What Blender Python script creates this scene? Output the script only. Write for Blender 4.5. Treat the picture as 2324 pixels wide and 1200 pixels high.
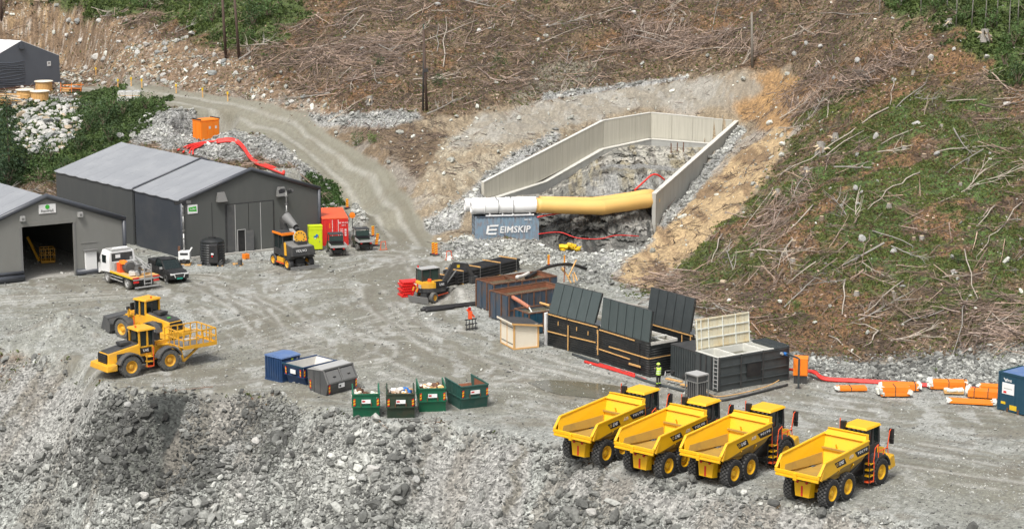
import bpy, math, random
import numpy as np
from math import radians as R, sin, cos, pi, atan, atan2, hypot
from mathutils import Vector, Matrix, Euler
random.seed(7); RNG = np.random.default_rng(7)
for o in list(bpy.data.objects): bpy.data.objects.remove(o)
S = bpy.context.scene; COL = S.collection

# ---------------------------------------------------------------- camera, sky, sun, exposure
FPX = 4700.; PITCH = atan(930/FPX); CH = 36.
cam_d = bpy.data.cameras.new('camera'); cam = bpy.data.objects.new('camera', cam_d); COL.objects.link(cam)
cam.location = (0, 0, CH); cam.rotation_euler = (pi/2-PITCH, 0, 0)
cam_d.sensor_width = 36; cam_d.lens = FPX/2324*36; cam_d.clip_end = 3000; cam_d.clip_start = 1
S.camera = cam
SUN_EL, SUN_AZ = 58, 205      # degrees; azimuth = compass direction the light comes from
W = bpy.data.worlds.new('World'); S.world = W; W.use_nodes = True
wn = W.node_tree.nodes; wl = W.node_tree.links
sky = wn.new('ShaderNodeTexSky'); sky.sky_type = 'NISHITA'; sky.sun_disc = False
sky.sun_elevation = R(SUN_EL); sky.sun_rotation = R(SUN_AZ); sky.air_density = 1.0; sky.dust_density = 6; sky.ozone_density = 0.6
hsv = wn.new('ShaderNodeHueSaturation'); hsv.inputs['Saturation'].default_value = 0.35
wl.new(sky.outputs[0], hsv.inputs['Color']); wl.new(hsv.outputs[0], wn['Background'].inputs[0])
wn['Background'].inputs[1].default_value = 0.10
sd = bpy.data.lights.new('sun', 'SUN'); sun = bpy.data.objects.new('sun', sd); COL.objects.link(sun)
sd.energy = 1.5; sd.angle = R(11); sd.color = (1, .975, .93)
az, el = R(SUN_AZ), R(SUN_EL)
sv = Vector((sin(az)*cos(el), cos(az)*cos(el), sin(el)))
sun.rotation_euler = sv.to_track_quat('Z', 'Y').to_euler(); sun.location = (0, 0, 60)
S.view_settings.view_transform = 'Standard'; S.view_settings.look = 'None'
S.view_settings.exposure = 0.80; S.view_settings.gamma = 1; S.view_settings.use_curve_mapping = False
try: S.cycles.max_bounces = 5; S.cycles.use_denoising = True
except Exception: pass

# ---------------------------------------------------------------- measured photo point -> place in the world
cp_, sp_ = cos(PITCH), sin(PITCH)
def ray(x, y):
    u = (x-1162)/FPX; v = (y-600)/FPX
    return (u/(cp_-v*sp_), (sp_+v*cp_)/(cp_-v*sp_))        # sideways and downward per metre of Y
def G(x, y, z=0.):                                            # where the sight line meets height z
    a, b = ray(x, y); Y = (CH-z)/b; return Vector((a*Y, Y, z))
def Q(x, y, Y):                                               # where it meets distance Y
    a, b = ray(x, y); return Vector((a*Y, Y, CH-b*Y))
def proj(X, Y, Z):
    dz = Z-CH; dep = Y*cp_-dz*sp_
    return 1162+FPX*X/dep, 600+FPX*(-Y*sp_-dz*cp_)/dep

# ---------------------------------------------------------------- materials
MATS = {}
def M(name, col, rough=.6, metal=0., dirt=.25, dcol=(.22,.2,.17), scale=1.5, bump=0., emit=None, alpha=1, trans=0., streak=0.):
    if name in MATS: return MATS[name]
    m = bpy.data.materials.new(name); m.use_nodes = True; n = m.node_tree.nodes; l = m.node_tree.links
    b = n['Principled BSDF']; b.inputs['Roughness'].default_value = rough; b.inputs['Metallic'].default_value = metal
    tc = n.new('ShaderNodeTexCoord')
    nz = n.new('ShaderNodeTexNoise'); nz.inputs['Scale'].default_value = scale; nz.inputs['Detail'].default_value = 7; nz.inputs['Roughness'].default_value = .65
    mp = n.new('ShaderNodeMapping'); mp.inputs['Scale'].default_value = (1, 1, .35 if streak else 1)
    l.new(tc.outputs['Object'], mp.inputs[0]); l.new(mp.outputs[0], nz.inputs['Vector'])
    cr = n.new('ShaderNodeValToRGB'); cr.color_ramp.elements[0].position = .45; cr.color_ramp.elements[1].position = .8
    l.new(nz.outputs[0], cr.inputs[0])
    mx = n.new('ShaderNodeMix'); mx.data_type = 'RGBA'
    mu = n.new('ShaderNodeMath'); mu.operation = 'MULTIPLY'; mu.inputs[1].default_value = dirt
    l.new(cr.outputs[0], mu.inputs[0]); l.new(mu.outputs[0], mx.inputs[0])
    mx.inputs[6].default_value = (*col, 1); mx.inputs[7].default_value = (*dcol, 1)
    l.new(mx.outputs[2], b.inputs['Base Color'])
    if bump:
        bp = n.new('ShaderNodeBump'); bp.inputs['Distance'].default_value = bump
        n2 = n.new('ShaderNodeTexNoise'); n2.inputs['Scale'].default_value = scale*5; n2.inputs['Detail'].default_value = 5
        l.new(tc.outputs['Object'], n2.inputs['Vector']); l.new(n2.outputs[0], bp.inputs['Height']); l.new(bp.outputs[0], b.inputs['Normal'])
    if trans: b.inputs['Transmission Weight'].default_value = trans
    if emit: b.inputs['Emission Color'].default_value = (*emit, 1); b.inputs['Emission Strength'].default_value = 1
    MATS[name] = m; return m
M('yellow', (.80,.44,.008), .42, dirt=.22, dcol=(.42,.27,.06), scale=1.1)
M('loader_yellow', (.72,.365,.018), .5, dirt=.35)
M('worn_yellow', (.40,.25,.05), .6, dirt=.6, dcol=(.20,.13,.06), scale=1.4)
M('tyre', (.016,.016,.017), .85, dirt=.25, dcol=(.12,.115,.105), scale=4)
M('dusty_tyre', (.09,.088,.08), .9, dirt=.7, dcol=(.24,.23,.21), scale=4)
M('lug', (.10,.10,.098), .9, dirt=.5, dcol=(.3,.29,.27), scale=9)
M('black', (.012,.012,.013), .55, dirt=.15)
M('charcoal', (.035,.036,.037), .6, dirt=.25)
M('dark_grey', (.075,.077,.078), .55, dirt=.3)
M('mid_grey', (.17,.17,.165), .6, dirt=.3)
M('light_grey', (.38,.38,.37), .55, dirt=.3)
M('steel', (.33,.33,.32), .4, .6, dirt=.3)
M('white', (.78,.78,.77), .45, dirt=.15, dcol=(.4,.38,.34))
M('off_white', (.62,.60,.55), .6, dirt=.3)
M('glass', (.012,.02,.02), .08, dirt=.05)
M('glass_green', (.03,.055,.05), .1, dirt=.05)
M('red', (.62,.022,.018), .5, dirt=.12)
M('cable_red', (.70,.03,.02), .45, dirt=.1)
M('orange_red', (.78,.10,.025), .5, dirt=.1)
M('orange', (.85,.22,.012), .5, dirt=.1)
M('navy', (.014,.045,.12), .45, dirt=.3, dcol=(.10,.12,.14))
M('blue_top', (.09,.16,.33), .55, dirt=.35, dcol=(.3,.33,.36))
M('petrol', (.012,.055,.09), .4, dirt=.3, dcol=(.05,.09,.11))
M('green', (.006,.115,.055), .45, dirt=.2, dcol=(.06,.09,.06))
M('faded_green', (.022,.085,.068), .6, dirt=.45, dcol=(.10,.13,.11))
M('dirty_green', (.022,.045,.026), .7, dirt=.5, dcol=(.10,.07,.04))
M('rust', (.15,.07,.038), .85, dirt=.9, dcol=(.05,.03,.022), scale=2.2)
M('rust_light', (.27,.10,.05), .85, dirt=.95, dcol=(.08,.05,.035), scale=1.6)
M('rusty_blue', (.045,.07,.10), .8, dirt=.95, dcol=(.13,.08,.05), scale=2.2, streak=1)
M('cont_blue', (.20,.29,.37), .65, dirt=1., dcol=(.24,.14,.09), scale=4.0, streak=1)
M('lime', (.60,.72,.012), .4, dirt=.08)
M('timber', (.62,.36,.13), .75, dirt=.35, dcol=(.42,.25,.11))
M('pale_timber', (.76,.69,.56), .75, dirt=.2, dcol=(.6,.45,.28), scale=2)
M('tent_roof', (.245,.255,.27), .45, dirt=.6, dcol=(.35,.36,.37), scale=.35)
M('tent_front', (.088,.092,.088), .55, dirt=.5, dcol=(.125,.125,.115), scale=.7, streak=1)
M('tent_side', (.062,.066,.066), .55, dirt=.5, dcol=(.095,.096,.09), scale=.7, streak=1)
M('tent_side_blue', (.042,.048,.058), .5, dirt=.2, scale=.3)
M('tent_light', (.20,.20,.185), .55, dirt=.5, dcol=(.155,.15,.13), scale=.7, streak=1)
M('tent_trim', (.06,.066,.078), .4, dirt=.1)
M('blue_grey', (.115,.13,.155), .5, dirt=.2, scale=.4, dcol=(.17,.19,.22))
M('slab', (.36,.35,.32), .85, dirt=.4)
M('water_dirty', (.12,.115,.08), .08, dirt=.2)
M('cover_black', (.016,.018,.019), .38, dirt=.12)
M('lid_green', (.062,.08,.08), .5, dirt=.3, dcol=(.11,.13,.13), scale=2, streak=1)
M('gelcoat', (.60,.56,.42), .55, dirt=.6, dcol=(.55,.36,.10), scale=1.6, streak=1)
M('inner_white', (.62,.62,.57), .5, dirt=.3)
M('tank_dark', (.048,.056,.058), .4, dirt=.3, dcol=(.12,.13,.13))
M('duct', (.74,.46,.14), .55, dirt=.12, scale=.5)
M('plastic_white', (.75,.75,.74), .35, dirt=.15)
M('tarp_yellow', (.72,.47,.01), .5, dirt=.2)
M('pole_wood', (.085,.055,.042), .85, dirt=.5, dcol=(.05,.04,.03))
M('grey_wood', (.2,.18,.15), .85, dirt=.4)
M('skin', (.48,.30,.22), .6, dirt=0)
M('hivis', (.50,.78,.10), .6, dirt=.05)
M('terracotta', (.45,.17,.10), .6, dirt=.2)
M('sticker_blue', (.02,.16,.5), .5, dirt=.1)
M('teal', (.02,.30,.22), .5, dirt=0)
M('lamp_red', (.5,.01,.01), .3, dirt=0)
M('sign_green', (.05,.42,.04), .5, dirt=0)
M('foam', (.70,.72,.66), .7, dirt=.4, dcol=(.5,.45,.3))

# ---------------------------------------------------------------- mesh building
class MB:
    def __init__(s): s.v = []; s.f = []; s.m = []; s.ms = []
    def mi(s, m):
        if m not in s.ms: s.ms.append(m)
        return s.ms.index(m)
    def add(s, vs, fs, m):
        k = len(s.v); s.v += [tuple(v) for v in vs]; i = s.mi(m)
        for f in fs: s.f.append(tuple(k+a for a in f)); s.m.append(i)
        return s
    def hexa(s, b, t, m): return s.add(list(b)+list(t), [(3,2,1,0),(4,5,6,7),(0,1,5,4),(1,2,6,5),(2,3,7,6),(3,0,4,7)], m)
    def box(s, x0, x1, y0, y1, z0, z1, m):
        return s.hexa([(x0,y0,z0),(x1,y0,z0),(x1,y1,z0),(x0,y1,z0)], [(x0,y0,z1),(x1,y0,z1),(x1,y1,z1),(x0,y1,z1)], m)
    def rbox(s, c, sz, m, rot=(0,0,0)):
        q = Euler(rot).to_matrix(); c = Vector(c); x, y, z = [a/2 for a in sz]
        P = [c+q@Vector(p) for p in ((-x,-y,-z),(x,-y,-z),(x,y,-z),(-x,y,-z),(-x,-y,z),(x,-y,z),(x,y,z),(-x,y,z))]
        return s.hexa(P[:4], P[4:], m)
    def prism(s, pts, a0, a1, ax, m):       # outline in the plane across axis ax, extruded from a0 to a1
        def w(p, a): return (a,p[0],p[1]) if ax == 'x' else (p[0],a,p[1]) if ax == 'y' else (p[0],p[1],a)
        n = len(pts); vs = [w(p,a0) for p in pts]+[w(p,a1) for p in pts]
        fs = [tuple(range(n)), tuple(range(2*n-1,n-1,-1))]+[(i,i+n,(i+1)%n+n,(i+1)%n) for i in range(n)]
        return s.add(vs, fs, m)
    def bar(s, p, q, w, h, m):
        p, q = Vector(p), Vector(q); d = (q-p).normalized()
        up = Vector((0,0,1)) if abs(d.z) < .95 else Vector((1,0,0))
        a = d.cross(up).normalized()*w/2; b = a.cross(d).normalized()*h/2
        return s.hexa([p-a-b,p+a-b,p+a+b,p-a+b], [q-a-b,q+a-b,q+a+b,q-a+b], m)
    def cyl(s, p, q, r, m, n=12, r1=None, cap=True):
        p, q = Vector(p), Vector(q); r1 = r if r1 is None else r1; d = (q-p).normalized()
        up = Vector((0,0,1)) if abs(d.z) < .95 else Vector((1,0,0))
        a = d.cross(up).normalized(); b = d.cross(a).normalized()
        vs = [p+(a*cos(t)+b*sin(t))*r for t in [2*pi*i/n for i in range(n)]]+[q+(a*cos(t)+b*sin(t))*r1 for t in [2*pi*i/n for i in range(n)]]
        fs = [(i,i+n,(i+1)%n+n,(i+1)%n) for i in range(n)]
        if cap: fs += [tuple(range(n)), tuple(range(2*n-1,n-1,-1))]
        return s.add(vs, fs, m)
    def lathe(s, o, d, prof, m, n=16):      # prof: (along d, radius)
        o = Vector(o); d = Vector(d).normalized(); up = Vector((0,0,1)) if abs(d.z) < .95 else Vector((1,0,0))
        a = d.cross(up).normalized(); b = d.cross(a).normalized(); vs = []
        for h, r in prof: vs += [o+d*h+(a*cos(t)+b*sin(t))*r for t in [2*pi*i/n for i in range(n)]]
        fs = []
        for k in range(len(prof)-1): fs += [(k*n+i,(k+1)*n+i,(k+1)*n+(i+1)%n,k*n+(i+1)%n) for i in range(n)]
        return s.add(vs, fs, m)
    def tube(s, pts, r, m, n=6):
        pts = [Vector(p) for p in pts]; vs = []; a = None
        for i, p in enumerate(pts):
            d = (pts[min(i+1,len(pts)-1)]-pts[max(i-1,0)]).normalized()
            if a is None: a = d.cross(Vector((0,0,1)) if abs(d.z) < .9 else Vector((1,0,0))).normalized()
            a = (a-d*a.dot(d)).normalized(); b = d.cross(a); rr = r[i] if isinstance(r, (list,tuple)) else r
            vs += [p+(a*cos(t)+b*sin(t))*rr for t in [2*pi*k/n for k in range(n)]]
        fs = []
        for k in range(len(pts)-1): fs += [(k*n+i,k*n+(i+1)%n,(k+1)*n+(i+1)%n,(k+1)*n+i) for i in range(n)]
        fs += [tuple(range(n-1,-1,-1)), tuple((len(pts)-1)*n+i for i in range(n))]
        return s.add(vs, fs, m)
    def quad(s, a, b, c, d, m): return s.add([a,b,c,d], [(0,1,2,3)], m)
    def mesh(s, name, smooth=False):
        me = bpy.data.meshes.new(name); me.from_pydata(s.v, [], s.f)
        for m in s.ms: me.materials.append(MATS[m])
        me.polygons.foreach_set('material_index', s.m)
        if smooth: me.polygons.foreach_set('use_smooth', [True]*len(s.f))
        me.update(); return me
    def build(s, name, parent=None, smooth=False, bevel=0, **kw):
        o = bpy.data.objects.new(name, s.mesh(name, smooth)); COL.objects.link(o)
        if parent is not None: o.parent = parent
        if bevel:
            b = o.modifiers.new('bevel', 'BEVEL'); b.width = bevel; b.segments = 2; b.limit_method = 'ANGLE'; b.angle_limit = R(40)
        for k, v in kw.items(): o[k] = v
        return o
def tag(o, label=None, cat=None, group=None, kind=None):
    if label: o['label'] = label
    if cat: o['category'] = cat
    if group: o['group'] = group
    if kind: o['kind'] = kind
    return o
def thing(name, label, cat, loc=(0,0,0), rz=0, group=None):
    o = bpy.data.objects.new(name, None); COL.objects.link(o); o.empty_display_size = .3
    o.location = loc; o.rotation_euler = (0, 0, rz); return tag(o, label, cat, group)
KIDS = {}
def copy_tree(o, parent=None):
    c = o.copy(); COL.objects.link(c)
    if parent is not None: c.parent = parent
    for ch in [x for x in list(o.children)]: copy_tree(ch, c)
    return c
def part(name, parent, m=None, **kw):
    return MB()
def setp(root, anchor, world, rz):          # stand the thing so that its local point `anchor` lies on `world`
    root.rotation_euler = (0, 0, rz); q = Matrix.Rotation(rz, 3, 'Z')@Vector(anchor)
    root.location = Vector(world)-q; return root
def text(name, s, parent, loc, rot, size, m, ext=.004, sx=1, align='CENTER', shear=0):
    c = bpy.data.curves.new(name, 'FONT'); c.body = s; c.size = size; c.extrude = ext; c.align_x = align; c.align_y = 'CENTER'
    c.resolution_u = 2; c.shear = shear; c.offset = .004*size/.3
    t = bpy.data.objects.new(name, c); me = bpy.data.meshes.new_from_object(t); bpy.data.objects.remove(t); bpy.data.curves.remove(c)
    me.name = name; me.materials.clear(); me.materials.append(MATS[m])
    o = bpy.data.objects.new(name, me); COL.objects.link(o); o.parent = parent; o.location = loc; o.rotation_euler = rot; o.scale = (sx,1,1); return o
def yaw(a, b): return atan2(b[1]-a[1], b[0]-a[0])
# ---------------------------------------------------------------- noise (numpy)
def vnoise(x, y, seed=0):
    xi = np.floor(x).astype(np.int64); yi = np.floor(y).astype(np.int64); fx = x-xi; fy = y-yi
    fx = fx*fx*fx*(fx*(fx*6-15)+10); fy = fy*fy*fy*(fy*(fy*6-15)+10)
    def h(a, b):
        n = (a*374761393+b*668265263+seed*1442695041) & 0xffffffff
        n = ((n ^ (n >> 13))*1274126177) & 0xffffffff
        return ((n ^ (n >> 16)) & 0xffff)/65535.
    return (h(xi,yi)*(1-fx)+h(xi+1,yi)*fx)*(1-fy)+(h(xi,yi+1)*(1-fx)+h(xi+1,yi+1)*fx)*fy
def fbm(x, y, octv=4, seed=0, g=.5):
    a = 1.; t = 0.; s = 0.
    for i in range(octv):
        s = s+a*vnoise(x*2**i+17.3*i, y*2**i-9.1*i, seed+i); t += a; a *= g
    return s/t
def ss(a, b, x): t = np.clip((x-a)/(b-a), 0, 1); return t*t*(3-2*t)
def pdist(x, y, poly):                      # signed distance to a polygon, positive inside
    P = np.array(poly, float); d = np.full(x.shape, 1e9); ins = np.zeros(x.shape, bool)
    for i in range(len(P)):
        ax, ay = P[i]; bx, by = P[(i+1) % len(P)]; ex, ey = bx-ax, by-ay
        t = np.clip(((x-ax)*ex+(y-ay)*ey)/(ex*ex+ey*ey+1e-12), 0, 1)
        d = np.minimum(d, np.hypot(x-ax-t*ex, y-ay-t*ey))
        c = ((ay > y) != (by > y)); 
        with np.errstate(divide='ignore', invalid='ignore'): xx = ax+(y-ay)/(by-ay if by != ay else 1e-12)*ex
        ins ^= c & (x < xx)
    return np.where(ins, d, -d)
def ldist(x, y, line):                      # distance to a polyline and position along it
    P = np.array(line, float); d = np.full(x.shape, 1e9); s = np.zeros(x.shape); acc = 0.
    for i in range(len(P)-1):
        ax, ay = P[i][:2]; bx, by = P[i+1][:2]; ex, ey = bx-ax, by-ay; L = math.hypot(ex, ey)
        t = np.clip(((x-ax)*ex+(y-ay)*ey)/(L*L+1e-12), 0, 1); q = np.hypot(x-ax-t*ex, y-ay-t*ey)
        s = np.where(q < d, acc+t*L, s); d = np.minimum(d, q); acc += L
    return d, s

# ---------------------------------------------------------------- the lie of the land
YARD_PX = [(-300,780),(-300,520),(80,505),(330,475),(700,488),(800,505),(880,540),(955,565),(1010,585),(1080,580),(1200,560),(1260,556),(1300,572),(1330,600),(1390,640),(1450,665),(1520,690),(1600,725),(1700,770),(1790,820),(1870,855),(2000,862),(2324,880),(2800,900),(2800,1240),(2324,1215),(2100,1195),(1900,1152),(1750,1130),(1500,1088),(1350,1048),(1250,1008),(1100,980),(1010,958),(860,958),(760,938),(640,903),(560,893),(430,889),(300,884),(230,868),(150,808),(0,778)]
YARD = [tuple(G(*p)[:2]) for p in YARD_PX]
CT = []
def cq(*a):
    for px, py, Y in a: CT.append(tuple(Q(px, py, Y)))
def cz(z, *a):
    for px, py in a: CT.append(tuple(G(px, py, z)))
cz(0, *YARD_PX)
cz(0, (100,650),(300,620),(500,600),(700,580),(860,575),(300,720),(600,680),(900,650),(700,780),(1000,740),(1250,850),(1500,900),(1900,950),(2300,1000),(1500,1000),(1900,1080),(2200,1100),(1150,900),(450,830),(1150,600),(1250,620),(1300,700))
for px, ye in [(-300,765),(-100,768),(0,778),(130,800),(215,865),(300,884),(430,889),(560,893),(640,903),(760,938),(860,958),(1010,958),(1100,980),(1250,1008),(1350,1048),(1500,1088),(1750,1130),(1900,1152),(2100,1195),(2324,1215),(2700,1240)]:
    Ye = G(px, ye).y; s = .62 if px < 1100 else .5
    for y in (ye+60, 1100, 1200, 1330, 1500):
        if y < ye+40: continue
        b = ray(px, y)[1]; Y = (36+s*Ye)/(b+s)
        if Y > 95: CT.append(tuple(Q(px, y, Y)))
# road, left plateau and mounds
cq((880,520,201),(885,480,203),(840,440,210),(780,385,216),(735,345,220),(690,310,225),(640,285,229),(560,258,234),(470,240,239),(380,225,243),(300,212,248),(200,202,256),(100,200,262),(0,215,258),(-200,215,258))
cq((160,225,253),(60,235,250),(180,260,244),(100,280,241),(180,330,232),(80,340,230),(0,380,222),(-200,380,222),(120,400,220),(240,300,236),(330,250,238),(300,300,230))
cq((350,285,231),(430,270,233),(465,320,228),(520,300,230),(420,345,222),(350,330,225),(560,340,222),(600,320,224),(620,380,211),(680,400,208),(700,440,204),(740,470,202),(570,290,231),(640,340,220),(800,470,203),(850,500,202))
# hill above the road
cq((300,190,252),(200,170,262),(80,170,270),(0,120,282),(150,100,277),(350,130,262),(500,200,244),(450,150,254),(300,60,277),(500,60,268),(0,0,297),(200,0,292),(400,0,286),(600,0,277),(700,200,236),(620,240,234),(700,120,250),(800,230,229),(800,100,249),(-300,150,285),(-300,0,300))
cq((700,280,227),(800,269,225),(880,264,223),(960,262,221),(960,230,226),(1050,245,222),(950,120,243),(950,0,268),(1200,0,262),(1150,100,246),(1100,190,233),(1200,238,226),(1300,212,230),(1420,193,230),(1560,178,229),(1680,166,226),(1300,130,243),(1500,100,243),(1690,140,229),(1450,0,258),(1700,0,244))
# below the bench, left and right of the portal
cq((700,320,223),(780,330,220),(760,370,217),(850,330,217),(850,400,211),(900,460,205),(950,350,213),(930,410,208),(1000,400,207),(1000,330,215),(960,470,202.5),(960,520,198),(1040,470,201),(1060,430,205),(1100,405,208),(1100,350,214),(1230,335,215.5),(1360,270,222.5),(1240,280,221),(1478,250,226),(1400,225,228),(1600,220,226),(1670,265,223),(1690,290,220.5),(1050,520,196))
cq((1615,378,211),(1550,450,203.5),(1500,512,196.5),(1440,555,190),(1380,575,186),(1340,590,184))
# right-hand hill
cq((1430,600,181),(1500,560,186),(1560,500,191),(1650,420,199),(1750,320,208),(1780,290,210),(1500,640,175),(1560,600,179),(1650,520,184),(1750,450,189),(1800,400,192),(1850,300,200),(1850,150,217),(1800,60,231),(1900,0,231))
cq((1620,690,166),(1700,600,171),(1750,700,162),(1800,780,153),(1850,600,169),(1850,500,177),(1950,400,184),(1950,700,160),(1950,800,151.5),(2000,850,146),(2000,200,202),(2000,100,212),(2100,0,218))
cq((2100,830,147),(2100,700,158),(2100,500,173),(2100,300,190),(2324,850,144.5),(2324,700,156),(2324,500,171),(2324,300,186),(2324,120,200),(2324,0,208),(2700,850,142),(2700,500,168),(2700,200,190),(2700,0,203))
CT = np.array(CT)
_k = []; 
for i, c in enumerate(CT):
    if all(np.hypot(*(CT[j][:2]-c[:2])) > .35 for j in _k): _k.append(i)
CT = CT[_k]
_n = len(CT); _A = np.zeros((_n+3,_n+3)); _d = np.hypot(CT[:,None,0]-CT[None,:,0], CT[:,None,1]-CT[None,:,1])
_A[:_n,:_n] = -_d-np.eye(_n)*.25; _A[:_n,_n:] = np.c_[np.ones(_n), CT[:,:2]]; _A[_n:,:_n] = _A[:_n,_n:].T
_w = np.linalg.solve(_A, np.r_[CT[:,2], 0, 0, 0])
PIT = [tuple(Q(*p)[:2]) for p in [(1098,455,206),(1370,338,221),(1478,315,225),(1665,330,222),(1480,500,197),(1478,560,190),(1400,574,186.5),(1310,578,186.5),(1240,556,190.5),(1215,500,196.5)]]
RXY = [tuple(Q(*p)[:2]) for p in [(200,202,256),(300,212,248),(380,225,243),(470,240,239),(560,258,234),(640,285,229),(690,310,225),(735,345,220),(780,385,216),(840,440,210),(885,480,203),(900,520,199),(930,560,190)]]
BUMPS = [(155,752,1.0,2.0),(120,757,.7,2.4),(205,760,.5,1.8),(1140,560,.35,3.2),(1060,680,.7,1.4),(1035,672,.55,1.2),(1330,575,.5,1.6),(870,940,.0,2),(660,885,.35,1.6),(400,300,.6,2.5)]
FLAT = []     # levelled pads: x, y, radius, height
for px, py, z, r in [(50,205,6.7,9),(137,215,6.6,6),(465,318,4.3,2.6)]:
    c = G(px, py, z); FLAT.append((c.x, c.y, r, z))
for i in range(4): c = G(60, 195, 6.7); FLAT.append((c.x-2-i*2, c.y+4+i*4, 9, 6.7))
def height(X, Y, fine=True):
    X = np.asarray(X, float); Y = np.asarray(Y, float); sh = X.shape; X = X.ravel(); Y = Y.ravel(); out = np.empty_like(X)
    for a in range(0, len(X), 40000):
        x = X[a:a+40000]; y = Y[a:a+40000]
        z = -np.hypot(x[:,None]-CT[None,:,0], y[:,None]-CT[None,:,1])@_w[:_n]+_w[_n]+_w[_n+1]*x+_w[_n+2]*y
        d = pdist(x, y, YARD); m = ss(-.3, 1.2, d); out_m = 1-ss(-3, 0, d)
        z = z*(1-m)
        if fine:
            far = ss(160, 200, y)
            rdm = ss(2.6, 6.0, ldist(x, y, RXY)[0]); z = z+rdm*out_m*((fbm(x*.22,y*.22,4,3)-.5)*(1.1+1.3*far)+(fbm(x*1.1,y*1.1,4,9)-.5)*.55)
            z = z+m*(fbm(x*.5,y*.5,4,5)-.5)*.09
            fg = ss(0, -3, d)*ss(150, 138, y)        # the tip: ridges running down the slope
            z = z+fg*((fbm((x*.8-y*.35)*.55,(y*.5)*.18,3,21)-.5)*2.1+(fbm(x*1.3,y*.8,3,23)-.5)*.45)
        for px, py, h, r in BUMPS:
            c = G(px, py); z = z+h*np.exp(-((x-c.x)**2+(y-c.y)**2)/(r*r))
        for cx, cy, r, h in FLAT:
            w = ss(r*1.6, r, np.hypot(x-cx, y-cy)); z = z*(1-w)+h*w
        pd = pdist(x, y, PIT); k_ = ss(-.42,-.2,pd); z = z*(1-k_)-3.*k_
        out[a:a+40000] = z
    return out.reshape(sh)
def hz(x, y): return float(height(np.array([x]), np.array([y]))[0])
def GT(px, py, y0=100, y1=330):             # sight line meets the land
    a, b = ray(px, py); Y = np.arange(y0, y1, .4); zl = CH-b*Y; zt = height(a*Y, Y)
    i = int(np.argmax(zt > zl)); 
    if i == 0: i = len(Y)-1
    lo, hi = Y[i-1], Y[i]
    for _ in range(5):
        mid = (lo+hi)/2
        if hz(a*mid, mid) > CH-b*mid: hi = mid
        else: lo = mid
    return Vector((a*hi, hi, CH-b*hi))

# ---------------------------------------------------------------- terrain sheet
NU, NV = 860, 760
uu = np.linspace(-1, 1, NU); uu = np.sign(uu)*(np.abs(uu)*.30+np.maximum(np.abs(uu)-.94, 0)**1.5*90)
vv = np.linspace(0, 1, NV); Yv = 98+4*vv+ (vv**1.35)*205
Yv = np.r_[[20, 60, 85], Yv, [325, 360, 420, 520, 700]]
UU, YY = np.meshgrid(uu, Yv); XX = UU*np.maximum(YY, 60)
ZZ = height(XX, np.clip(YY, 90, 312)); farr = np.clip(YY-312, 0, 1e9); ZZ = ZZ+farr*.12
ZZ = np.where(YY < 90, height(XX, np.full_like(YY, 90.))-(90-YY)*.02, ZZ)
ny, nx = XX.shape
gy, gx = np.gradient(ZZ); 
idx = np.arange(ny*nx).reshape(ny, nx)
fc = np.stack([idx[:-1,:-1], idx[:-1,1:], idx[1:,1:], idx[1:,:-1]], -1).reshape(-1, 4)
PX, PY = proj(XX, YY, ZZ)

# zone weights, painted where the photograph shows each kind of ground
def C(r, g, b): return np.array([r, g, b])
def zone(poly, soft, jit=14, seed=1, sc=.35):
    j = (fbm(XX*sc, YY*sc, 5, seed, .6)-.5)*2
    return ss(-soft, soft, pdist(PX, PY, poly)+j*jit*2)
n1 = fbm(XX*.12, YY*.12, 5, 31, .6); n2 = fbm(XX*.6, YY*.6, 5, 33, .65); n3 = fbm(XX*2.6, YY*2.6, 4, 35, .7); n4 = RNG.random(XX.shape)
def lay(col, w, c, amp=0.3):
    c = np.asarray(c); v = c[None,None,:]*(1+amp*(n3[...,None]-.5)*2*.8+amp*(n4[...,None]-.5)*.8)
    return col*(1-w[...,None])+v*w[...,None]
col = np.ones(XX.shape+(3,))*C(.13,.085,.05)            # hill floor: brown litter
col = lay(col, np.ones(XX.shape), C(.115,.078,.045), .5)
col = lay(col, ss(.5,.66,n2)*.7, C(.19,.14,.09), .5)
col = lay(col, ss(.48,.60,n1)*.9, C(.15,.082,.036), .4)
col = lay(col, ss(.54,.64,fbm(XX*.35,YY*.35,5,37,.62))*.8, C(.055,.038,.025), .5)
# green ground cover
gr = fbm(XX*.25, YY*.35, 5, 41, .62)
Z = {}
Z['right_green'] = zone([(1440,590),(1540,470),(1690,400),(1780,300),(1900,250),(2050,225),(2324,250),(2500,270),(2500,740),(2324,750),(2150,670),(2050,700),(1900,640),(1760,610),(1640,640),(1500,650)], 60, 70, 42)*ss(.36,.52,gr)
Z['top_green'] = zone([(0,-40),(620,-40),(700,30),(640,90),(560,110),(480,90),(330,20),(230,30),(100,25)], 16, 30, 43)
Z['corner_green'] = zone([(1985,-60),(2040,25),(2150,55),(2220,115),(2290,180),(2324,200),(2600,210),(2600,-80)], 20, 30, 44)
Z['left_green'] = zone([(-400,230),(150,235),(230,205),(380,230),(330,290),(260,340),(150,400),(-400,450)], 10, 14, 45)
Z['slope_green'] = zone([(700,400),(760,430),(780,470),(710,480),(695,440)], 8, 10, 46)
for k, s in (('right_green',1),('top_green',.9),('corner_green',.95),('left_green',1),('slope_green',1)): col = lay(col, Z[k]*s, C(.055,.088,.02), .5)
col = lay(col, Z['right_green']*ss(.5,.7,n2)*.5, C(.085,.125,.03), .4)
# rocky brown soil, left above the road
Z['rocky'] = zone([(-400,20),(100,20),(330,70),(480,110),(560,125),(640,190),(760,260),(700,275),(560,230),(380,205),(140,190),(-400,200)], 14, 22, 51)
col = lay(col, Z['rocky'], C(.17,.115,.07), .6); col = lay(col, Z['rocky']*ss(.55,.68,n2), C(.26,.18,.10), .4); col = lay(col, Z['rocky']*ss(.6,.75,n3)*.7, C(.34,.31,.27), .5)
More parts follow.
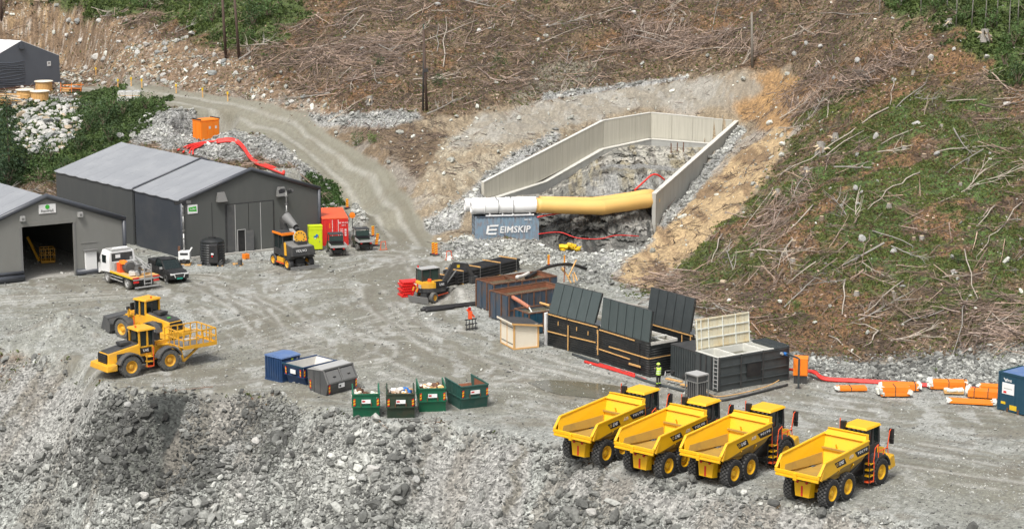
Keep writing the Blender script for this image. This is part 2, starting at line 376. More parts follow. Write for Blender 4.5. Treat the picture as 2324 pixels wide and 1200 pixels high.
# excavated soils round the portal
Z['soil'] = zone([(700,292),(850,270),(960,262),(1190,240),(1300,208),(1660,165),(1780,150),(1830,220),(1800,300),(1735,400),(1665,490),(1560,580),(1480,650),(1420,650),(1330,600),(1290,580),(1260,545),(960,560),(900,480),(800,380)], 10, 14, 61)
col = lay(col, Z['soil'], C(.23,.185,.125), .35)
col = lay(col, Z['soil']*ss(.48,.62,n1), C(.27,.24,.20), .3)
col = lay(col, zone([(700,295),(820,280),(960,275),(1020,300),(960,400),(900,460),(820,400)], 16, 20, 62), C(.145,.105,.065), .5)
col = lay(col, zone([(1640,190),(1760,150),(1850,200),(1790,300),(1700,290),(1660,260)], 10, 16, 63), C(.27,.165,.075), .35)
col = lay(col, zone([(1640,190),(1760,150),(1850,200),(1790,300),(1700,290),(1660,260)], 10, 16, 63)*ss(.5,.62,fbm((XX+YY)*.5,(YY-XX)*.1,4,69)), C(.33,.20,.085), .3)
col = lay(col, zone([(1420,590),(1500,500),(1600,420),(1690,340),(1760,290),(1800,300),(1740,400),(1665,490),(1570,580),(1490,650),(1400,640)], 6, 8, 64), C(.36,.262,.145), .3)
Z['streak'] = zone([(1440,560),(1520,470),(1690,340),(1780,290),(1740,380),(1665,500),(1500,640)], 10, 10, 65)
stk = fbm(XX*.9+YY*.25, (XX*-.25+YY)*.08, 4, 66, .6)
col = lay(col, Z['streak']*ss(.46,.6,stk), C(.20,.135,.075), .3)
col = lay(col, Z['soil']*zone([(950,440),(1020,300),(1200,260),(1300,290),(1100,400),(1060,470)],12,20,67)*ss(.44,.56,n2), C(.30,.26,.19), .25)
col = lay(col, zone([(1240,135),(1360,130),(1370,190),(1200,235),(1150,230)],12,12,68)*.8, C(.17,.16,.12), .3)
# grey crushed stone
GRV = C(.252,.260,.240)
Z['bench'] = zone([(1080,262),(1190,236),(1300,212),(1500,188),(1690,168),(1730,200),(1660,245),(1480,250),(1380,262),(1230,310),(1100,330),(1020,330)],8,10,70)
col = lay(col, Z['bench']*.85, C(.235,.215,.175), .3)
col = lay(col, Z['bench']*ss(.5,.6,n2)*.6, C(.29,.28,.25), .3)
Z['gravel2'] = np.clip(zone([(960,500),(1060,440),(1110,395),(1200,330),(1260,300),(1270,320),(1120,420),(1100,455),(1060,470),(1040,520),(960,540)],7,8,71)
    +zone([(650,270),(720,262),(850,252),(945,255),(960,270),(900,285),(800,285),(700,290)],5,5,72)
    +zone([(290,300),(330,255),(420,245),(540,275),(620,330),(560,360),(430,350),(360,330),(300,330)],8,12,73)
    +zone([(1490,510),(1560,420),(1670,285),(1700,290),(1610,400),(1560,470),(1510,520)],5,5,74)
    +zone([(1200,575),(1290,560),(1380,540),(1480,545),(1420,590),(1380,640),(1330,640),(1290,610),(1180,600)],8,8,75)
    +zone([(20,215),(150,215),(200,240),(170,300),(60,330),(20,300)],8,10,76)
    +zone([(770,440),(840,470),(900,540),(880,560),(800,520),(740,490),(720,470)],7,10,77)
    +zone([(1000,560),(1060,535),(1235,545),(1265,572),(1110,592),(1010,590)],5,5,80)+zone([(1230,215),(1430,190),(1560,172),(1560,180),(1430,198),(1230,228)],2,2,78)+zone([(620,300),(690,350),(760,430),(740,440),(640,370),(560,330)],6,12,79),0,1)
col = lay(col, Z['gravel2'], C(.26,.26,.25), .75)
# the yard
yd = pdist(XX, YY, YARD); Z['yard'] = ss(-1.2, .3, yd+(n2-.5)*2)
fgz = ss(.5, -.8, yd)*ss(152, 147, YY-XX*.0)*ss(800,830,PY+ (PX>700)*40); Z['tip'] = fgz
col = lay(col, np.clip(Z['yard']+fgz, 0, 1), GRV, .55)
col = lay(col, Z['yard']*ss(.42,.60,n1)*.6, C(.175,.175,.143), .3)
col = lay(col, Z['yard']*ss(.57,.64,n2)*.35, C(.38,.39,.375), .4)
# road and wheel tracks
def pxline(l): return [tuple(G(*p)[:2]) for p in l]
ROAD = [tuple(GT(*p)[:2]) for p in [(190,203),(290,211),(380,224),(470,240),(560,259),(640,286),(706,332),(770,388),(832,448),(884,500),(912,540)]]+[tuple(G(*p)[:2]) for p in [(930,572),(940,595),(900,640),(780,690),(600,740),(400,790),(200,830)]]
BR = [pxline(l) for l in ([(930,590),(900,680),(960,760),(1120,830),(1300,880),(1560,950),(1900,1010),(2324,1080)], [(960,600),(1100,602),(1250,588),(1330,572)],
    [(0,690),(200,680),(500,665),(800,640),(920,600)], [(250,870),(500,860),(700,820),(900,790),(1040,830)], [(560,890),(800,900),(1100,900),(1300,930)], [(100,640),(400,660),(620,640),(760,610),(860,590)],
    [(1750,900),(1950,930),(2324,960)],[(430,640),(560,700),(640,760),(760,800)])]
rd, rs = ldist(XX, YY, ROAD)
jw = (fbm(XX*.4, YY*.4, 3, 81)-.5)*1.2
far_r = ss(186, 190, YY)
Z['road'] = ss(2.9, 2.4, rd+jw*.6)*ss(184,188,YY)
col = lay(col, ss(5.2,3.2,rd+jw)*ss(.4,.55,n2)*far_r*.5, C(.25,.245,.225), .4)
col = lay(col, Z['road'], C(.19,.182,.142), .15)
col = lay(col, Z['road']*ss(.5,.62,fbm(rd*1.2,rs*.06,3,141))*.6, C(.145,.135,.10), .15)
col = lay(col, Z['road']*ss(.5,.1,np.abs(np.abs(rd+jw*.3)-1.0))*.5, C(.34,.335,.30), .2)
col = lay(col, Z['road']*ss(3.4,2.2,rd+jw)*ss(.55,.62,n2)*.3, C(.17,.15,.11), .2)
trk = np.zeros(XX.shape); 
for k, L in enumerate([ROAD[10:]]+BR):
    d, s = ldist(XX+(fbm(XX*.15,YY*.15,3,90+k)-.5)*3, YY+(fbm(XX*.15,YY*.15,3,190+k)-.5)*5, L)
    st = fbm(d*1.5+jw*.6, s*.045, 3, 95+k, .6)
    trk = np.maximum(trk, ss(6.5, 2.5, d)*(.3+.7*ss(.44,.58,st)))
trk *= Z['yard']
def sline(x, y, line):
    P = np.array(line, float); d = np.full(x.shape, 1e9); s = np.zeros(x.shape); sg = np.ones(x.shape); acc = 0.
    for i in range(len(P)-1):
        ax, ay = P[i]; bx, by = P[i+1]; ex, ey = bx-ax, by-ay; L_ = math.hypot(ex, ey); t = np.clip(((x-ax)*ex+(y-ay)*ey)/(L_*L_), 0, 1); q = np.hypot(x-ax-t*ex, y-ay-t*ey); m = q < d
        s = np.where(m, acc+t*L_, s); sg = np.where(m, np.sign(ex*(y-ay)-ey*(x-ax)), sg); d = np.where(m, q, d); acc += L_
    return d*sg, s
def smoothl(l, n=8):
    P = [Vector((p[0],p[1],0)) for p in l]; out = []
    for i in range(len(P)-1):
        p0 = P[max(i-1,0)]; p1 = P[i]; p2 = P[i+1]; p3 = P[min(i+2,len(P)-1)]
        for k in range(n): t = k/n; q = .5*((2*p1)+(p2-p0)*t+(2*p0-5*p1+4*p2-p3)*t*t+(3*p1-p0-3*p2+p3)*t**3); out.append((q.x,q.y))
    return out+[tuple(P[-1][:2])]
trd = np.zeros(XX.shape); trl = np.zeros(XX.shape); qr = random.Random(12); sub = (YY < 200) & (YY > 104)
rsel = np.where(sub.any(1))[0]; r0_, r1_ = rsel[0], rsel[-1]+1; xs, ys = XX[r0_:r1_], YY[r0_:r1_]
for L in [ROAD[9:]]+BR:
    sd_, s_ = sline(xs, ys, smoothl(L, 4)); nb = fbm(xs*.3, ys*.3, 2, 500)
    for k in range(9):
        off = qr.gauss(0, 2.6); ph = qr.uniform(0,6); wv = .9*np.sin(s_*.09+ph)+(vnoise(s_*.05+ph*9, s_*0+k, 60)-.5)*3
        on = ss(.35,.6,vnoise(s_*.09+ph*5, s_*0+k*3.3, 61))*ss(.3,.5,nb); wd = qr.uniform(.16,.30)
        pr_ = np.exp(-((sd_-off-wv)/wd)**2)+np.exp(-((sd_-off-2.0-wv)/wd)**2)
        if k % 3: trd[r0_:r1_] = np.maximum(trd[r0_:r1_], pr_*on)
        else: trl[r0_:r1_] = np.maximum(trl[r0_:r1_], pr_*on)
mz = Z['yard']*zone([(880,555),(985,600),(900,680),(1150,835),(1500,930),(2324,1080),(2324,1150),(1500,1010),(1000,905),(600,889),(300,872),(150,822),(480,765),(590,690),(720,640)], 14, 26, 130)
col = lay(col, mz*.6, C(.165,.16,.125), .25); col = lay(col, Z['yard']*zone([(470,640),(700,625),(790,650),(640,690),(560,700)],10,20,131)*.6, C(.37,.38,.365), .35); col = lay(col, Z['yard']*zone([(640,740),(760,735),(720,765),(650,762)],6,10,132)*.6, C(.37,.38,.365), .35)
col = lay(col, trk*.85, C(.155,.148,.115), .2)
st2 = fbm(XX*.9+YY*.1, YY*.35-XX*.05, 5, 101, .6)
col = lay(col, Z['yard']*(.3+.7*trk)*ss(.55,.66,st2)*.7, C(.36,.365,.345), .3)
col = lay(col, Z['yard']*ss(.58,.68,fbm(XX*.5,YY*.7,5,103,.6))*.5, C(.15,.135,.105), .3)
col = lay(col, zone([(990,620),(1090,640),(1085,670),(1020,685),(980,700)],8,8,104)*.6, C(.19,.18,.155), .25)
sm_ = np.clip(zone([(930,1040),(1080,1000),(1200,1020),(1170,1200),(1020,1200),(930,1120)],14,18,401)+zone([(1330,1060),(1700,1150),(2000,1200),(1600,1230),(1450,1180),(1250,1110)],12,18,402)+zone([(-50,800),(230,880),(190,990),(90,1060),(-50,1060)],14,22,403)+zone([(430,890),(520,890),(535,1040),(470,1010)],8,14,404),0,1)
Z['smooth'] = sm_
col = lay(col, fgz*sm_, C(.245,.242,.225), .35)
col = lay(col, trl*Z['yard']*.55, C(.40,.395,.365), .15)
col = lay(col, trd*Z['yard']*.62, C(.135,.125,.10), .15)
for L_ in ([(62,796),(30,835),(0,880)],[(118,812),(70,880),(18,960)],[(205,880),(175,930),(150,985),(128,1020)],[(90,785),(45,812),(0,830)],[(160,840),(110,900),(60,940)],[(300,890),(270,960),(240,1040)],[(1000,965),(960,1040),(930,1120)],[(1200,1000),(1170,1080),(1150,1160)],[(1370,1060),(1340,1130),(1320,1200)]):
    dd_, _s = ldist(PX+(n2-.5)*60, PY+(n3-.5)*30, L_); col = lay(col, fgz*ss(15,4,dd_)*.75, C(.13,.12,.095), .4)
# wet patches, stone size mixing, dark oily streak on the tip
col = lay(col, zone([(1180,862),(1300,860),(1440,875),(1470,900),(1400,915),(1260,905)],8,8,111)*.8, C(.17,.155,.12), .1)
col = lay(col, zone([(1460,860),(1600,880),(1800,850),(1830,870),(1700,920),(1500,910)],8,8,112)*.6, C(.19,.175,.145), .2)
mudz = zone([(230,900),(560,900),(640,910),(700,1000),(600,1080),(400,1130),(200,1130),(120,1040),(180,960)],16,22,113)
Z['mud'] = mudz
col = lay(col, fgz*mudz, C(.10,.104,.092), .5)
col = lay(col, fgz*zone([(500,895),(570,895),(560,1000),(610,1120),(560,1200),(480,1050),(490,960)],8,14,114), C(.23,.23,.215), .4)
col = lay(col, fgz*zone([(330,893),(440,893),(410,960),(400,1060),(370,1080),(370,1000),(340,940)],5,9,115)*.95, C(.032,.035,.032), .3)
col = lay(col, fgz*zone([(540,896),(580,898),(585,950),(555,925)],5,6,116)*.9, C(.05,.052,.048), .3)
col = lay(col, fgz*zone([(180,880),(250,880),(215,960),(180,1080),(60,1100),(0,1050),(100,960)],12,16,117)*.8, C(.28,.28,.26), .3)
col = lay(col, fgz*ss(.55,.68,fbm((XX*.8-YY*.35)*.5,YY*.1,4,118))*.6, C(.17,.155,.13), .3)
col = lay(col, fgz*zone([(700,960),(860,960),(1000,1000),(900,1200),(700,1200),(640,1060)],14,20,119)*.45, C(.22,.215,.195), .4)
amp_ = np.ones(XX.shape)*1.0; amp_ = amp_*(1-.6*Z['yard'])*(1-.5*Z['soil'])*(1-.4*Z['bench'])*(1-.35*Z['rocky']); amp_ = amp_*(1-.5*trk*Z['yard']); amp_ = np.where(Z['road'] > 0, amp_*(1-.8*Z['road']), amp_)
col = np.clip(col, .008, .8)

def sheet(name, X_, Y_, Z_, F_, colr, mat, amp=None, **kw):
    me = bpy.data.meshes.new(name); n = X_.size
    me.vertices.add(n); me.vertices.foreach_set('co', np.stack([X_.ravel(), Y_.ravel(), Z_.ravel()], 1).ravel().astype(np.float32))
    me.loops.add(F_.size); me.loops.foreach_set('vertex_index', F_.ravel().astype(np.int32))
    me.polygons.add(len(F_)); me.polygons.foreach_set('loop_start', np.arange(0, F_.size, 4, dtype=np.int32)); me.polygons.foreach_set('loop_total', np.full(len(F_), 4, np.int32))
    me.polygons.foreach_set('use_smooth', np.ones(len(F_), bool))
    me.update(calc_edges=True); me.validate()
    a = me.color_attributes.new('ground', 'FLOAT_COLOR', 'POINT'); a.data.foreach_set('color', np.c_[colr.reshape(-1,3), np.ones(n) if amp is None else amp.ravel()].ravel().astype(np.float32))
    me.materials.append(mat); o = bpy.data.objects.new(name, me); COL.objects.link(o)
    for k, v in kw.items(): o[k] = v
    return o
def ground_mat(name, grain=7., amp=.55, bump=.05, rough=.9):
    m = bpy.data.materials.new(name); m.use_nodes = True; n = m.node_tree.nodes; l = m.node_tree.links; b = n['Principled BSDF']
    at = n.new('ShaderNodeAttribute'); at.attribute_name = 'ground'; geo = n.new('ShaderNodeNewGeometry')
    vo = n.new('ShaderNodeTexVoronoi'); vo.inputs['Scale'].default_value = grain; nz = n.new('ShaderNodeTexNoise'); nz.inputs['Scale'].default_value = grain*.5; nz.inputs['Detail'].default_value = 8; nz.inputs['Roughness'].default_value = .75
    l.new(geo.outputs['Position'], vo.inputs['Vector']); l.new(geo.outputs['Position'], nz.inputs['Vector'])
    sp = n.new('ShaderNodeSeparateColor'); l.new(vo.outputs['Color'], sp.inputs[0])
    m1 = n.new('ShaderNodeMapRange'); m1.inputs[1].default_value = 0; m1.inputs[2].default_value = 1; m1.inputs[3].default_value = 1-amp; m1.inputs[4].default_value = 1+amp
    l.new(sp.outputs[0], m1.inputs[0])
    m2 = n.new('ShaderNodeMapRange'); m2.inputs[1].default_value = .3; m2.inputs[2].default_value = .7; m2.inputs[3].default_value = 1-amp*.8; m2.inputs[4].default_value = 1+amp*.8
    l.new(nz.outputs[0], m2.inputs[0]); mm = n.new('ShaderNodeMath'); mm.operation = 'MULTIPLY'; l.new(m1.outputs[0], mm.inputs[0]); l.new(m2.outputs[0], mm.inputs[1])
    s1 = n.new('ShaderNodeMath'); s1.operation = 'SUBTRACT'; s1.inputs[1].default_value = 1; l.new(mm.outputs[0], s1.inputs[0])
    s2 = n.new('ShaderNodeMath'); s2.operation = 'MULTIPLY_ADD'; s2.inputs[2].default_value = 1; l.new(s1.outputs[0], s2.inputs[0]); l.new(at.outputs['Alpha'], s2.inputs[1])
    vm = n.new('ShaderNodeVectorMath'); vm.operation = 'SCALE'; l.new(at.outputs['Color'], vm.inputs[0]); l.new(s2.outputs[0], vm.inputs['Scale'])
    l.new(vm.outputs[0], b.inputs['Base Color']); b.inputs['Roughness'].default_value = rough
    bp = n.new('ShaderNodeBump'); bp.inputs['Distance'].default_value = bump; l.new(at.outputs['Alpha'], bp.inputs['Strength'])
    ad = n.new('ShaderNodeMath'); ad.operation = 'ADD'; l.new(sp.outputs[1], ad.inputs[0]); l.new(nz.outputs[0], ad.inputs[1]); l.new(ad.outputs[0], bp.inputs['Height']); l.new(bp.outputs[0], b.inputs['Normal'])
    return m
GM = ground_mat('ground_material')
sheet('ground', XX, YY, ZZ, fc, col, GM, amp_, kind='structure')
uc = uu
def GTF(px, py):
    a = ray(px, py)[0]; j = int(np.clip(np.searchsorted(uc, a), 1, nx-2)); f = (a-uc[j-1])/(uc[j]-uc[j-1])
    cy = PY[:,j-1]*(1-f)+PY[:,j]*f; k = int(np.argmax((cy < py) & (Yv > 95))); k = max(k, 1)
    g = (cy[k-1]-py)/(cy[k-1]-cy[k]+1e-9); g = min(max(g, 0), 1)
    z = (ZZ[k-1,j-1]*(1-f)+ZZ[k-1,j]*f)*(1-g)+(ZZ[k,j-1]*(1-f)+ZZ[k,j]*f)*g; y = Yv[k-1]*(1-g)+Yv[k]*g
    return Vector((a*y, y, z))
# ---------------------------------------------------------------- halls
def xf(mb, O, U, V):
    mb.v = [tuple(Vector(U)*a+Vector(V)*b+Vector((0,0,c))) for a, b, c in mb.v]; return mb
def hall(name, label, A, B, Vd, L, e, r, front_m, secs, door=None, over=.0, sideR=True, trim=.2, roof_m='tent_roof', npan=None, panel=2.1, front_cols=None):
    A = Vector(A); U = (Vector(B)-A); Wd = U.length; U.normalize(); V = Vector(Vd).normalized()
    root = thing(name, label, 'building', A); X = lambda mb: xf(mb, A, U, V)
    h = lambda u: e+(r-e)*(1-abs(u-Wd/2)/(Wd/2))
    # gable wall in upright sheets, leaving the door opening clear
    cuts = sorted(set([0, Wd/2, Wd]+[Wd*k/8 for k in range(9)]+([door[0], door[1]] if door else [])))
    for a, b in zip(cuts[:-1], cuts[1:]):
        z0 = door[2] if door and a >= door[0]-1e-6 and b <= door[1]+1e-6 else 0
        m = MB().hexa([(a,0,z0),(b,0,z0),(b,.12,z0),(a,.12,z0)], [(a,0,h(a)),(b,0,h(b)),(b,.12,h(b)),(a,.12,h(a))], front_m); X(m).build('front_panel', root)
    m = MB()
    for i in range(2): m.hexa([(Wd*i/2,L-.1,0),(Wd*(i+1)/2,L-.1,0),(Wd*(i+1)/2,L,0),(Wd*i/2,L,0)], [(Wd*i/2,L-.1,h(Wd*i/2)),(Wd*(i+1)/2,L-.1,h(Wd*(i+1)/2)),(Wd*(i+1)/2,L,h(Wd*(i+1)/2)),(Wd*i/2,L,h(Wd*i/2))], front_m)
    X(m).build('back_wall', root)
    X(MB().box(Wd-.1, Wd, .13, L-.11, 0, e-.02, front_m)).build('side_wall', root)
    v = .0; k = 0
    for (v1, sm, off) in secs:
        X(MB().box(-off, .08, v+.13, v1-.12, 0, e-.02, sm)).build('side_wall', root)
        n = max(1, round((v1-v)/panel))
        for i in range(n):
            a, b = v+(v1-v)*i/n, v+(v1-v)*(i+1)/n
            for s in (0, 1):
                u0, u1 = (-off-.12, Wd/2) if s == 0 else (Wd/2, Wd+.12)
                def zz(u, w): return (h(max(0,min(Wd,u)))+.02-(.06 if (u < 0 or u > Wd) else 0))+off*.5
                mm = MB(); N = 4
                pts = []
                for q in range(N+1):
                    vvv = a+.01+(b-a-.02)*q/N; sag = -.12*sin(pi*q/N)
                    pts.append([(u0, vvv, zz(u0,0)+sag*.6), (u1, vvv, zz(u1,0)+sag*.3)])
                for q in range(N):
                    p = pts[q]; p2 = pts[q+1]; mm.hexa([p[0],p[1],p2[1],p2[0]], [tuple(Vector(t)+Vector((0,0,.06))) for t in (p[0],p[1],p2[1],p2[0])], roof_m)
                X(mm).build('roof_panel', root, smooth=False)
        if v1 < L-.5: X(MB().tube([(-off-.1,v1,e+.12+off),(Wd/2,v1,r+.16+off),(Wd,v1,e+.12)], .09, 'tent_trim')).build('roof_seam', root, True)
        v = v1
    if trim:
        X(MB().tube([(-.05,-.08,.0),(-.05,-.08,e+.02)], trim*.75, 'tent_trim', 8)).build('corner_trim', root, True)
        X(MB().tube([(Wd+.05,-.08,.0),(Wd+.05,-.08,e+.02)], trim*.75, 'tent_trim', 8)).build('corner_trim', root, True)
        X(MB().tube([(-.15,-.06,e-.02),(Wd/2,-.06,r+.06),(Wd+.15,-.06,e-.02)], trim, 'tent_trim', 8)).build('gable_trim', root, True)
    return root, X, U, V, Wd, h

hA = G(416,586.5); hu = Vector((cos(R(31.5)), sin(R(31.5)), 0)); hv = Vector((cos(R(130.5)), sin(R(130.5)), 0))
hallr, X, U, V, Wd, h = hall('storage_hall', 'large dark grey fabric hall with closed folding doors', hA, hA+hu*13.7, hv, 23.3, 5.3, 7.6, 'tent_front', [(8.4,'tent_side_blue',0),(23.3,'tent_side',.12)], trim=.2)
hy = atan2(U.y, U.x)
# folding door panels, strips, person door
ux = [4.35, 5.15, 6.5, 7.7, 9.0]
X(MB().box(4.2,9.15,-.02,-.005,0,4.62,'charcoal')).build('door_recess', hallr)
for i, (a, b) in enumerate(zip(ux[:-1], ux[1:])):
    z0 = 0.0
    mb = MB()
    if i == 1: mb.box(a+.05,a+.2,-.09,-.03,0,4.5,'tent_front').box(a+.95,b-.03,-.09,-.03,0,4.5,'tent_front').box(a+.2,a+.95,-.09,-.03,2.1,4.5,'tent_front')
    else: mb.box(a+.04,b-.03,-.09,-.03,0,4.5,'tent_front' if i else 'dark_grey')
    d = X(mb).build('door_panel', hallr)
    if i in (1,3): X(MB().box(a-.03,a+.03,-.12,-.092,0,4.5,'light_grey')).build('edge_strip', hallr)
X(MB().box(5.36,6.08,-.05,-.035,0,2.08,'black')).build('dark_doorway_sheet', hallr)  # black sheet in the panel gap, painting in the unlit inside
X(MB().box(5.3,5.36,-.14,-.10,0,2.15,'light_grey').box(6.08,6.14,-.14,-.10,0,2.15,'light_grey').box(5.3,6.14,-.14,-.10,2.1,2.16,'light_grey')).build('door_frame', hallr)
X(MB().hexa([(6.12,-.15,.03),(6.75,-.45,.03),(6.75,-.4,.03),(6.12,-.1,.03)], [(6.12,-.15,2.05),(6.75,-.45,2.05),(6.75,-.4,2.05),(6.12,-.1,2.05)], 'dark_grey')).build('door_leaf', hallr)
for u in (3.75, 9.75):
    X(MB().hexa([(u-.48,-.5,4.95),(u+.48,-.5,4.95),(u+.48,-.14,4.95),(u-.48,-.14,4.95)], [(u-.34,-.22,5.8),(u+.34,-.22,5.8),(u+.34,-.14,5.8),(u-.34,-.14,5.8)], 'mid_grey').box(u-.5,u+.5,-.53,-.14,4.9,4.95,'charcoal')).build('vent_hood', hallr)
X(MB().box(2.9,2.93,-.03,-.005,0,4.9,'charcoal')).build('cable', hallr)
X(MB().box(.55,1.5,-.05,-.01,4.05,4.85,'white')).build('wall_sign', hallr)
sg = X(MB().hexa([(.65,-.06,4.28),(1.42,-.06,4.22),(1.42,-.052,4.22),(.65,-.052,4.28)], [(.62,-.06,4.62),(1.36,-.06,4.7),(1.36,-.052,4.7),(.62,-.052,4.62)], 'sign_green')).build('sign_emblem', hallr)
text('sign_text', 'Colibri', hallr, U*1.03+V*-.075+Vector((0,0,4.46)), (pi/2,0,hy), .2, 'white')
X(MB().box(.2,9.6,-.6,-.2,-.1,.12,'slab')).build('base_slab', hallr)
for i in range(5):
    X(MB().box(.0+i*.0,.0+.02,.5+i*4.4,.55+i*4.4,.1,.2,'tent_trim')).build('ground_anchor', hallr)

# left hall with the open doorway
P1 = G(283,613); P0 = G(-65,650.5); Vl = G(0,416,7.05)-G(109,446.7,7.05)
lh, X, U, V, Wl, h = hall('open_hall', 'light grey fabric hall with wide open doorway and white side door', P0, P1, Vl, 20, 4.6, 7.15, 'tent_light', [(20,'tent_side',0)], door=None if 0 else ((G(56,638)-P0).length, (G(170,625)-P0).length, 4.7), trim=.24, panel=2.4)
ly = atan2(U.y, U.x); dl, dr_ = (G(56,638)-P0).length, (G(170,625)-P0).length
X(MB().box(-.1,Wl,.3,19.6,-.05,.03,'slab')).build('floor_slab', lh)
X(MB().box(dl-.25,dr_+.3,-.03,.0,4.7,5.05,'tent_light').box(dl-.2,dl-.02,-.05,.1,.0,4.7,'mid_grey').box(dr_+.02,dr_+.2,-.05,.1,0,4.7,'mid_grey')).build('doorway_frame', lh)
X(MB().tube([(.0,-.15,.35),(dl-.1,-.15,.35)],.33,'tent_trim',8).tube([(.0,-.2,.8),(dl-.1,-.2,.8)],.15,'tent_trim',8)).build('base_roll', lh, True)
X(MB().tube([(dr_+.1,-.15,.28),(Wl,-.15,.28)],.27,'tent_trim',8)).build('base_roll', lh, True)
du = (G(192,622.5)-P0).length; de = (G(217,620)-P0).length
X(MB().box(du,de,-.32,-.1,.05,2.05,'white')).build('side_door', lh)
X(MB().box(du-.12,de+.15,-.5,-.1,2.12,2.22,'mid_grey')).build('door_canopy', lh)
X(MB().box(du-.3,de+.2,-.04,0,2.75,2.85,'tent_light')).build('wall_crease', lh)
for px, py in ((48,501),(178,490)):
    u = (G(px, 640-(px/283*31))-P0).length; z = 5.15 if px > 100 else 5.25
    X(MB().box(u-.16,u+.2,-.35,-.02,z,z+.42,'light_grey').box(u-.1,u+.12,-.36,-.35,z+.08,z+.3,'mid_grey')).build('wall_lamp', lh)
um = Wl/2
X(MB().box(um-.7,um+.8,-.07,-.01,5.72,6.5,'white')).build('wall_sign', lh)
X(MB().lathe((um+.05,-.075,6.27),(0,-1,0),[(0,.001),(.0,.2),(.02,.2),(.02,.001)],'sign_green',10)).build('sign_emblem', lh)
text('sign_text', 'RentHall', lh, U*(um+.02)+V*-.09+Vector((0,0,5.93)), (pi/2,0,ly), .32, 'mid_grey')

bk = thing('basket_lift', 'yellow wire basket lift standing inside the open doorway', 'work basket', G(108,597), R(20))
mq = MB()
for z in (.3,.85,1.4):
    for y in (-.55,.55): mq.bar((-.6,y,z),(.6,y,z),.06,.06,'loader_yellow')
    for x in (-.6,.6): mq.bar((x,-.55,z),(x,.55,z),.06,.06,'loader_yellow')
for x in (-.6,-.2,.2,.6):
    for y in (-.55,.55): mq.bar((x,y,.2),(x,y,1.4),.05,.05,'loader_yellow')
mq.build('cage', bk); MB().box(-.6,.6,-.55,.55,.12,.3,'loader_yellow').build('floor', bk); MB().bar((-.7,.2,.2),(-1.6,.6,2.4),.16,.2,'loader_yellow').build('arm', bk)
# far tent
FT0, FT1 = G(-33,209,6.75), G(137,190.5,6.75)
ft, X, U, V, Wf, h = hall('storage_tent', 'blue-grey fabric tent on the plateau with red base rail', FT0, FT1, Q(0,91.5,275)-Q(53,95,267), 18, 3.65, 5.95, 'blue_grey', [(18,'blue_grey',0)], trim=0, roof_m='white', panel=4)
X(MB().bar((2,-.12,.12),(Wf,-.12,.12),.12,.25,'rust')).build('base_rail', ft)
mm = MB()
X(mm.box(-1,Wf+.3,-.25,1.5,-1.2,.0,'slab')).build('base_slab', ft)
X(MB().hexa([(Wf*.5-.5,-.35,5.0),(Wf*.5+.35,-.35,4.95),(Wf*.5+.35,-.02,4.95),(Wf*.5-.5,-.02,5.0)],[(Wf*.5-.3,-.12,5.75),(Wf*.5+.2,-.12,5.75),(Wf*.5+.2,-.02,5.75),(Wf*.5-.3,-.02,5.75)],'tent_trim')).build('vent_hood', ft)
uw = Wf*.855
X(MB().box(uw-.3,uw+.3,-.06,-.01,2.45,3.05,'white').box(uw-.15,uw+.15,-.07,-.06,2.75,2.88,'charcoal')).build('wall_sign', ft)
for k in range(9):      # slack cloth folds
    z = .5+k*.36; pts = [(.3+Wf*.5*t, -.03-.05*sin(t*pi), z+.25*(1-t)**2+.12*sin(t*5+k)) for t in [i/8 for i in range(9)]]
    X(MB().tube(pts, .045, 'blue_grey', 5)).build('cloth_fold', ft, True)

# ---------------------------------------------------------------- portal: concrete walls, rock, tunnel mouth
cm = bpy.data.materials.new('board_marked_concrete'); cm.use_nodes = True; MATS['concrete'] = cm
n = cm.node_tree.nodes; l = cm.node_tree.links; b = n['Principled BSDF']; b.inputs['Roughness'].default_value = .85
tc = n.new('ShaderNodeTexCoord'); mp = n.new('ShaderNodeMapping'); mp.inputs['Scale'].default_value = (3.5,3.5,.12); l.new(tc.outputs['Object'], mp.inputs[0])
nz = n.new('ShaderNodeTexNoise'); nz.inputs['Scale'].default_value = 1.6; nz.inputs['Detail'].default_value = 7; nz.inputs['Roughness'].default_value = .7; l.new(mp.outputs[0], nz.inputs['Vector'])
cr = n.new('ShaderNodeValToRGB'); cr.color_ramp.elements[0].position = .3; cr.color_ramp.elements[1].position = .62
cr.color_ramp.elements[0].color = (.40,.38,.315,1); cr.color_ramp.elements[1].color = (.50,.48,.405,1); l.new(nz.outputs[0], cr.inputs[0]); l.new(cr.outputs[0], b.inputs['Base Color'])
bp = n.new('ShaderNodeBump'); bp.inputs['Distance'].default_value = .03; l.new(nz.outputs[0], bp.inputs['Height']); l.new(bp.outputs[0], b.inputs['Normal'])
M('concrete_top', (.56,.55,.50), .8, dirt=.25); M('wall_face', (.40,.40,.37), .8, dirt=.4, streak=1)
pw = thing('portal_wall', 'pale concrete retaining wall around the tunnel cutting', 'wall', Q(1478,315,225))
o0 = pw.location
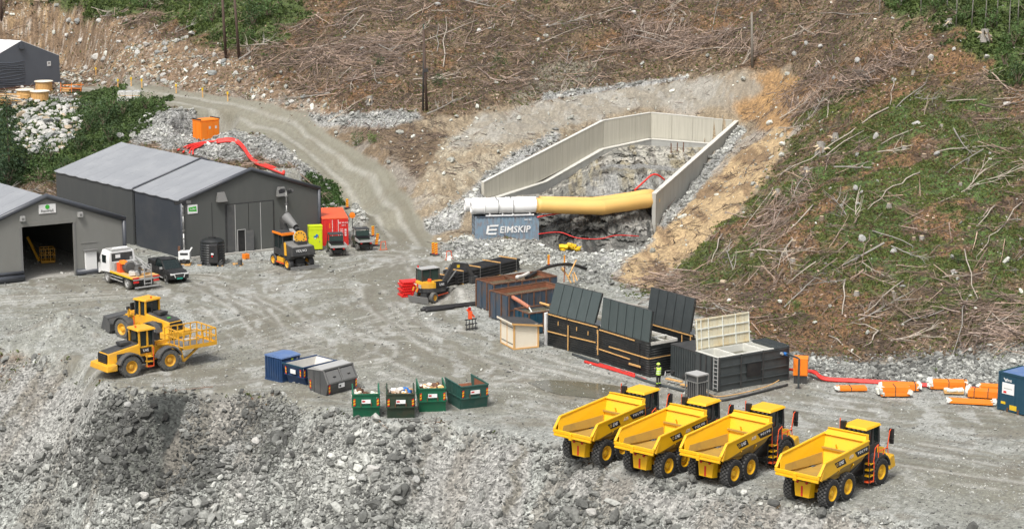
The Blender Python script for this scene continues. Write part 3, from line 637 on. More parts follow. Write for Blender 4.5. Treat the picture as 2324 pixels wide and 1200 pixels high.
def wallseg(name, a, b, ha, hb, th, m='concrete', cap=.35, topm='concrete_top', n=None):
    a = Vector(a)-o0; b = Vector(b)-o0; d = (b-a); L = Vector((d.x,d.y,0)).length; t = Vector((-d.y,d.x,0)).normalized()*th
    N = n or max(1, round(L/2.4)); dd = Vector((d.x,d.y,0)).normalized()*.012
    for i in range(N):
        p = a+d*(i/N)+dd; q = a+d*((i+1)/N)-dd; h0 = ha+(hb-ha)*i/N; h1 = ha+(hb-ha)*(i+1)/N
        MB().hexa([p-Vector((0,0,h0)),q-Vector((0,0,h1)),q-Vector((0,0,h1))+t,p-Vector((0,0,h0))+t],[p,q,q+t,p+t],m).build(name, pw)
    p, q = a, b; t2 = t*1.15
    MB().hexa([p-t*.07,q-t*.07,q+t2,p+t2],[v+Vector((0,0,.09)) for v in (p-t*.07,q-t*.07,q+t2,p+t2)],topm).build('wall_cap', pw)
L0, L1, L2, L3, R0 = Q(1098,415,206), Q(1370,275,221), Q(1478,257,225), Q(1668,275,222.5), Q(1480,440,197)
L0b = L0.z-Q(1098,455,206).z; 
wallseg('wall_panel', L0, L1, L0b+.9, 3.0, .32); wallseg('wall_panel', L1, L2, 3.0, 3.0, .32); wallseg('wall_panel', L2, L3, 3.0, 3.4, .32)
wallseg('wall_panel', L3, R0, 4.6, 4.2, .38, m='wall_face')
tiers = [Q(1108,457,205.4), Q(1240,414,213), Q(1370,340,220.2), Q(1478,317,224.2), Q(1655,331,221.5)]
for i in range(4): wallseg('lower_wall_panel', tiers[i], tiers[i+1], (.6,1.2,1.3,1.0)[i], (1.2,1.3,1.0,1.0)[i], .5, m='wall_face')
for k in range(3):
    p = Q(1523+k*14, 346-k, 218.5)-o0; MB().box(p.x-.05,p.x+.05,p.y-.05,p.y+.05,p.z-.5,p.z+1.0,'rust').build('anchor_bar', pw)

rows = { 1085:[(575,188),(556,191),(520,196),(490,200),(475,203),(463,205),(457,206.5)],
 1230:[(575,188),(554,192),(500,197),(470,201),(455,204.5),(448,207),(438,210.5)],
 1300:[(577,187),(556,192),(480,197),(436,204),(418,209),(408,213),(398,216)],
 1345:[(577,187),(556,192),(470,197.5),(400,205),(388,211),(378,215.5),(366,219)],
 1395:[(577,187),(556,192),(470,197.5),(390,205.5),(378,212),(350,217),(338,221)],
 1440:[(577,187),(556,191.5),(470,197.5),(392,206),(378,212),(348,217.5),(328,223)],
 1500:[(577,187),(560,190),(500,198),(396,206),(382,211),(352,217),(332,222)],
 1560:[(577,187),(560,190),(505,198),(400,206),(384,211),(354,217),(334,221)],
 1660:[(577,187),(560,190),(505,198),(400,206),(384,211),(354,217),(334,221)]}
ks = sorted(rows); NXR, NYR = 230, 200
gxp = np.linspace(ks[0], ks[-1], NXR); tv = np.linspace(0, 6, NYR)
ctl = np.array([rows[k] for k in ks], float)
PYr = np.stack([np.interp(gxp, ks, ctl[:,j,0]) for j in range(7)]); Yr = np.stack([np.interp(gxp, ks, ctl[:,j,1]) for j in range(7)])
py2 = np.stack([np.interp(tv, range(7), PYr[:,i]) for i in range(NXR)], 1); y2 = np.stack([np.interp(tv, range(7), Yr[:,i]) for i in range(NXR)], 1)
u2 = (gxp[None,:]-1162)/FPX; v2 = (py2-600)/FPX; X2 = u2/(cp_-v2*sp_)*y2; Z2 = CH-(sp_+v2*cp_)/(cp_-v2*sp_)*y2
blk = fbm(X2*.5+Z2*.25, Z2*.9+y2*.1, 2, 205); st = np.floor(fbm(X2*.35, Z2*.5+y2*.12, 3, 201)*9)/9
rr = (st-.5)*5.2+(fbm(X2*1.6, Z2*1.6, 5, 203, .6)-.5)*1.1+np.abs(fbm(X2*.8,Z2*.5,3,207)-.5)*-1.6
rr = rr+(.5-np.abs(fbm(X2*2.2+y2*.5,Z2*2.0,4,241)-.5)*4)*.35+(np.floor(vnoise(X2*.9,Z2*1.1,245)*4)/4-.5)*.9
fade = ss(0,.6,tv)[:,None]*ss(6,5.6,tv)[:,None]
y3 = y2-rr*fade*.9; Z3 = Z2+(fbm(X2*1.2,y2*1.2,4,209)-.5)*.5*fade+(fbm(X2*4,Z2*4+y2*3,3,219)-.5)*.16
Z3 = Z3-5*(gxp[None,:] > np.interp(py2,[275,440],[1668,1480])+6)
cl = np.ones(X2.shape+(3,))*C(.185,.182,.16)
def mixc(w, c): global cl; cl = cl*(1-w[...,None])+np.array(c)*w[...,None]
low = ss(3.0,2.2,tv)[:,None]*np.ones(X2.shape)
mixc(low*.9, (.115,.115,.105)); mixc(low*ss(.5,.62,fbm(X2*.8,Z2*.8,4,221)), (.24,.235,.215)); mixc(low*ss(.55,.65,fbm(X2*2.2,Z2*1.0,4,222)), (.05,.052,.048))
w = fbm(X2*1.1,Z2*.35,4,223,.6); mixc((1-low)*ss(.5,.62,w)*.8, (.36,.345,.29)); mixc((1-low)*ss(.52,.6,fbm(X2*.7,Z2*.9,4,225))*.5, (.30,.24,.12)); mixc((1-low)*ss(.56,.64,fbm(X2*1.8,Z2*.9,4,227)), (.12,.11,.09))
led = (ss(2.9,3.1,tv)*ss(3.9,3.5,tv))[:,None]*ss(.4,.55,fbm(X2*.6,y2*.6,3,229)); mixc(led*.7, (.17,.155,.115))
mixc(ss(4.0,4.4,tv)[:,None]*ss(.5,.6,fbm(X2*.9,y2*.9,4,231))*.7, (.42,.40,.35))
crk = ss(.035,.0,np.abs(fbm(X2*.9,Z2*.7+y2*.1,4,233)-.5)); crk = np.maximum(crk, ss(.03,.0,np.abs(vnoise(X2*.8+Z2*.3,Z2*1.1+y2*.15,261)-.5))); mixc(crk*.9, (.04,.038,.034))
mixc((ss(1.7,2.0,tv)*ss(3.0,2.8,tv))[:,None]*ss(1300,1380,gxp)[None,:]*ss(.42,.5,vnoise(X2*.7,Z2*.2,251))*.6, (.34,.34,.32)); mixc((ss(3.3,3.5,tv)*ss(4.1,3.9,tv))[:,None]*ss(1330,1400,gxp)[None,:]*.8, (.23,.23,.22))
cl *= (1+.5*(RNG.random(X2.shape)-.5))[...,None]
ii = np.arange(NXR*NYR).reshape(NYR, NXR); fr = np.stack([ii[:-1,:-1], ii[:-1,1:], ii[1:,1:], ii[1:,:-1]], -1).reshape(-1, 4)
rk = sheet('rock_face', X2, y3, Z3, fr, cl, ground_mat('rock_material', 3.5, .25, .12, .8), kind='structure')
rk.data.polygons.foreach_set('use_smooth', [False]*len(rk.data.polygons))

tn = thing('tunnel_mouth', 'dark tunnel opening in the rock behind the yellow ducts', 'tunnel', Q(1446,545,200.2))
t0 = tn.location; ty = R(-62)           # mouth faces the yard
ux_, vx_ = Vector((cos(ty),sin(ty),0)), Vector((-sin(ty),cos(ty),0))
arc = [(2.2*cos(a), 2.4+2.4*sin(a)) for a in [pi*k/14 for k in range(15)]]
inner = [(2.2,-1)]+arc+[(-2.2,-1)]; outer = [(2.5,-1)]+[(2.5*cos(pi*k/14), 2.4+2.7*sin(pi*k/14)) for k in range(15)]+[(-2.5,-1)]
mb = MB(); N = len(inner)
for lst, d in ((inner,0),(outer,0),(outer,1.0),(inner,1.0)): mb.v += [tuple(ux_*p[0]+vx_*d+Vector((0,0,p[1]))) for p in lst]
mb.ms = ['charcoal']; 
for k in range(N-1):
    for a, b_ in ((0,1),(1,2),(3,0)): mb.f.append((a*N+k,a*N+k+1,b_*N+k+1,b_*N+k)); mb.m.append(0)
mb.f.append(tuple(3*N+k for k in range(N))); mb.m.append(0)  # charcoal cap closes the short recess, its colour standing for the tunnel's darkness
mb.build('lining_and_dark_cap', tn)

# fans, ducts, container
co = thing('shipping_container', 'weathered blue corrugated shipping container carrying the white fans', 'container', (0,0,0))
setp(co, (0,0,0), G(1079,554,.05), R(9)); CL, CW, CHh = 6.05, 2.44, 2.6
N = 34
for side in (0, 1):
    mb = MB()
    for i in range(N):
        a = .12+(CL-.24)*i/N; b_ = .12+(CL-.24)*(i+1)/N; d = .045 if i % 2 else 0
        y0 = .03+d if side == 0 else CW-.03-d
        mb.hexa([(a,y0,.15),(b_,y0,.15),(b_,y0+.02,.15),(a,y0+.02,.15)],[(a,y0,2.48),(b_,y0,2.48),(b_,y0+.02,2.48),(a,y0+.02,2.48)],'cont_blue')
    mb.build('side_panel', co)
mb = MB()
for x in (0, CL-.12):
    for y in (0, CW-.12): mb.box(x,x+.12,y,y+.12,0,CHh,'cont_blue')
for z in (0, CHh-.12):
    mb.box(.12,CL-.12,0,.1,z,z+.12,'rusty_blue').box(.12,CL-.12,CW-.1,CW,z,z+.12,'rusty_blue').box(0,.1,.12,CW-.12,z,z+.12,'rusty_blue').box(CL-.1,CL,.12,CW-.12,z,z+.12,'rusty_blue')
mb.build('corner_frame', co)
MB().box(.03,.08,.12,CW-.12,.12,CHh-.12,'cont_blue').build('end_wall', co)
MB().box(CL-.08,CL-.03,.12,CW-.12,.12,CHh-.12,'cont_blue').build('end_wall', co)
for k in range(5): MB().box(.0,.03,.12,CW-.12,.4+.45*k,.46+.45*k,'dark_grey').build('end_rail', co)
MB().box(.1,CL-.1,.1,CW-.1,CHh-.06,CHh-.02,'rusty_blue').build('roof', co)
text('lettering', 'EIMSKIP', co, (3.75,-.012,1.28), (pi/2,0,0), .88, 'white', sx=.98, shear=.12, ext=.01)
mb = MB()
for z, x0, x1 in ((1.62,1.35,2.15),(1.24,1.25,2.0),(.86,1.15,1.95)): mb.hexa([(x0,-.02,z),(x1,-.02,z),(x1,-.002,z),(x0,-.002,z)],[(x0+.06,-.02,z+.17),(x1+.06,-.02,z+.17),(x1+.06,-.002,z+.17),(x0+.06,-.002,z+.17)],'white')
mb.hexa([(1.0,-.02,.95),(1.2,-.02,.95),(1.2,-.002,.95),(1.0,-.002,.95)],[(1.15,-.02,1.72),(1.35,-.02,1.72),(1.35,-.002,1.72),(1.15,-.002,1.72)],'white')
mb.build('emblem', co); text('lettering', 'EIMU 262', co, (5.0,-.012,2.2), (pi/2,0,0), .17, 'white')
for k, yy in enumerate((.55, 1.95)):
    f = thing('ventilation_fan', ('front' if k == 0 else 'rear')+' white cylindrical fan on top of the blue container', 'fan', co.location, co.rotation_euler.z, 'white tunnel fans on the container')
    zc = 3.42; x0 = -.35 if k == 0 else -.75
    MB().lathe((x0,yy,zc),(1,0,0),[(0,.52),(.02,.62),(.12,.68),(.3,.62),(.34,.64),(1.17,.65),(1.2,.66),(1.22,.7),(1.3,.7),(1.32,.64),(1.36,.64),(2.57,.64),(2.6,.64),(2.62,.7),(2.7,.7),(2.72,.64),(2.76,.64),(3.87,.64),(3.9,.64),(3.92,.7),(4.0,.7),(4.02,.64),(4.06,.66),(6.04-x0,.66),(6.1-x0,.655),(6.1-x0,.3),(.4,.5),(0,.52)],'plastic_white',20).build('fan_casing', f, True)
    mb = MB()
    for x in (1.4,2.6,3.6,5.2): mb.rbox((x,yy,2.72),(.12,1.1,.2),'white')
    mb.box(1.0,5.6,yy-.5,yy-.42,2.6,2.72,'white').box(1.0,5.6,yy+.42,yy+.5,2.6,2.72,'white'); mb.build('skid_frame', f)
    for x in (2.2, 3.6): MB().lathe((x,yy,zc),(1,0,0),[(0,.665),(0,.715),(.06,.715),(.06,.665)],'charcoal',16).build('strap', f)
    f['category'] = 'fan'
for k, pts in enumerate(([(1217,466,192.7),(1262,468,193),(1365,471,193.8),(1420,463,195.5),(1478,454.5,197.8),(1483,454,198.3)],[(1224,462,194.7),(1345,464,196),(1400,457,197.5),(1465,446,199),(1476,445.5,200)])):
    P = [Q(*p) for p in pts]; P2 = []
    for a, b_ in zip(P[:-1], P[1:]): P2 += [a.lerp(b_, t) for t in (0,.25,.5,.75)]
    P2.append(P[-1]); r_ = [.70+.012*sin(i*1.7) for i in range(len(P2))]
    d = thing('air_duct', ('front' if k == 0 else 'rear')+' yellow fabric ventilation duct running into the tunnel', 'duct', P[0], 0, 'yellow tunnel ventilation ducts')
    MB().tube([p-P[0] for p in P2], r_, 'duct', 18).build('duct_sleeve', d, True)
    for p, q in ((P2[0],P2[1]),(P2[8],P2[9])): MB().cyl(p-P[0], p-P[0]+(q-p).normalized()*.06, .725, 'duct', 18).build('clamp_ring', d, True)
def cable(name, label, cat, pts, r, m, n=5, group=None, smooth=True, sub=5):
    P = [Vector(p) for p in pts]; out = []
    for i in range(len(P)-1):
        p0 = P[max(i-1,0)]; p1 = P[i]; p2 = P[i+1]; p3 = P[min(i+2,len(P)-1)]
        for k in range(sub):
            t = k/sub; out.append(.5*((2*p1)+(p2-p0)*t+(2*p0-5*p1+4*p2-p3)*t*t+(3*p1-p0-3*p2+p3)*t**3))
    out.append(P[-1]); b0 = out[0]
    o = MB().tube([p-b0 for p in out], r, m, n).build(name, None, smooth); o.location = b0
    return tag(o, label, cat, group)
cable('power_cable', 'red cable arching over the tunnel mouth', 'cable', [Q(1440,432,197),(Q(1462,412,197)),Q(1478,398,197.2),Q(1492,397,197.4),Q(1508,408,198)], .09, 'cable_red')
cable('power_cable', 'red cable sagging along the foot of the rock face', 'cable', [Q(1222,531,190.5),Q(1270,527,191),Q(1310,540,190.5),Q(1360,542,190.5),Q(1400,534,191),Q(1450,536,192)], .05, 'red')
cable('power_cable', 'red cable leaving the container end under the ducts', 'cable', [Q(1219,493,192.3),Q(1250,487,193),Q(1285,483,194),Q(1330,482,195)], .07, 'cable_red')
cable('black_hose', 'thin black hose sagging below the yellow ducts', 'hose', [Q(1222,500,192),Q(1260,506,193),Q(1320,505,194),Q(1370,487,195)], .035, 'black')
tp = MB(); rr_ = random.Random(5); c0 = G(1292,566,0)
for i in range(26):
    a = rr_.uniform(0,6.28); d = rr_.uniform(0,.7); tp.rbox((d*cos(a)*1.3,d*sin(a)*.5,rr_.uniform(.1,.55)-d*.3),(rr_.uniform(.3,.8),rr_.uniform(.2,.5),rr_.uniform(.05,.2)),'tarp_yellow',(rr_.uniform(-.6,.6),rr_.uniform(-.6,.6),rr_.uniform(0,3)))
o = tp.build('crumpled_duct'); o.location = c0; tag(o, 'crumpled heap of yellow duct cloth on the gravel below the rock', 'tarpaulin')
# ---------------------------------------------------------------- wheels shared by all machines
WHEELS = {}
def wheel(parent, c, r, w, side, tyre='tyre', rim='yellow', lugs=0, rr=.56, n=28, name='wheel'):
    key = (r, w, side, tyre, rim, lugs, rr)
    if key not in WHEELS:
        t = MB(); prof = [(-w*.38,r*rr*.98),(-w/2,r*rr*1.12),(-w/2,r*.86),(-w*.4,r*.97),(-w*.2,r),(w*.2,r),(w*.4,r*.97),(w/2,r*.86),(w/2,r*rr*1.12),(w*.38,r*rr*.98)]
        t.lathe((0,0,0),(0,1,0),prof,tyre,n)
        if lugs:
            for k in range(lugs):
                a = 2*pi*k/lugs
                for j, yy in enumerate((-.33,-.11,.11,.33)):
                    aa = a+(pi/lugs if j % 2 else 0); q = Euler((0,-aa,0)).to_matrix(); rad = r*(.985 if abs(yy) > .3 else 1.005)
                    c0 = q@Vector((rad,0,0))+Vector((0,yy*w,0)); t.rbox(c0,(.05,w*.19,2*pi*r/lugs*.55),'lug',(0,-aa,0))
        ri = MB(); s = side
        ri.lathe((0,0,0),(0,s,0),[(w*.40,r*rr*1.05),(w*.46,r*rr*1.02),(w*.44,r*rr*.92),(w*.18,r*rr*.80),(w*.12,r*rr*.45),(w*.36,r*rr*.40),(w*.38,r*rr*.28),(w*.38,.001)],rim,18)
        ri.lathe((0,0,0),(0,-s,0),[(w*.42,r*rr*1.0),(-w*.05,r*rr*.8),(-w*.05,.001)],rim,14)
        WHEELS[key] = (t.mesh('wheel', not lugs), ri.mesh('rim', True))
    a, b = WHEELS[key]; o = bpy.data.objects.new(name, a); COL.objects.link(o); o.parent = parent; o.location = c
    q = bpy.data.objects.new('rim', b); COL.objects.link(q); q.parent = o; return o

# ---------------------------------------------------------------- articulated dumpers
def dumper():
    t = thing('articulated_dumper', 'x', 'dump truck')
    for x in (0, 1.67, 5.4):
        for s in (-1, 1): wheel(t, (x, 1.13*s, .79), .79, .62, s, lugs=22)
    # chassis
    m = MB(); m.box(-.7,2.6,-.32,.32,.75,1.3,'yellow'); m.hexa([(-1.0,-.45,.55),(-.55,-.55,.5),(-.55,.55,.5),(-1.0,.45,.55)],[(-1.0,-.55,1.45),(-.55,-.6,1.5),(-.55,.6,1.5),(-1.0,.55,1.45)],'yellow')
    for s in (-1,1): m.bar((-.1,.62*s,.95),(1.8,.62*s,.95),.18,.34,'yellow')
    m.box(1.67-.12,1.67+.12,-1,1,.68,.92,'yellow').box(-.12,.12,-1,1,.68,.92,'yellow'); m.build('rear_frame', t, bevel=.03)
    MB().box(-1.03,-1.0,-.05,.06,.62,1.2,'red').build('tow_bracket', t)
    m = MB().box(-.98,-.5,-.5,-.1,1.32,1.62,'black').box(-.98,-.5,.1,.5,1.32,1.62,'black').cyl((-1.05,-.3,1.42),(-.97,-.3,1.42),.08,'lamp_red',8).cyl((-1.05,.3,1.42),(-.97,.3,1.42),.08,'lamp_red',8); m.build('tail_lights', t)
    m = MB().box(2.6,4.3,-.5,.5,.75,1.5,'charcoal').box(3.0,4.4,-.75,.75,1.1,1.75,'charcoal').cyl((2.9,0,.9),(5.4,0,.8),.2,'charcoal',8).box(5.25,5.55,-1,1,.65,.95,'charcoal').box(4.3,6.6,-.5,.5,.6,1.2,'charcoal'); m.build('articulation_joint', t)
    for s in (-1,1): MB().cyl((2.0,1.0*s,1.05),(3.35,1.12*s,1.85),.10,'charcoal',10).cyl((1.7,.98*s,.9),(2.1,1.0*s,1.1),.06,'steel',8).build('tipping_cylinder', t, True)
    # body: outer side plates, chute, floor
    for s in (-1,1):
        m = MB(); y0, y1 = (1.40*s, 1.46*s)
        m.prism([(-1.42,1.86),(-1.52,2.12),(-.98,2.74),(3.72,3.02),(3.80,2.62),(3.72,2.30),(.9,2.10),(-.9,1.84)], min(y0,y1), max(y0,y1), 'y', 'yellow')
        m.bar((-1.0,1.42*s,2.76),(3.75,1.42*s,3.04),.16,.10,'yellow').bar((-1.54,1.42*s,2.12),(-.98,1.42*s,2.76),.16,.10,'yellow')
        m.bar((-1.42,1.45*s,1.84),(-1.05,1.45*s,2.5),.10,.16,'yellow')
        m.add([(-1.2,1.43*s,1.88),(3.6,1.43*s,2.32),(3.2,.98*s,1.42),(-1.1,1.12*s,1.68)],[(0,1,2,3),(3,2,1,0)],'worn_yellow')
        for x in (.55, 2.1): m.bar((x,1.44*s,2.05),(x+.1,1.2*s,1.75),.05,.12,'yellow')
        m.build('body_side', t, bevel=.012)
        m = MB().hexa([(-1.5,1.12*s,1.86),(2.7,.98*s,1.52),(2.7,1.02*s,1.52),(-1.5,1.16*s,1.86)],[(-1.1,1.38*s,2.68),(3.6,1.36*s,2.96),(3.6,1.40*s,2.96),(-1.1,1.42*s,2.68)],'yellow')
        m.build('inner_side', t)
        m = MB().hexa([(-1.2,1.09*s,1.86),(2.7,.93*s,1.54),(2.7,1.05*s,1.5),(-1.2,1.20*s,1.8)],[(-.9,1.20*s,2.2),(2.9,1.1*s,2.1),(2.9,1.16*s,2.1),(-.9,1.26*s,2.2)],'worn_yellow'); m.build('wear_plate', t)
    m = MB().hexa([(-1.55,-1.2,1.78),(.2,-1.1,1.5),(.2,1.1,1.5),(-1.55,1.2,1.78)],[(-1.55,-1.2,1.88),(.2,-1.1,1.6),(.2,1.1,1.6),(-1.55,1.2,1.88)],'worn_yellow')
    m.hexa([(.2,-1.1,1.4),(2.8,-1.0,1.4),(2.8,1.0,1.4),(.2,1.1,1.4)],[(.2,-1.1,1.6),(2.8,-1.0,1.5),(2.8,1.0,1.5),(.2,1.1,1.6)],'worn_yellow'); m.build('body_floor', t)
    m = MB().hexa([(2.7,-1.0,1.5),(2.8,-1.0,1.45),(2.8,1.0,1.45),(2.7,1.0,1.5)],[(3.62,-1.38,3.0),(3.74,-1.38,3.0),(3.74,1.38,3.0),(3.62,1.38,3.0)],'yellow').bar((3.35,.35,2.1),(3.1,.35,2.65),.06,.06,'yellow')
    m.bar((3.0,-1.2,2.35),(3.0,1.2,2.35),.1,.1,'worn_yellow'); m.build('front_wall', t)
    m = MB().hexa([(3.45,-1.4,3.02),(3.8,-1.4,2.98),(3.8,1.4,2.98),(3.45,1.4,3.02)],[(3.75,-1.22,3.36),(4.12,-1.22,3.30),(4.12,1.22,3.30),(3.75,1.22,3.36)],'yellow').bar((3.7,-1.25,3.37),(3.7,1.25,3.37),.1,.06,'yellow'); m.build('spill_guard', t, bevel=.015)
    m = MB().bar((-1.56,-1.46,2.02),(-1.56,1.46,2.02),.13,.18,'yellow').bar((-1.60,-1.4,1.80),(-1.60,1.4,1.80),.10,.10,'yellow').rbox((-1.62,.1,1.86),(.14,.22,.4),'yellow').box(-1.6,-1.5,-1.4,1.4,1.72,1.98,'yellow'); m.build('tail_lip', t, bevel=.015)
    # lettering on both sides
    for s in (-1,1):
        k = lambda x, z: (x, s*1.472, z)
        def plate(x0, x1, z0, z1, sk, sl):
            q = MB(); a, b = s*1.462, s*1.469; a, b = min(a,b), max(a,b)
            q.prism([(x0+sk,z0),(x1,z0+sl),(x1-sk if False else x1,z1+sl),(x0,z1)], a, b, 'y', 'black'); return q.build('decal_plate', t)
        q = MB(); a, b = sorted((s*1.462, s*1.469))
        q.prism([(.28,2.22),(1.28,2.28),(1.05,2.62),(-.02,2.56)], a, b, 'y', 'black').build('decal_plate', t)
        q = MB(); q.prism([(2.5,2.36),(3.74,2.40),(3.72,2.80),(2.15,2.71)], a, b, 'y', 'black').build('decal_plate', t)
        rz = 0 if s < 0 else pi
        text('lettering', 'LNS', t, k(.72,2.43), (pi/2,-R(3.4) if s < 0 else R(3.4),rz), .27, 'white', shear=.2)
        MB().lathe(k(.28,2.42),(0,s,0),[(0,.11),(.012,.11),(.012,.06),(0,.06)],'worn_yellow',10).build('emblem', t)
        text('lettering', 'A30', t, k(1.78,2.54), (pi/2,-R(3.4) if s < 0 else R(3.4),rz), .27, 'off_white', shear=.2)
        text('lettering', 'V O L V O', t, k(3.02,2.60), (pi/2,-R(3.4) if s < 0 else R(3.4),rz), .22, 'white', sx=1.05)
    # cab (raised and set forward as one unit)
    n0_ = set(t.children)
    m = MB(); m.box(4.35,5.85,-.8,.8,1.5,2.12,'charcoal'); 
    for x in (4.38,5.08,5.8):
        for y in (-.78,.78): m.bar((x,y,2.1),(x*.97+.15,y*.95,3.1),.09,.09,'charcoal')
    for y in (-.3,.3): m.bar((4.38,y,2.1),(4.42,y,3.1),.07,.07,'charcoal')
    m.build('cab_frame', t)
    MB().box(4.40,5.78,-.74,.74,2.12,3.08,'glass').build('cab_window', t)
    m = MB().hexa([(4.22,-.84,3.1),(5.98,-.84,3.1),(5.98,.84,3.1),(4.22,.84,3.1)],[(4.32,-.76,3.24),(5.88,-.76,3.24),(5.88,.76,3.24),(4.32,.76,3.24)],'yellow'); m.build('cab_roof', t, bevel=.03)
    m = MB().box(4.35,4.37,-.7,.7,2.95,3.1,'charcoal')
    for k_ in range(5): m.box(4.28,4.34,-.62+.3*k_,-.5+.3*k_,3.0,3.1,'mid_grey')
    m.build('work_lights', t)
    m = MB().box(4.1,4.35,.55,.85,3.0,3.45,'black').bar((4.2,.9,2.4),(4.2,.9,3.6),.05,.05,'orange_red'); m.build('beacon', t)
    for o_ in set(t.children)-n0_: o_.location += Vector((.25,0,.24))
    MB().box(4.6,6.1,-.8,.8,1.3,1.76,'charcoal').build('cab_base', t)
    # bonnet
    m = MB().hexa([(5.85,-.95,1.2),(7.0,-.85,1.1),(7.0,.85,1.1),(5.85,.95,1.2)],[(5.85,-.85,2.15),(6.85,-.72,1.85),(6.85,.72,1.85),(5.85,.85,2.15)],'yellow').hexa([(6.3,-1.42,.7),(7.3,-1.25,.7),(7.3,1.25,.7),(6.3,1.42,.7)],[(6.35,-1.40,1.45),(7.15,-1.2,1.45),(7.15,1.2,1.45),(6.35,1.40,1.45)],'yellow'); m.build('bonnet', t, bevel=.05)
    m = MB().hexa([(5.95,-.75,2.14),(6.7,-.6,1.95),(6.7,.6,1.95),(5.95,.75,2.14)],[(5.95,-.7,2.22),(6.6,-.55,2.02),(6.6,.55,2.02),(5.95,.7,2.22)],'charcoal').box(6.99,7.03,-.5,.5,1.2,1.7,'charcoal'); m.build('bonnet_grille', t)
    for s in (-1,1):
        m = MB(); pts = [(5.4+1.02*cos(a), .85+1.0*sin(a)) for a in [R(10+160*i/8) for i in range(9)]]
        pin = [(5.4+.9*cos(a), .85+.9*sin(a)) for a in [R(170-160*i/8) for i in range(9)]]
        for i in range(8): m.prism([pts[i],pts[i+1],pin[7-i],pin[8-i]], min(.78*s,1.42*s), max(.78*s,1.42*s), 'y', 'charcoal')
        m.build('fender', t)
        m = MB().box(4.3,5.9,min(.8*s,1.35*s),max(.8*s,1.35*s),1.55,1.78,'charcoal'); m.build('side_deck', t)
        m = MB()
        for z in (.42,.78,1.14,1.5): m.box(4.02,4.5,min(1.02*s,1.4*s),max(1.02*s,1.4*s),z,z+.06,'yellow' if z > .5 else 'orange_red')
        for x in (4.0,4.5): m.box(x-.03,x+.03,min(1.0*s,1.06*s),max(1.0*s,1.06*s),.4,1.6,'charcoal').bar((x,1.4*s,.4),(x,1.4*s,1.6),.045,.045,'orange_red' if x > 4.2 else 'black')
        m.build('ladder', t)
        m = MB()
        def rail(p): 
            for a, b_ in zip(p[:-1], p[1:]): m.cyl(a, b_, .03, 'orange_red', 6)
        rail([(4.45,1.38*s,1.5),(4.6,1.38*s,2.4),(4.95,1.38*s,2.55),(5.0,1.38*s,1.75)]); rail([(3.95,1.35*s,1.5),(3.92,1.35*s,2.7),(4.15,1.1*s,2.9)])
        rail([(5.0,1.38*s,2.1),(6.05,1.38*s,2.15),(6.1,1.38*s,1.75)]); rail([(6.05,1.35*s,2.15),(6.35,1.3*s,3.05),(6.6,1.25*s,3.1)]); rail([(5.55,1.38*s,1.8),(5.6,1.38*s,2.15)])
        m.build('handrail', t)
        m = MB().box(6.55,6.68,min(1.12*s,1.42*s),max(1.12*s,1.42*s),2.55,3.12,'black').box(6.6,6.7,min(1.15*s,1.4*s),max(1.15*s,1.4*s),2.2,2.5,'black').bar((6.4,1.1*s,1.9),(6.62,1.25*s,3.1),.05,.05,'black'); m.build('mirror', t)
    return t
D0 = dumper(); dy = R(50)
dl4 = [(D0, (1888.6,1118.9), 'yellow articulated dumper standing alone, rightmost of the four'),
 (None, (1667,1073.5), 'yellow articulated dumper with its ladder and right fender in view, second from the right'),
 (None, (1517,1056), 'yellow articulated dumper second from the left, below the grey wire cage'),
 (None, (1376,1027), 'yellow articulated dumper farthest left, beside the muddy puddle')]
for o, hub, lab in dl4:
    if o is None: o = copy_tree(D0)
    setp(o, (0,-1.36,.79), G(hub[0],hub[1],.79), dy); tag(o, lab, None, 'yellow dumpers parked in a row')

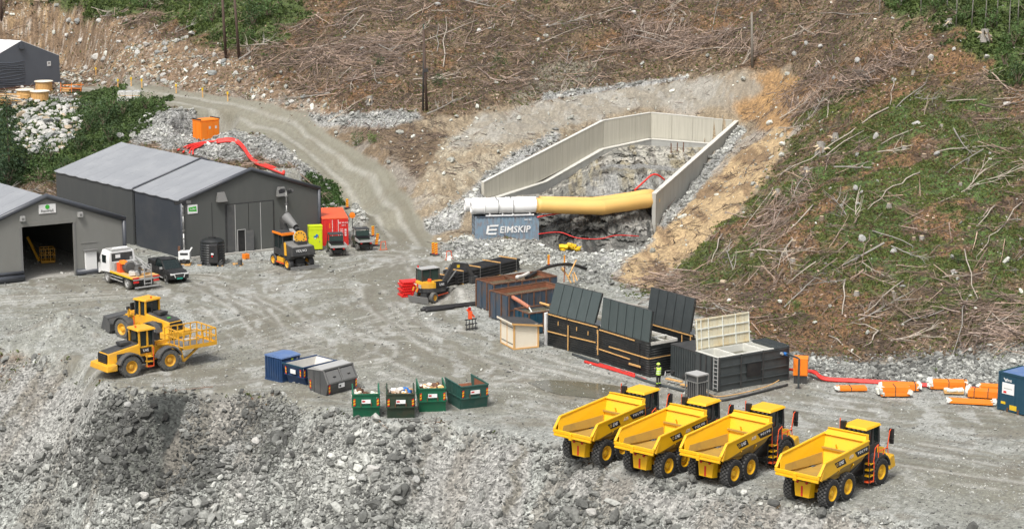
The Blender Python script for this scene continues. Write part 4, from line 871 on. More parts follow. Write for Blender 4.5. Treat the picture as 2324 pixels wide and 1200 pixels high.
# ---------------------------------------------------------------- wheel loaders
def loader(tool):
    t = thing('wheel_loader', 'x', 'wheel loader'); Yl = 'loader_yellow'
    for x in (0, 3.1):
        for s in (-1, 1): wheel(t, (x, 1.02*s, .74), .78, .56, s, tyre='dusty_tyre', rim=Yl, lugs=24)
    MB().box(-1.0,3.9,-.45,.45,.6,1.15,'charcoal').box(-.15,.15,-.9,.9,.6,.9,'charcoal').box(2.95,3.25,-.9,.9,.6,.9,'charcoal').build('chassis', t)
    m = MB().hexa([(-1.55,-.78,1.0),(1.0,-.85,1.1),(1.0,.85,1.1),(-1.55,.78,1.0)],[(-1.5,-.62,1.75),(1.0,-.72,2.15),(1.0,.72,2.15),(-1.5,.62,1.75)],Yl); m.build('engine_hood', t, bevel=.05)
    m = MB().hexa([(-1.45,-.55,1.77),(.9,-.6,2.14),(.9,.6,2.14),(-1.45,.55,1.77)],[(-1.4,-.48,1.84),(.8,-.52,2.24),(.8,.52,2.24),(-1.4,.48,1.84)],'charcoal').box(-.3,.5,-.38,.38,2.15,2.34,'charcoal').cyl((.65,.35,2.2),(.65,.35,2.9),.07,'black',8); m.build('hood_top', t)
    m = MB().box(-1.62,-1.54,-.6,.6,.95,1.72,'black'); 
    for k in range(5): m.box(-1.65,-1.62,-.58,.58,1.02+k*.14,1.06+k*.14,'charcoal')
    m.build('radiator_grille', t)
    for s in (-1,1): MB().box(-.9,.1,min(.80*s,.84*s),max(.80*s,.84*s),1.25,1.7,'charcoal').build('side_vent', t)
    m = MB().hexa([(-1.95,-1.25,.62),(-1.1,-1.25,.62),(-1.1,1.25,.62),(-1.95,1.25,.62)],[(-1.9,-1.15,1.05),(-1.1,-1.25,1.1),(-1.1,1.25,1.1),(-1.9,1.15,1.05)],Yl); m.build('counterweight', t, bevel=.05)
    m = MB().box(.95,2.15,-.72,.72,1.25,1.95,Yl)
    for x in (.98,1.62,2.1):
        for y in (-.70,.70): m.bar((x,y,1.9),(x,y*.95,3.1),.11,.11,Yl if x < 2 else 'charcoal')
    m.build('cab_frame', t)
    MB().box(1.02,2.08,-.66,.66,1.95,3.05,'glass').build('cab_window', t)
    m = MB().hexa([(.82,-.8,3.05),(2.3,-.8,3.05),(2.3,.8,3.05),(.82,.8,3.05)],[(.88,-.74,3.2),(2.22,-.74,3.2),(2.22,.74,3.2),(.88,.74,3.2)],Yl); m.build('cab_roof', t, bevel=.03)
    MB().cyl((1.1,0,3.2),(1.1,0,3.34),.07,'orange_red',8).build('beacon', t)
    for x0 in (0, 3.1):
        for s in (-1,1):
            m = MB(); po = [(x0+1.0*cos(a), .78+.95*sin(a)) for a in [R(15+150*i/7) for i in range(8)]]; pi_ = [(x0+.88*cos(a), .78+.86*sin(a)) for a in [R(15+150*i/7) for i in range(8)]]
            for i in range(7): m.prism([po[i],po[i+1],pi_[i+1],pi_[i]], min(.7*s,1.34*s), max(.7*s,1.34*s), 'y', 'dark_grey')
            m.build('fender', t)
    for s in (-1,1):
        m = MB()
        for z in (.5,.85,1.2): m.box(1.35,1.8,min(.8*s,1.15*s),max(.8*s,1.15*s),z,z+.06,Yl if z > .6 else 'orange_red')
        m.bar((1.3,1.1*s,.5),(1.3,1.1*s,1.5),.05,.05,Yl).bar((1.85,1.1*s,.5),(1.85,1.1*s,1.9),.05,.05,'orange_red'); m.build('ladder', t)
        MB().box(2.15,2.3,min(.75*s,1.05*s),max(.75*s,1.05*s),2.3,2.85,'black').build('mirror', t)
        m = MB().bar((2.5,.42*s,1.75),(3.6,.42*s,1.5),.16,.3,Yl).bar((3.6,.42*s,1.5),(4.35,.42*s,.85),.16,.3,Yl); m.build('lift_arm', t)
    m = MB().box(2.3,3.5,-.5,.5,.8,1.75,Yl).bar((2.6,0,1.9),(3.7,0,1.9),.16,.22,Yl).cyl((3.0,0,1.6),(4.2,0,1.3),.09,'steel',8); m.build('front_frame', t)
    q = MB().box(.98,1.9,-.76,-.74,1.45,1.85,'black').build('decal_plate', t); text('lettering', 'LNS', t, (1.44,-.77,1.65), (pi/2,0,0), .26, 'white')
    if tool == 'bucket':
        w = 1.4; P = [(4.2,.25),(4.15,1.0),(4.4,1.55),(5.3,1.65),(4.75,1.45),(4.45,.95),(4.5,.35),(5.5,.12),(5.5,.02),(4.4,.08)]
        m = MB(); prof = [(5.45,.08),(4.5,.1),(4.2,.45),(4.2,1.0),(4.45,1.35),(4.95,1.5)]; pr2 = [(x+.06,z+.07) for x, z in prof]
        for i in range(5): m.prism([prof[i],prof[i+1],pr2[i+1],pr2[i]], -w, w, 'y', 'dark_grey')
        for s in (-1,1): m.prism([(5.45,.08),(4.5,.1),(4.2,.45),(4.2,1.0),(4.45,1.35),(4.95,1.5)], min(w*s,w*s-.05*s), max(w*s,w*s-.05*s), 'y', 'dark_grey')
        m.build('bucket', t)
        MB().hexa([(5.4,-w,.04),(5.7,-w,.04),(5.7,w,.04),(5.4,w,.04)],[(5.4,-w,.12),(5.7,-w,.08),(5.7,w,.08),(5.4,w,.12)],'mid_grey').build('cutting_edge', t)
        for s in (-1,1): MB().box(2.6,2.7,min(.85*s,.95*s),max(.85*s,.95*s),1.7,2.4,Yl).box(2.6,2.75,min(.8*s,1.05*s),max(.8*s,1.05*s),2.3,2.5,'charcoal').build('headlight_post', t)
    return t
def fence_cage(parent, x0, x1, y0, y1, z0, hgt, m, nx, ny):
    q = MB()
    zs = (z0, z0+hgt*.5, z0+hgt)
    for z in zs:
        for y in (y0,y1): q.bar((x0,y,z),(x1,y,z),.07,.07,m)
        for x in (x0,x1): q.bar((x,y0,z),(x,y1,z),.07,.07,m)
    for i in range(nx+1):
        for y in (y0,y1): q.bar((x0+(x1-x0)*i/nx,y,z0),(x0+(x1-x0)*i/nx,y,z0+hgt),.07,.07,m)
    for i in range(1,ny):
        for x in (x0,x1): q.bar((x,y0+(y1-y0)*i/ny,z0),(x,y0+(y1-y0)*i/ny,z0+hgt),.07,.07,m)
    return q.build('railing', parent)
def basket(parent, x0, x1, y0, y1, z0):
    fence_cage(parent, x0, x1, y0, y1, z0, 1.1, 'loader_yellow', 5, 4)
    MB().box(x0,x1,y0,y1,z0-.06,z0+.02,'mid_grey').build('platform_floor', parent)
    q = MB().box(x0-.04,x1+.04,y0-.05,y0-.04,z0-.12,z0+.16,'loader_yellow').box(x1+.04,x1+.05,y0,y1,z0-.12,z0+.16,'loader_yellow'); q.build('toe_board', parent)
n1_ = loader('basket'); ln = G(300,833,.74); yw = yaw(G(300,833,.74), G(382,818.5,.74))
setp(n1_, (0,-1.3,.74), ln, yw); tag(n1_, 'yellow wheel loader carrying a yellow work platform, bonnet to the left', None, 'yellow wheel loaders')
wp = thing('work_platform', 'yellow railed work platform held on the front loader arms', 'work platform'); wp.location = n1_.location; wp.rotation_euler = n1_.rotation_euler
basket(wp, 4.2, 6.9, -1.3, 1.3, 1.45)
MB().box(4.8,5.6,-.9,-.1,1.48,1.85,'light_grey').box(5.6,6.3,.0,.6,1.48,1.6,'timber').build('tool_box', wp)
for s in (-1,1): MB().bar((4.25,.7*s,1.4),(4.5,.7*s,.35),.12,.14,'loader_yellow').bar((4.5,.7*s,.35),(6.0,.7*s,1.4),.12,.14,'loader_yellow').build('fork_brace', wp)
n2_ = loader('bucket'); setp(n2_, (3.1,1.3,.74), G(275,747,.74), R(142)); tag(n2_, 'yellow wheel loader with dark bucket, grille facing the camera', None, 'yellow wheel loaders')
MB().bar((-1.66,-.3,1.15),(-1.66,.3,1.6),.02,.04,'steel').build('grille_badge', n2_)
MB().box(-.9,-.55,-.15,.15,1.93,1.97,'sign_green').build('escape_hatch', n2_)

# ---------------------------------------------------------------- wheeled excavator by the hall
ex = thing('wheeled_excavator', 'black and yellow wheeled excavator with a yellow hose reel, boom folded', 'excavator')
a0, a1 = G(650.4,599.8,.5), G(619,588.8,.5); ya = yaw(a0, a1); wb = (a1-a0).length
wb = min(wb, 3.2)
for x in (0, wb):
    for s in (-1,1): wheel(ex, (x,-1.0*s,.52), .54, .5, -s, tyre='charcoal', rim='loader_yellow', rr=.6)
MB().box(-.2,wb+.2,-.45,.45,.45,.95,'charcoal').box(.9,wb-.8,.7,1.1,.5,1.0,'charcoal').build('undercarriage', ex)
MB().box(.75,wb-.75,.9,1.2,.55,.95,'loader_yellow').box(.6,wb-.55,1.1,1.22,.42,.5,'orange_red').build('step_box', ex)
MB().box(-1.15,-1.05,-1.4,1.4,.15,.42,'mid_grey').bar((-1.05,-.5,.5),(0,-.5,.6),.12,.15,'charcoal').bar((-1.05,.5,.5),(0,.5,.6),.12,.15,'charcoal').build('dozer_blade', ex)
for s in (-1,1): MB().box(-.55,.5,min(.7*s,1.3*s),max(.7*s,1.3*s),1.02,1.1,'charcoal').build('fender', ex)
m = MB().box(-.6,2.6,-1.2,1.2,1.1,1.35,'charcoal').hexa([(-.95,-1.2,1.3),(1.2,-1.2,1.3),(1.2,1.2,1.3),(-.95,1.2,1.3)],[(-.8,-1.1,2.1),(1.2,-1.1,2.25),(1.2,1.1,2.25),(-.8,1.1,2.1)],'charcoal'); m.build('engine_housing', ex, bevel=.06)
MB().hexa([(-.75,-.95,2.1),(1.1,-.95,2.2),(1.1,1.0,2.2),(-.75,1.0,2.1)],[(-.6,-.85,2.2),(1.0,-.85,2.38),(1.0,.9,2.38),(-.6,.9,2.2)],'mid_grey').build('hood_cover', ex)
text('lettering', 'VOLVO', ex, (-.95,.25,1.78), (pi/2,0,-pi/2), .32, 'white')
MB().hexa([(.0,1.21,1.3),(.3,1.21,1.3),(.3,1.3,1.3),(.0,1.3,1.3)],[(.3,1.12,2.4),(.55,1.12,2.4),(.55,1.2,2.4),(.3,1.2,2.4)],'loader_yellow').build('side_stripe', ex)
m = MB()
for x in (.9,1.7,2.55):
    for y in (.15,1.12): m.bar((x,y,1.35),(x,y,3.05),.09,.09,'charcoal')
m.box(.9,2.55,.12,1.18,1.35,1.7,'charcoal'); m.build('cab_frame', ex)
MB().box(.95,2.5,.18,1.1,1.7,3.0,'glass').build('cab_window', ex)
MB().box(.8,2.65,.05,1.22,3.05,3.14,'charcoal').box(.75,.9,.05,1.26,2.95,3.17,'orange').box(.8,2.65,1.2,1.27,2.98,3.16,'orange').build('cab_roof', ex)
MB().lathe((-.1,-.1,2.88),(-.85,.5,.0),[(-.14,.42),(-.14,.54),(-.1,.54),(-.1,.3),(.1,.3),(.1,.54),(.14,.54),(.14,.05),(.16,.001)],'loader_yellow',18).build('hose_reel', ex)
MB().box(-.5,.4,-.55,.3,2.2,2.5,'charcoal').build('reel_stand', ex)
qd = Vector((-.85,.5,0)).normalized(); qs = Vector((-qd.y,qd.x,0))
for k in range(10): aa = k*pi/5; MB().rbox(Vector((-.1,-.1,2.88))+qd*.15+qs*.38*cos(aa)+Vector((0,0,.38*sin(aa))),(.03,.1,.1),'charcoal',(0,0,atan2(qd.y,qd.x))).build('reel_hole', ex)
MB().bar((2.3,-.4,1.8),(3.6,-.4,3.5),.35,.5,'charcoal').bar((3.6,-.4,3.5),(3.9,-.4,4.0),.35,.4,'charcoal').build('boom', ex)
MB().bar((3.9,-.4,4.0),(3.95,-.4,.9),.3,.4,'charcoal').build('dipper_arm', ex)
MB().lathe((1.6,-.55,3.45),(.85,.1,.42),[(0,.28),(1.6,.45),(1.65,.45),(1.65,.4),(.1,.22),(0,.28)],'mid_grey',16).build('blower_cone', ex, True)
MB().cyl((1.35,-.6,3.2),(2.2,-.55,3.6),.2,'charcoal',8).build('blower_motor', ex)
setp(ex, (0,1.25,.52), a0, ya)
for o in list(ex.children):      # the nearer side is the left side of the machine
    pass

# ---------------------------------------------------------------- small wheeled excavator by the pipe stack
me_ = thing('small_wheeled_excavator', 'small yellow and black wheeled excavator with boom reaching right', 'excavator')
b0, b1 = G(988,676.5,.42), G(1031,664,.42); yb = yaw(b0, b1)
for x in (0, 2.6):
    for s in (-1,1): wheel(me_, (x, .8*s, .44), .45, .34, s, tyre='dusty_tyre', rim='loader_yellow', rr=.5)
MB().box(-.3,2.9,-.3,.3,.4,.75,'charcoal').box(-.1,.1,-.7,.7,.35,.5,'charcoal').box(2.5,2.7,-.7,.7,.35,.5,'charcoal').build('undercarriage', me_)
MB().bar((.5,-.72,.5),(2.1,-.72,.5),.08,.1,'orange_red').build('side_step', me_)
MB().hexa([(-1.0,-1.0,.12),(-.92,-1.0,.12),(-.92,1.0,.12),(-1.0,1.0,.12)],[(-1.12,-1.0,.62),(-1.0,-1.0,.62),(-1.0,1.0,.62),(-1.12,1.0,.62)],'mid_grey').bar((-1,-.3,.35),(0,-.3,.45),.1,.1,'charcoal').bar((-1,.3,.35),(0,.3,.45),.1,.1,'charcoal').build('dozer_blade', me_)
m = MB(); A_ = [(-.75+.0,-.2)]; 
ring = [(.55+1.25*cos(a), 1.0*sin(a)) for a in [R(100+160*i/8) for i in range(9)]]+[(1.5,-.95),(1.5,.95)]
m.prism(ring, .8, 1.15, 'z', 'charcoal').prism(ring, 1.16, 1.62, 'z', 'loader_yellow'); m.build('counterweight', me_)
MB().box(.55,1.62,-1.0,-.6,1.16,1.65,'black').build('side_panel', me_); text('lettering', 'LNS', me_, (1.1,-1.01,1.42), (pi/2,0,0), .26, 'white'); text('lettering', 'VOLVO', me_, (-.72,.1,1.4), (pi/2,0,-pi/2), .2, 'white')
MB().box(-.74,-.70,-.75,-.35,1.2,1.5,'light_grey').box(-.74,-.70,-.25,-.05,1.25,1.5,'red').build('rear_lamp', me_)
for yy in (.45,-.15): MB().rbox((-.72,yy,.97),(.03,.14,.4),'orange_red',(.6,0,0)).rbox((-.72,yy+.14,.97),(.03,.1,.4),'tarp_yellow',(.6,0,0)).build('warning_stripe', me_)
m = MB()
for x in (-.25,.5,1.35):
    for y in (-.1,.85): m.bar((x,y,1.62),(x,y,2.62),.08,.08,'charcoal')
m.box(-.25,1.35,-.1,.85,1.62,1.72,'charcoal').box(-.3,1.42,-.15,.9,2.60,2.66,'light_grey'); m.build('cab_frame', me_)
MB().box(-.2,1.3,-.06,.8,1.7,2.6,'glass_green').build('cab_window', me_)
MB().cyl((-.15,.75,2.66),(-.15,.75,2.82),.07,'lamp_red',8).build('beacon', me_); MB().cyl((.25,-.45,1.62),(.25,-.45,1.85),.16,'orange_red',10).build('fuel_cap', me_)
MB().bar((1.55,-.25,1.2),(2.55,-.25,2.75),.26,.34,'charcoal').bar((2.55,-.25,2.75),(3.9,-.25,2.55),.24,.34,'charcoal').build('boom', me_)
MB().cyl((1.8,-.25,1.1),(2.9,-.25,2.3),.07,'steel',8).cyl((2.6,-.25,3.0),(3.8,-.25,2.78),.06,'steel',8).build('hydraulic_cylinder', me_)
MB().bar((3.85,-.25,2.7),(4.5,-.25,1.5),.22,.28,'charcoal').build('dipper_arm', me_); MB().box(4.25,4.85,-.5,.05,1.0,1.6,'charcoal').build('quick_coupler', me_)
MB().box(2.9,3.15,-.39,-.37,2.5,2.75,'tarp_yellow').build('sticker', me_)
setp(me_, (0,-.97,.42), b0, yb)
_q = Matrix.Rotation(R(-24), 3, 'Z'); _p = Vector((1.0,0,0))
for o in me_.children:
    if o.name.split('.')[0] not in ('wheel','undercarriage','side_step','dozer_blade'):
        e0 = Matrix.LocRotScale(o.location, o.rotation_euler, o.scale); m4 = Matrix.Translation(_p-_q@_p+Vector((.25,0,0)))@_q.to_4x4()@e0
        o.location, qq, _ = m4.decompose(); o.rotation_euler = qq.to_euler()

# ---------------------------------------------------------------- pickup, flatbed truck, utility vehicles
pk = thing('pickup_truck', 'black pickup truck with silver grille parked beside the flatbed lorry', 'pickup'); py_ = R(-58)   # nose towards the camera
for x in (0, 3.08):
    for s in (-1,1): wheel(pk, (x,.80*s,.38), .39, .26, s, tyre='charcoal', rim='mid_grey', rr=.6, n=20)
def loft(secs, m, name, parent, sm=True):      # sections: (x, [(y,z)...]) mirrored rings
    mb = MB(); n = len(secs[0][1]); 
    for x, r_ in secs: mb.v += [(x,y,z) for y, z in r_]
    mb.ms = [m]
    for k in range(len(secs)-1):
        for i in range(n): mb.f.append((k*n+i,k*n+(i+1)%n,(k+1)*n+(i+1)%n,(k+1)*n+i)); mb.m.append(0)
    mb.f.append(tuple(range(n-1,-1,-1))); mb.f.append(tuple((len(secs)-1)*n+i for i in range(n))); mb.m += [0,0]
    return mb.build(name, parent, sm)
def ring_(w, z0, z1, c=.1): return [(-w,z0),(w,z0),(w+.0,z0+(z1-z0)*.6),(w-c,z1),(-w+c,z1),(-w,z0+(z1-z0)*.6)]
loft([(-1.1,ring_(.86,.5,1.08)),(-.6,ring_(.92,.42,1.1)),(2.2,ring_(.92,.36,1.12)),(3.6,ring_(.9,.38,1.08)),(4.02,ring_(.84,.42,.95))], 'black', 'body', pk, False)
loft([(.55,ring_(.82,1.05,1.15,.08)),(.8,ring_(.76,1.05,1.75,.1)),(1.9,ring_(.74,1.05,1.78,.1)),(2.75,ring_(.84,1.05,1.12,.08))], 'glass', 'windows', pk, False)
MB().box(.78,1.95,-.68,.68,1.76,1.81,'black').bar((.8,.72,1.72),(.55,.82,1.1),.1,.08,'black').bar((.8,-.72,1.72),(.55,-.82,1.1),.1,.08,'black').bar((1.9,.73,1.74),(2.75,.83,1.08),.07,.07,'black').bar((1.9,-.73,1.74),(2.75,-.83,1.08),.07,.07,'black').build('cab_roof', pk)
MB().box(-1.05,.5,-.8,.8,1.08,1.5,'black').build('bed_cover', pk, bevel=.06)
MB().box(4.03,4.06,-.42,.42,.58,.88,'charcoal').bar((4.05,-.5,.9),(4.05,.5,.9),.05,.06,'white').bar((4.05,-.5,.9),(4.05,-.38,.55),.05,.06,'white').bar((4.05,.5,.9),(4.05,.38,.55),.05,.06,'white').build('grille', pk)
for s in (-1,1):
    MB().rbox((3.96,.66*s,.86),(.14,.3,.14),'white').build('headlight', pk); MB().box(2.35,2.5,min(.92*s,1.12*s),max(.92*s,1.12*s),1.1,1.28,'light_grey').build('mirror', pk); MB().box(.6,2.6,min(.92*s,1.0*s),max(.92*s,1.0*s),.36,.41,'light_grey').build('side_step', pk)
MB().box(4.05,4.08,-.27,.27,.42,.54,'teal').build('number_plate', pk)
setp(pk, (3.08,.9,0), G(376,642), py_) ; pk.rotation_euler.z = py_
setp(pk, (3.08,-.9,0), G(376,642), py_)

tr = thing('flatbed_lorry', 'white-cab lorry with cluttered flatbed, loaded with grey and orange pumping gear', 'truck'); f0, f1 = G(288,657), G(245,642); yt = R(128)
for x in (0, 3.6):
    for s in (-1,1): wheel(tr, (x,.98*s,.52), .53, .34, s, tyre='dusty_tyre', rim='light_grey', rr=.58)
MB().box(-1.0,5.0,-.42,.42,.6,.95,'charcoal').box(-.1,.1,-.9,.9,.45,.6,'charcoal').box(3.5,3.7,-.9,.9,.45,.6,'charcoal').build('chassis', tr)
loft([(2.9,ring_(1.22,1.05,2.75,.12)),(4.4,ring_(1.22,.95,2.8,.15)),(4.95,ring_(1.2,.7,2.2,.2)),(5.05,ring_(1.18,.7,1.6,.1))], 'white', 'cab', tr, False)
MB().box(2.86,2.9,-.95,1.0,1.75,2.62,'charcoal').build('rear_window', tr); MB().box(2.84,2.86,.2,.65,2.2,2.5,'white').box(2.83,2.86,-.9,-.7,1.6,2.2,'light_grey').build('cab_sticker', tr)
for s in (-1,1): MB().box(3.5,4.2,min(1.21*s,1.25*s),max(1.21*s,1.25*s),1.75,2.4,'glass').build('side_window', tr); MB().box(4.5,4.65,min(1.3*s,1.5*s),max(1.3*s,1.5*s),1.7,2.5,'black').build('mirror', tr)
m = MB().box(3.0,4.2,-.9,.9,2.8,2.9,'light_grey').cyl((3.3,-.7,2.95),(3.3,.7,2.95),.09,'white',8); m.build('roof_rack', tr)
MB().box(-1.25,2.8,-1.22,1.22,1.08,1.2,'timber').build('flatbed', tr); 
for s in (-1,1): MB().box(-1.25,2.8,min(1.22*s,1.26*s),max(1.22*s,1.26*s),1.06,1.2,'tarp_yellow').build('bed_edge', tr); MB().box(.75,2.9,min(1.1*s,1.16*s),max(1.1*s,1.16*s),.5,.58,'light_grey').box(.75,2.9,min(1.1*s,1.16*s),max(1.1*s,1.16*s),.78,.86,'light_grey').build('side_guard', tr)
MB().box(2.2,2.75,-1.1,1.1,1.2,1.95,'light_grey').build('bulkhead', tr)
MB().lathe((1.9,.35,1.65),(-1,0,0),[(0,.02),(0,.42),(1.2,.5),(1.25,.02)],'dark_grey',12).box(.9,1.9,-.8,-.1,1.2,1.8,'mid_grey').build('pump_unit', tr)
MB().box(1.4,2.0,.55,1.0,1.2,2.0,'orange_red').hexa([(1.1,.3,1.95),(1.9,.3,1.95),(1.9,.9,1.95),(1.1,.9,1.95)],[(1.3,.4,2.2),(1.8,.4,2.2),(1.8,.8,2.2),(1.3,.8,2.2)],'orange').build('hopper', tr)
rg = random.Random(3); 
for k in range(8):
    x, y = rg.uniform(-1,.8), rg.uniform(-1,1); MB().rbox((x,y,1.2+rg.uniform(.15,.4)),(rg.uniform(.2,.7),rg.uniform(.15,.5),rg.uniform(.15,.5)),rg.choice(['light_grey','dark_grey','mid_grey','off_white','steel']),(rg.uniform(-.4,.4),rg.uniform(-.4,.4),rg.uniform(0,3))).build('gear_box', tr)
for k in range(5): MB().cyl((rg.uniform(-1,0),rg.uniform(-1,-.3),1.4+.12*k),(rg.uniform(1.2,2.6),rg.uniform(-1.1,-.6),2.0+.1*k),.035,'light_grey',6).build('drill_rod', tr)
m = MB(); 
for s in (-.5,.15): m.bar((-1.3,s,.5),(-1.3,s,2.2),.07,.07,'light_grey')
for z in (.6,.9,1.25,1.6,1.9,2.2): m.bar((-1.3,-.5,z),(-1.3,.15,z),.05,.06,'light_grey')
m.build('rear_ladder', tr); MB().box(-1.32,-1.25,-1.2,1.2,.95,1.1,'light_grey').bar((-1.4,-1.1,.35),(-1.4,1.1,.35),.1,.1,'light_grey').build('rear_bumper', tr)
for s in (-.95,.95): MB().box(-1.34,-1.3,s-.25,s+.25,.72,.88,'red').box(-1.34,-1.3,s-.3,s+.3,1.08,1.2,'red').build('tail_light', tr)
setp(tr, (0,1.15,0), f0, yt)

for k, (px, yo, lab) in enumerate((((751,581),R(104),'dark green open utility vehicle with grey cargo bed, nearer the lime cabinet'),((812,568.5),R(108),'dark green open utility vehicle with grey cargo bed, beside the striped posts'))):
    if k == 0:
        t = thing('utility_vehicle', lab, 'utility vehicle', group='green utility vehicles')
        for x in (0,2.0):
            for s in (-1,1): wheel(t, (x,.62*s,.32), .34, .28, s, tyre='dusty_tyre', rim='mid_grey', rr=.5, n=18)
        MB().box(-.2,2.3,-.4,.4,.3,.6,'charcoal').cyl((0,-.5,.33),(0,.5,.33),.06,'light_grey',6).build('chassis', t)
        MB().box(-.75,.55,-.75,.75,.85,.9,'charcoal').box(-.78,-.72,-.75,.75,.88,1.08,'light_grey').box(-.75,.55,.7,.75,.88,1.15,'light_grey').box(-.75,.55,-.75,-.7,.88,1.15,'light_grey').build('cargo_bed', t)
        MB().hexa([(.6,-.72,.45),(2.5,-.7,.45),(2.5,.7,.45),(.6,.72,.45)],[(.6,-.7,.95),(2.4,-.6,1.0),(2.4,.6,1.0),(.6,.7,.95)],'dirty_green').box(.65,1.2,-.65,.65,.95,1.2,'black').build('body', t, bevel=.04)
        m = MB()
        for x, x2 in ((.6,.65),(1.75,1.5)):
            for y in (-.66,.66): m.bar((x,y,.9),(x2,y*.93,1.85),.06,.06,'charcoal')
        m.box(.55,1.65,-.66,.66,1.84,1.92,'charcoal').box(.6,.64,-.6,.6,1.25,1.75,'glass_green'); m.build('roll_cage', t)
        for s in (-1,1): MB().box(-.76,-.74,.45*s-.08,.45*s+.08,.72,.84,'lamp_red').build('tail_light', t)
        UV = t
    else: t = copy_tree(UV)
    tag(t, lab); setp(t, (0,.62,0), G(*px), yo)
# ---------------------------------------------------------------- skips and bins
def chev(m, p, ux, w, h, n, down=False):     # red and yellow warning stripes; ux: unit vector along the face, n: outward
    p = Vector(p); ux = Vector(ux); n = Vector(n); k = 5
    for i in range(k):
        a = p+Vector((0,0,h*i/k)); b = a+Vector((0,0,h/k)); sh = Vector((0,0,h/k*.6))
        m.hexa([a, a+ux*w+sh, a+ux*w+sh+n*.012, a+n*.012],[b, b+ux*w+sh, b+ux*w+sh+n*.012, b+n*.012], 'tarp_yellow' if i % 2 else 'red')
    return m
def green_skip(px, yw, W_, L_, H_, mat, lab, inner, fill, y0=0, group='green waste skips in a row'):
    t = thing('waste_skip', lab, 'skip', G(*px), yw, group)
    T = .05; zb = .78
    def side(s): 
        y = W_ if s else 0; m = MB()
        m.prism([(.25,.0),(.08,zb),(0,H_),(L_,H_+.05),(L_-.15,zb),(L_-.55,0)], 0, T, 'z', mat)
        m.v = [(y+(-T if s else 0)+z if False else (y-(T if s else 0)+z), x, q) for x, q, z in m.v]
        m.f = [tuple(reversed(f)) for f in m.f]; return m
    # local: x across the face, y away from the camera
    for s in (0,1):
        m = side(s); x = W_ if s else 0; d = 1 if s else -1
        m.bar((x+d*.02,.04,zb),(x+d*.02,L_-.1,zb),.07,.09,mat).bar((x,0,H_),(x,L_,H_+.05),.08,.07,mat)
        for yy in (.7,1.5,2.2): m.bar((x+d*.02,yy,zb),(x+d*.02,yy,H_),.05,.06,mat)
        m.build('side_wall', t)
        m = MB(); chev(m, (.03 if s == 0 else W_-.17, -.02+.0, zb+.05), (1,0,0), .13, .48, (0,-1,0)); m.v = [(x_,y_-.03-(1-(z_-zb)/(H_-zb))*-.05,z_) for x_,y_,z_ in m.v]; m.build('warning_stripe', t)
    m = MB().hexa([(0,.25,0),(W_,.25,0),(W_,.31,0),(0,.31,0)],[(0,.06,zb),(W_,.06,zb),(W_,.12,zb),(0,.12,zb)],mat).hexa([(0,.06,zb),(W_,.06,zb),(W_,.12,zb),(0,.12,zb)],[(0,-.0,H_),(W_,.0,H_),(W_,.06,H_),(0,.06,H_)],mat)
    m.bar((0,.03,zb),(W_,.03,zb),.08,.1,mat).bar((0,0,H_),(W_,0,H_),.1,.09,mat)
    for f in (.28,.72): m.bar((W_*f,.06,zb),(W_*f,.0,H_-.05),.05,.06,mat)
    m.build('front_wall', t)
    MB().hexa([(.05,L_-.55,0),(W_-.05,L_-.55,0),(W_-.05,L_-.5,0),(.05,L_-.5,0)],[(.05,L_-.12,H_-.5),(W_-.05,L_-.12,H_-.5),(W_-.05,L_-.06,H_-.5),(.05,L_-.06,H_-.5)],inner).build('back_wall', t)
    MB().hexa([(.06,.33,.1),(W_-.06,.33,.1),(W_-.06,.36,.1),(.06,.36,.1)],[(.06,.09,H_-.03),(W_-.06,.09,H_-.03),(W_-.06,.12,H_-.03),(.06,.12,H_-.03)],inner).box(.055,.065,.3,L_-.6,.1,H_-.05,inner).box(W_-.065,W_-.055,.3,L_-.6,.1,H_-.05,inner).build('inner_lining', t)
    MB().box(.06,W_-.06,.3,L_-.5,.02,.08,inner).build('floor', t)
    MB().box(W_*.33,W_*.67,-.05,-.01,zb+.25,zb+.5,'white').box(W_*.35,W_*.46,-.06,-.05,zb+.34,zb+.44,'lamp_red').build('sign_plate', t)
    for x in (.3,.69): MB().bar((W_*x,-.04,zb+.02),(W_*x,-.04,zb+.3),.04,.05,'rust').build('hook_plate', t)
    if fill:
        r_ = random.Random(fill[0]); m = MB()
        o = bpy.data.objects.new('x', None); bpy.data.objects.remove(o)
        for i in range(fill[1]):
            m.rbox((r_.uniform(.2,W_-.2),r_.uniform(.3,L_-.5),H_-.32+r_.uniform(-.12,.22)),(r_.uniform(.1,.6),r_.uniform(.06,.4),r_.uniform(.03,.25)),r_.choice(fill[2]),(r_.uniform(-.5,.5),r_.uniform(-.5,.5),r_.uniform(0,3)))
        m.box(.07,W_-.07,.3,L_-.5,.1,H_-.42,fill[2][0]); q = m.build('waste_heap'); q.location = t.location; q.rotation_euler = t.rotation_euler
        tag(q, fill[3], 'rubbish', kind='stuff')
    return t
green_skip((801.5,950), R(5), 1.72, 2.6, 1.62, 'green', 'bright green skip leftmost of the four, holding pale board offcuts', 'faded_green', (1, 16, ['pale_timber','foam','pale_timber','rust'], 'pale boards and bent strips lying in the leftmost green skip'))
green_skip((879,950.5), R(4), 1.78, 2.6, 1.66, 'dirty_green', 'grimy dark green skip heaped with mixed rubbish', 'rust', (2, 40, ['timber','pale_timber','white','timber','off_white','sticker_blue','black','timber'], 'heap of timber, white sacks and black plastic in the grimy skip'))
green_skip((952,937), R(7), 1.75, 2.6, 1.62, 'green', 'bright green skip with wood scraps, third from the left', 'faded_green', (3, 30, ['timber','pale_timber','rust','timber','white'], 'timber scraps reaching the rim of the third green skip'))
green_skip((1048,931), R(26), 1.95, 2.7, 1.58, 'faded_green', 'faded green skip turned aside, empty with orange-red inside', 'rust_light', None)

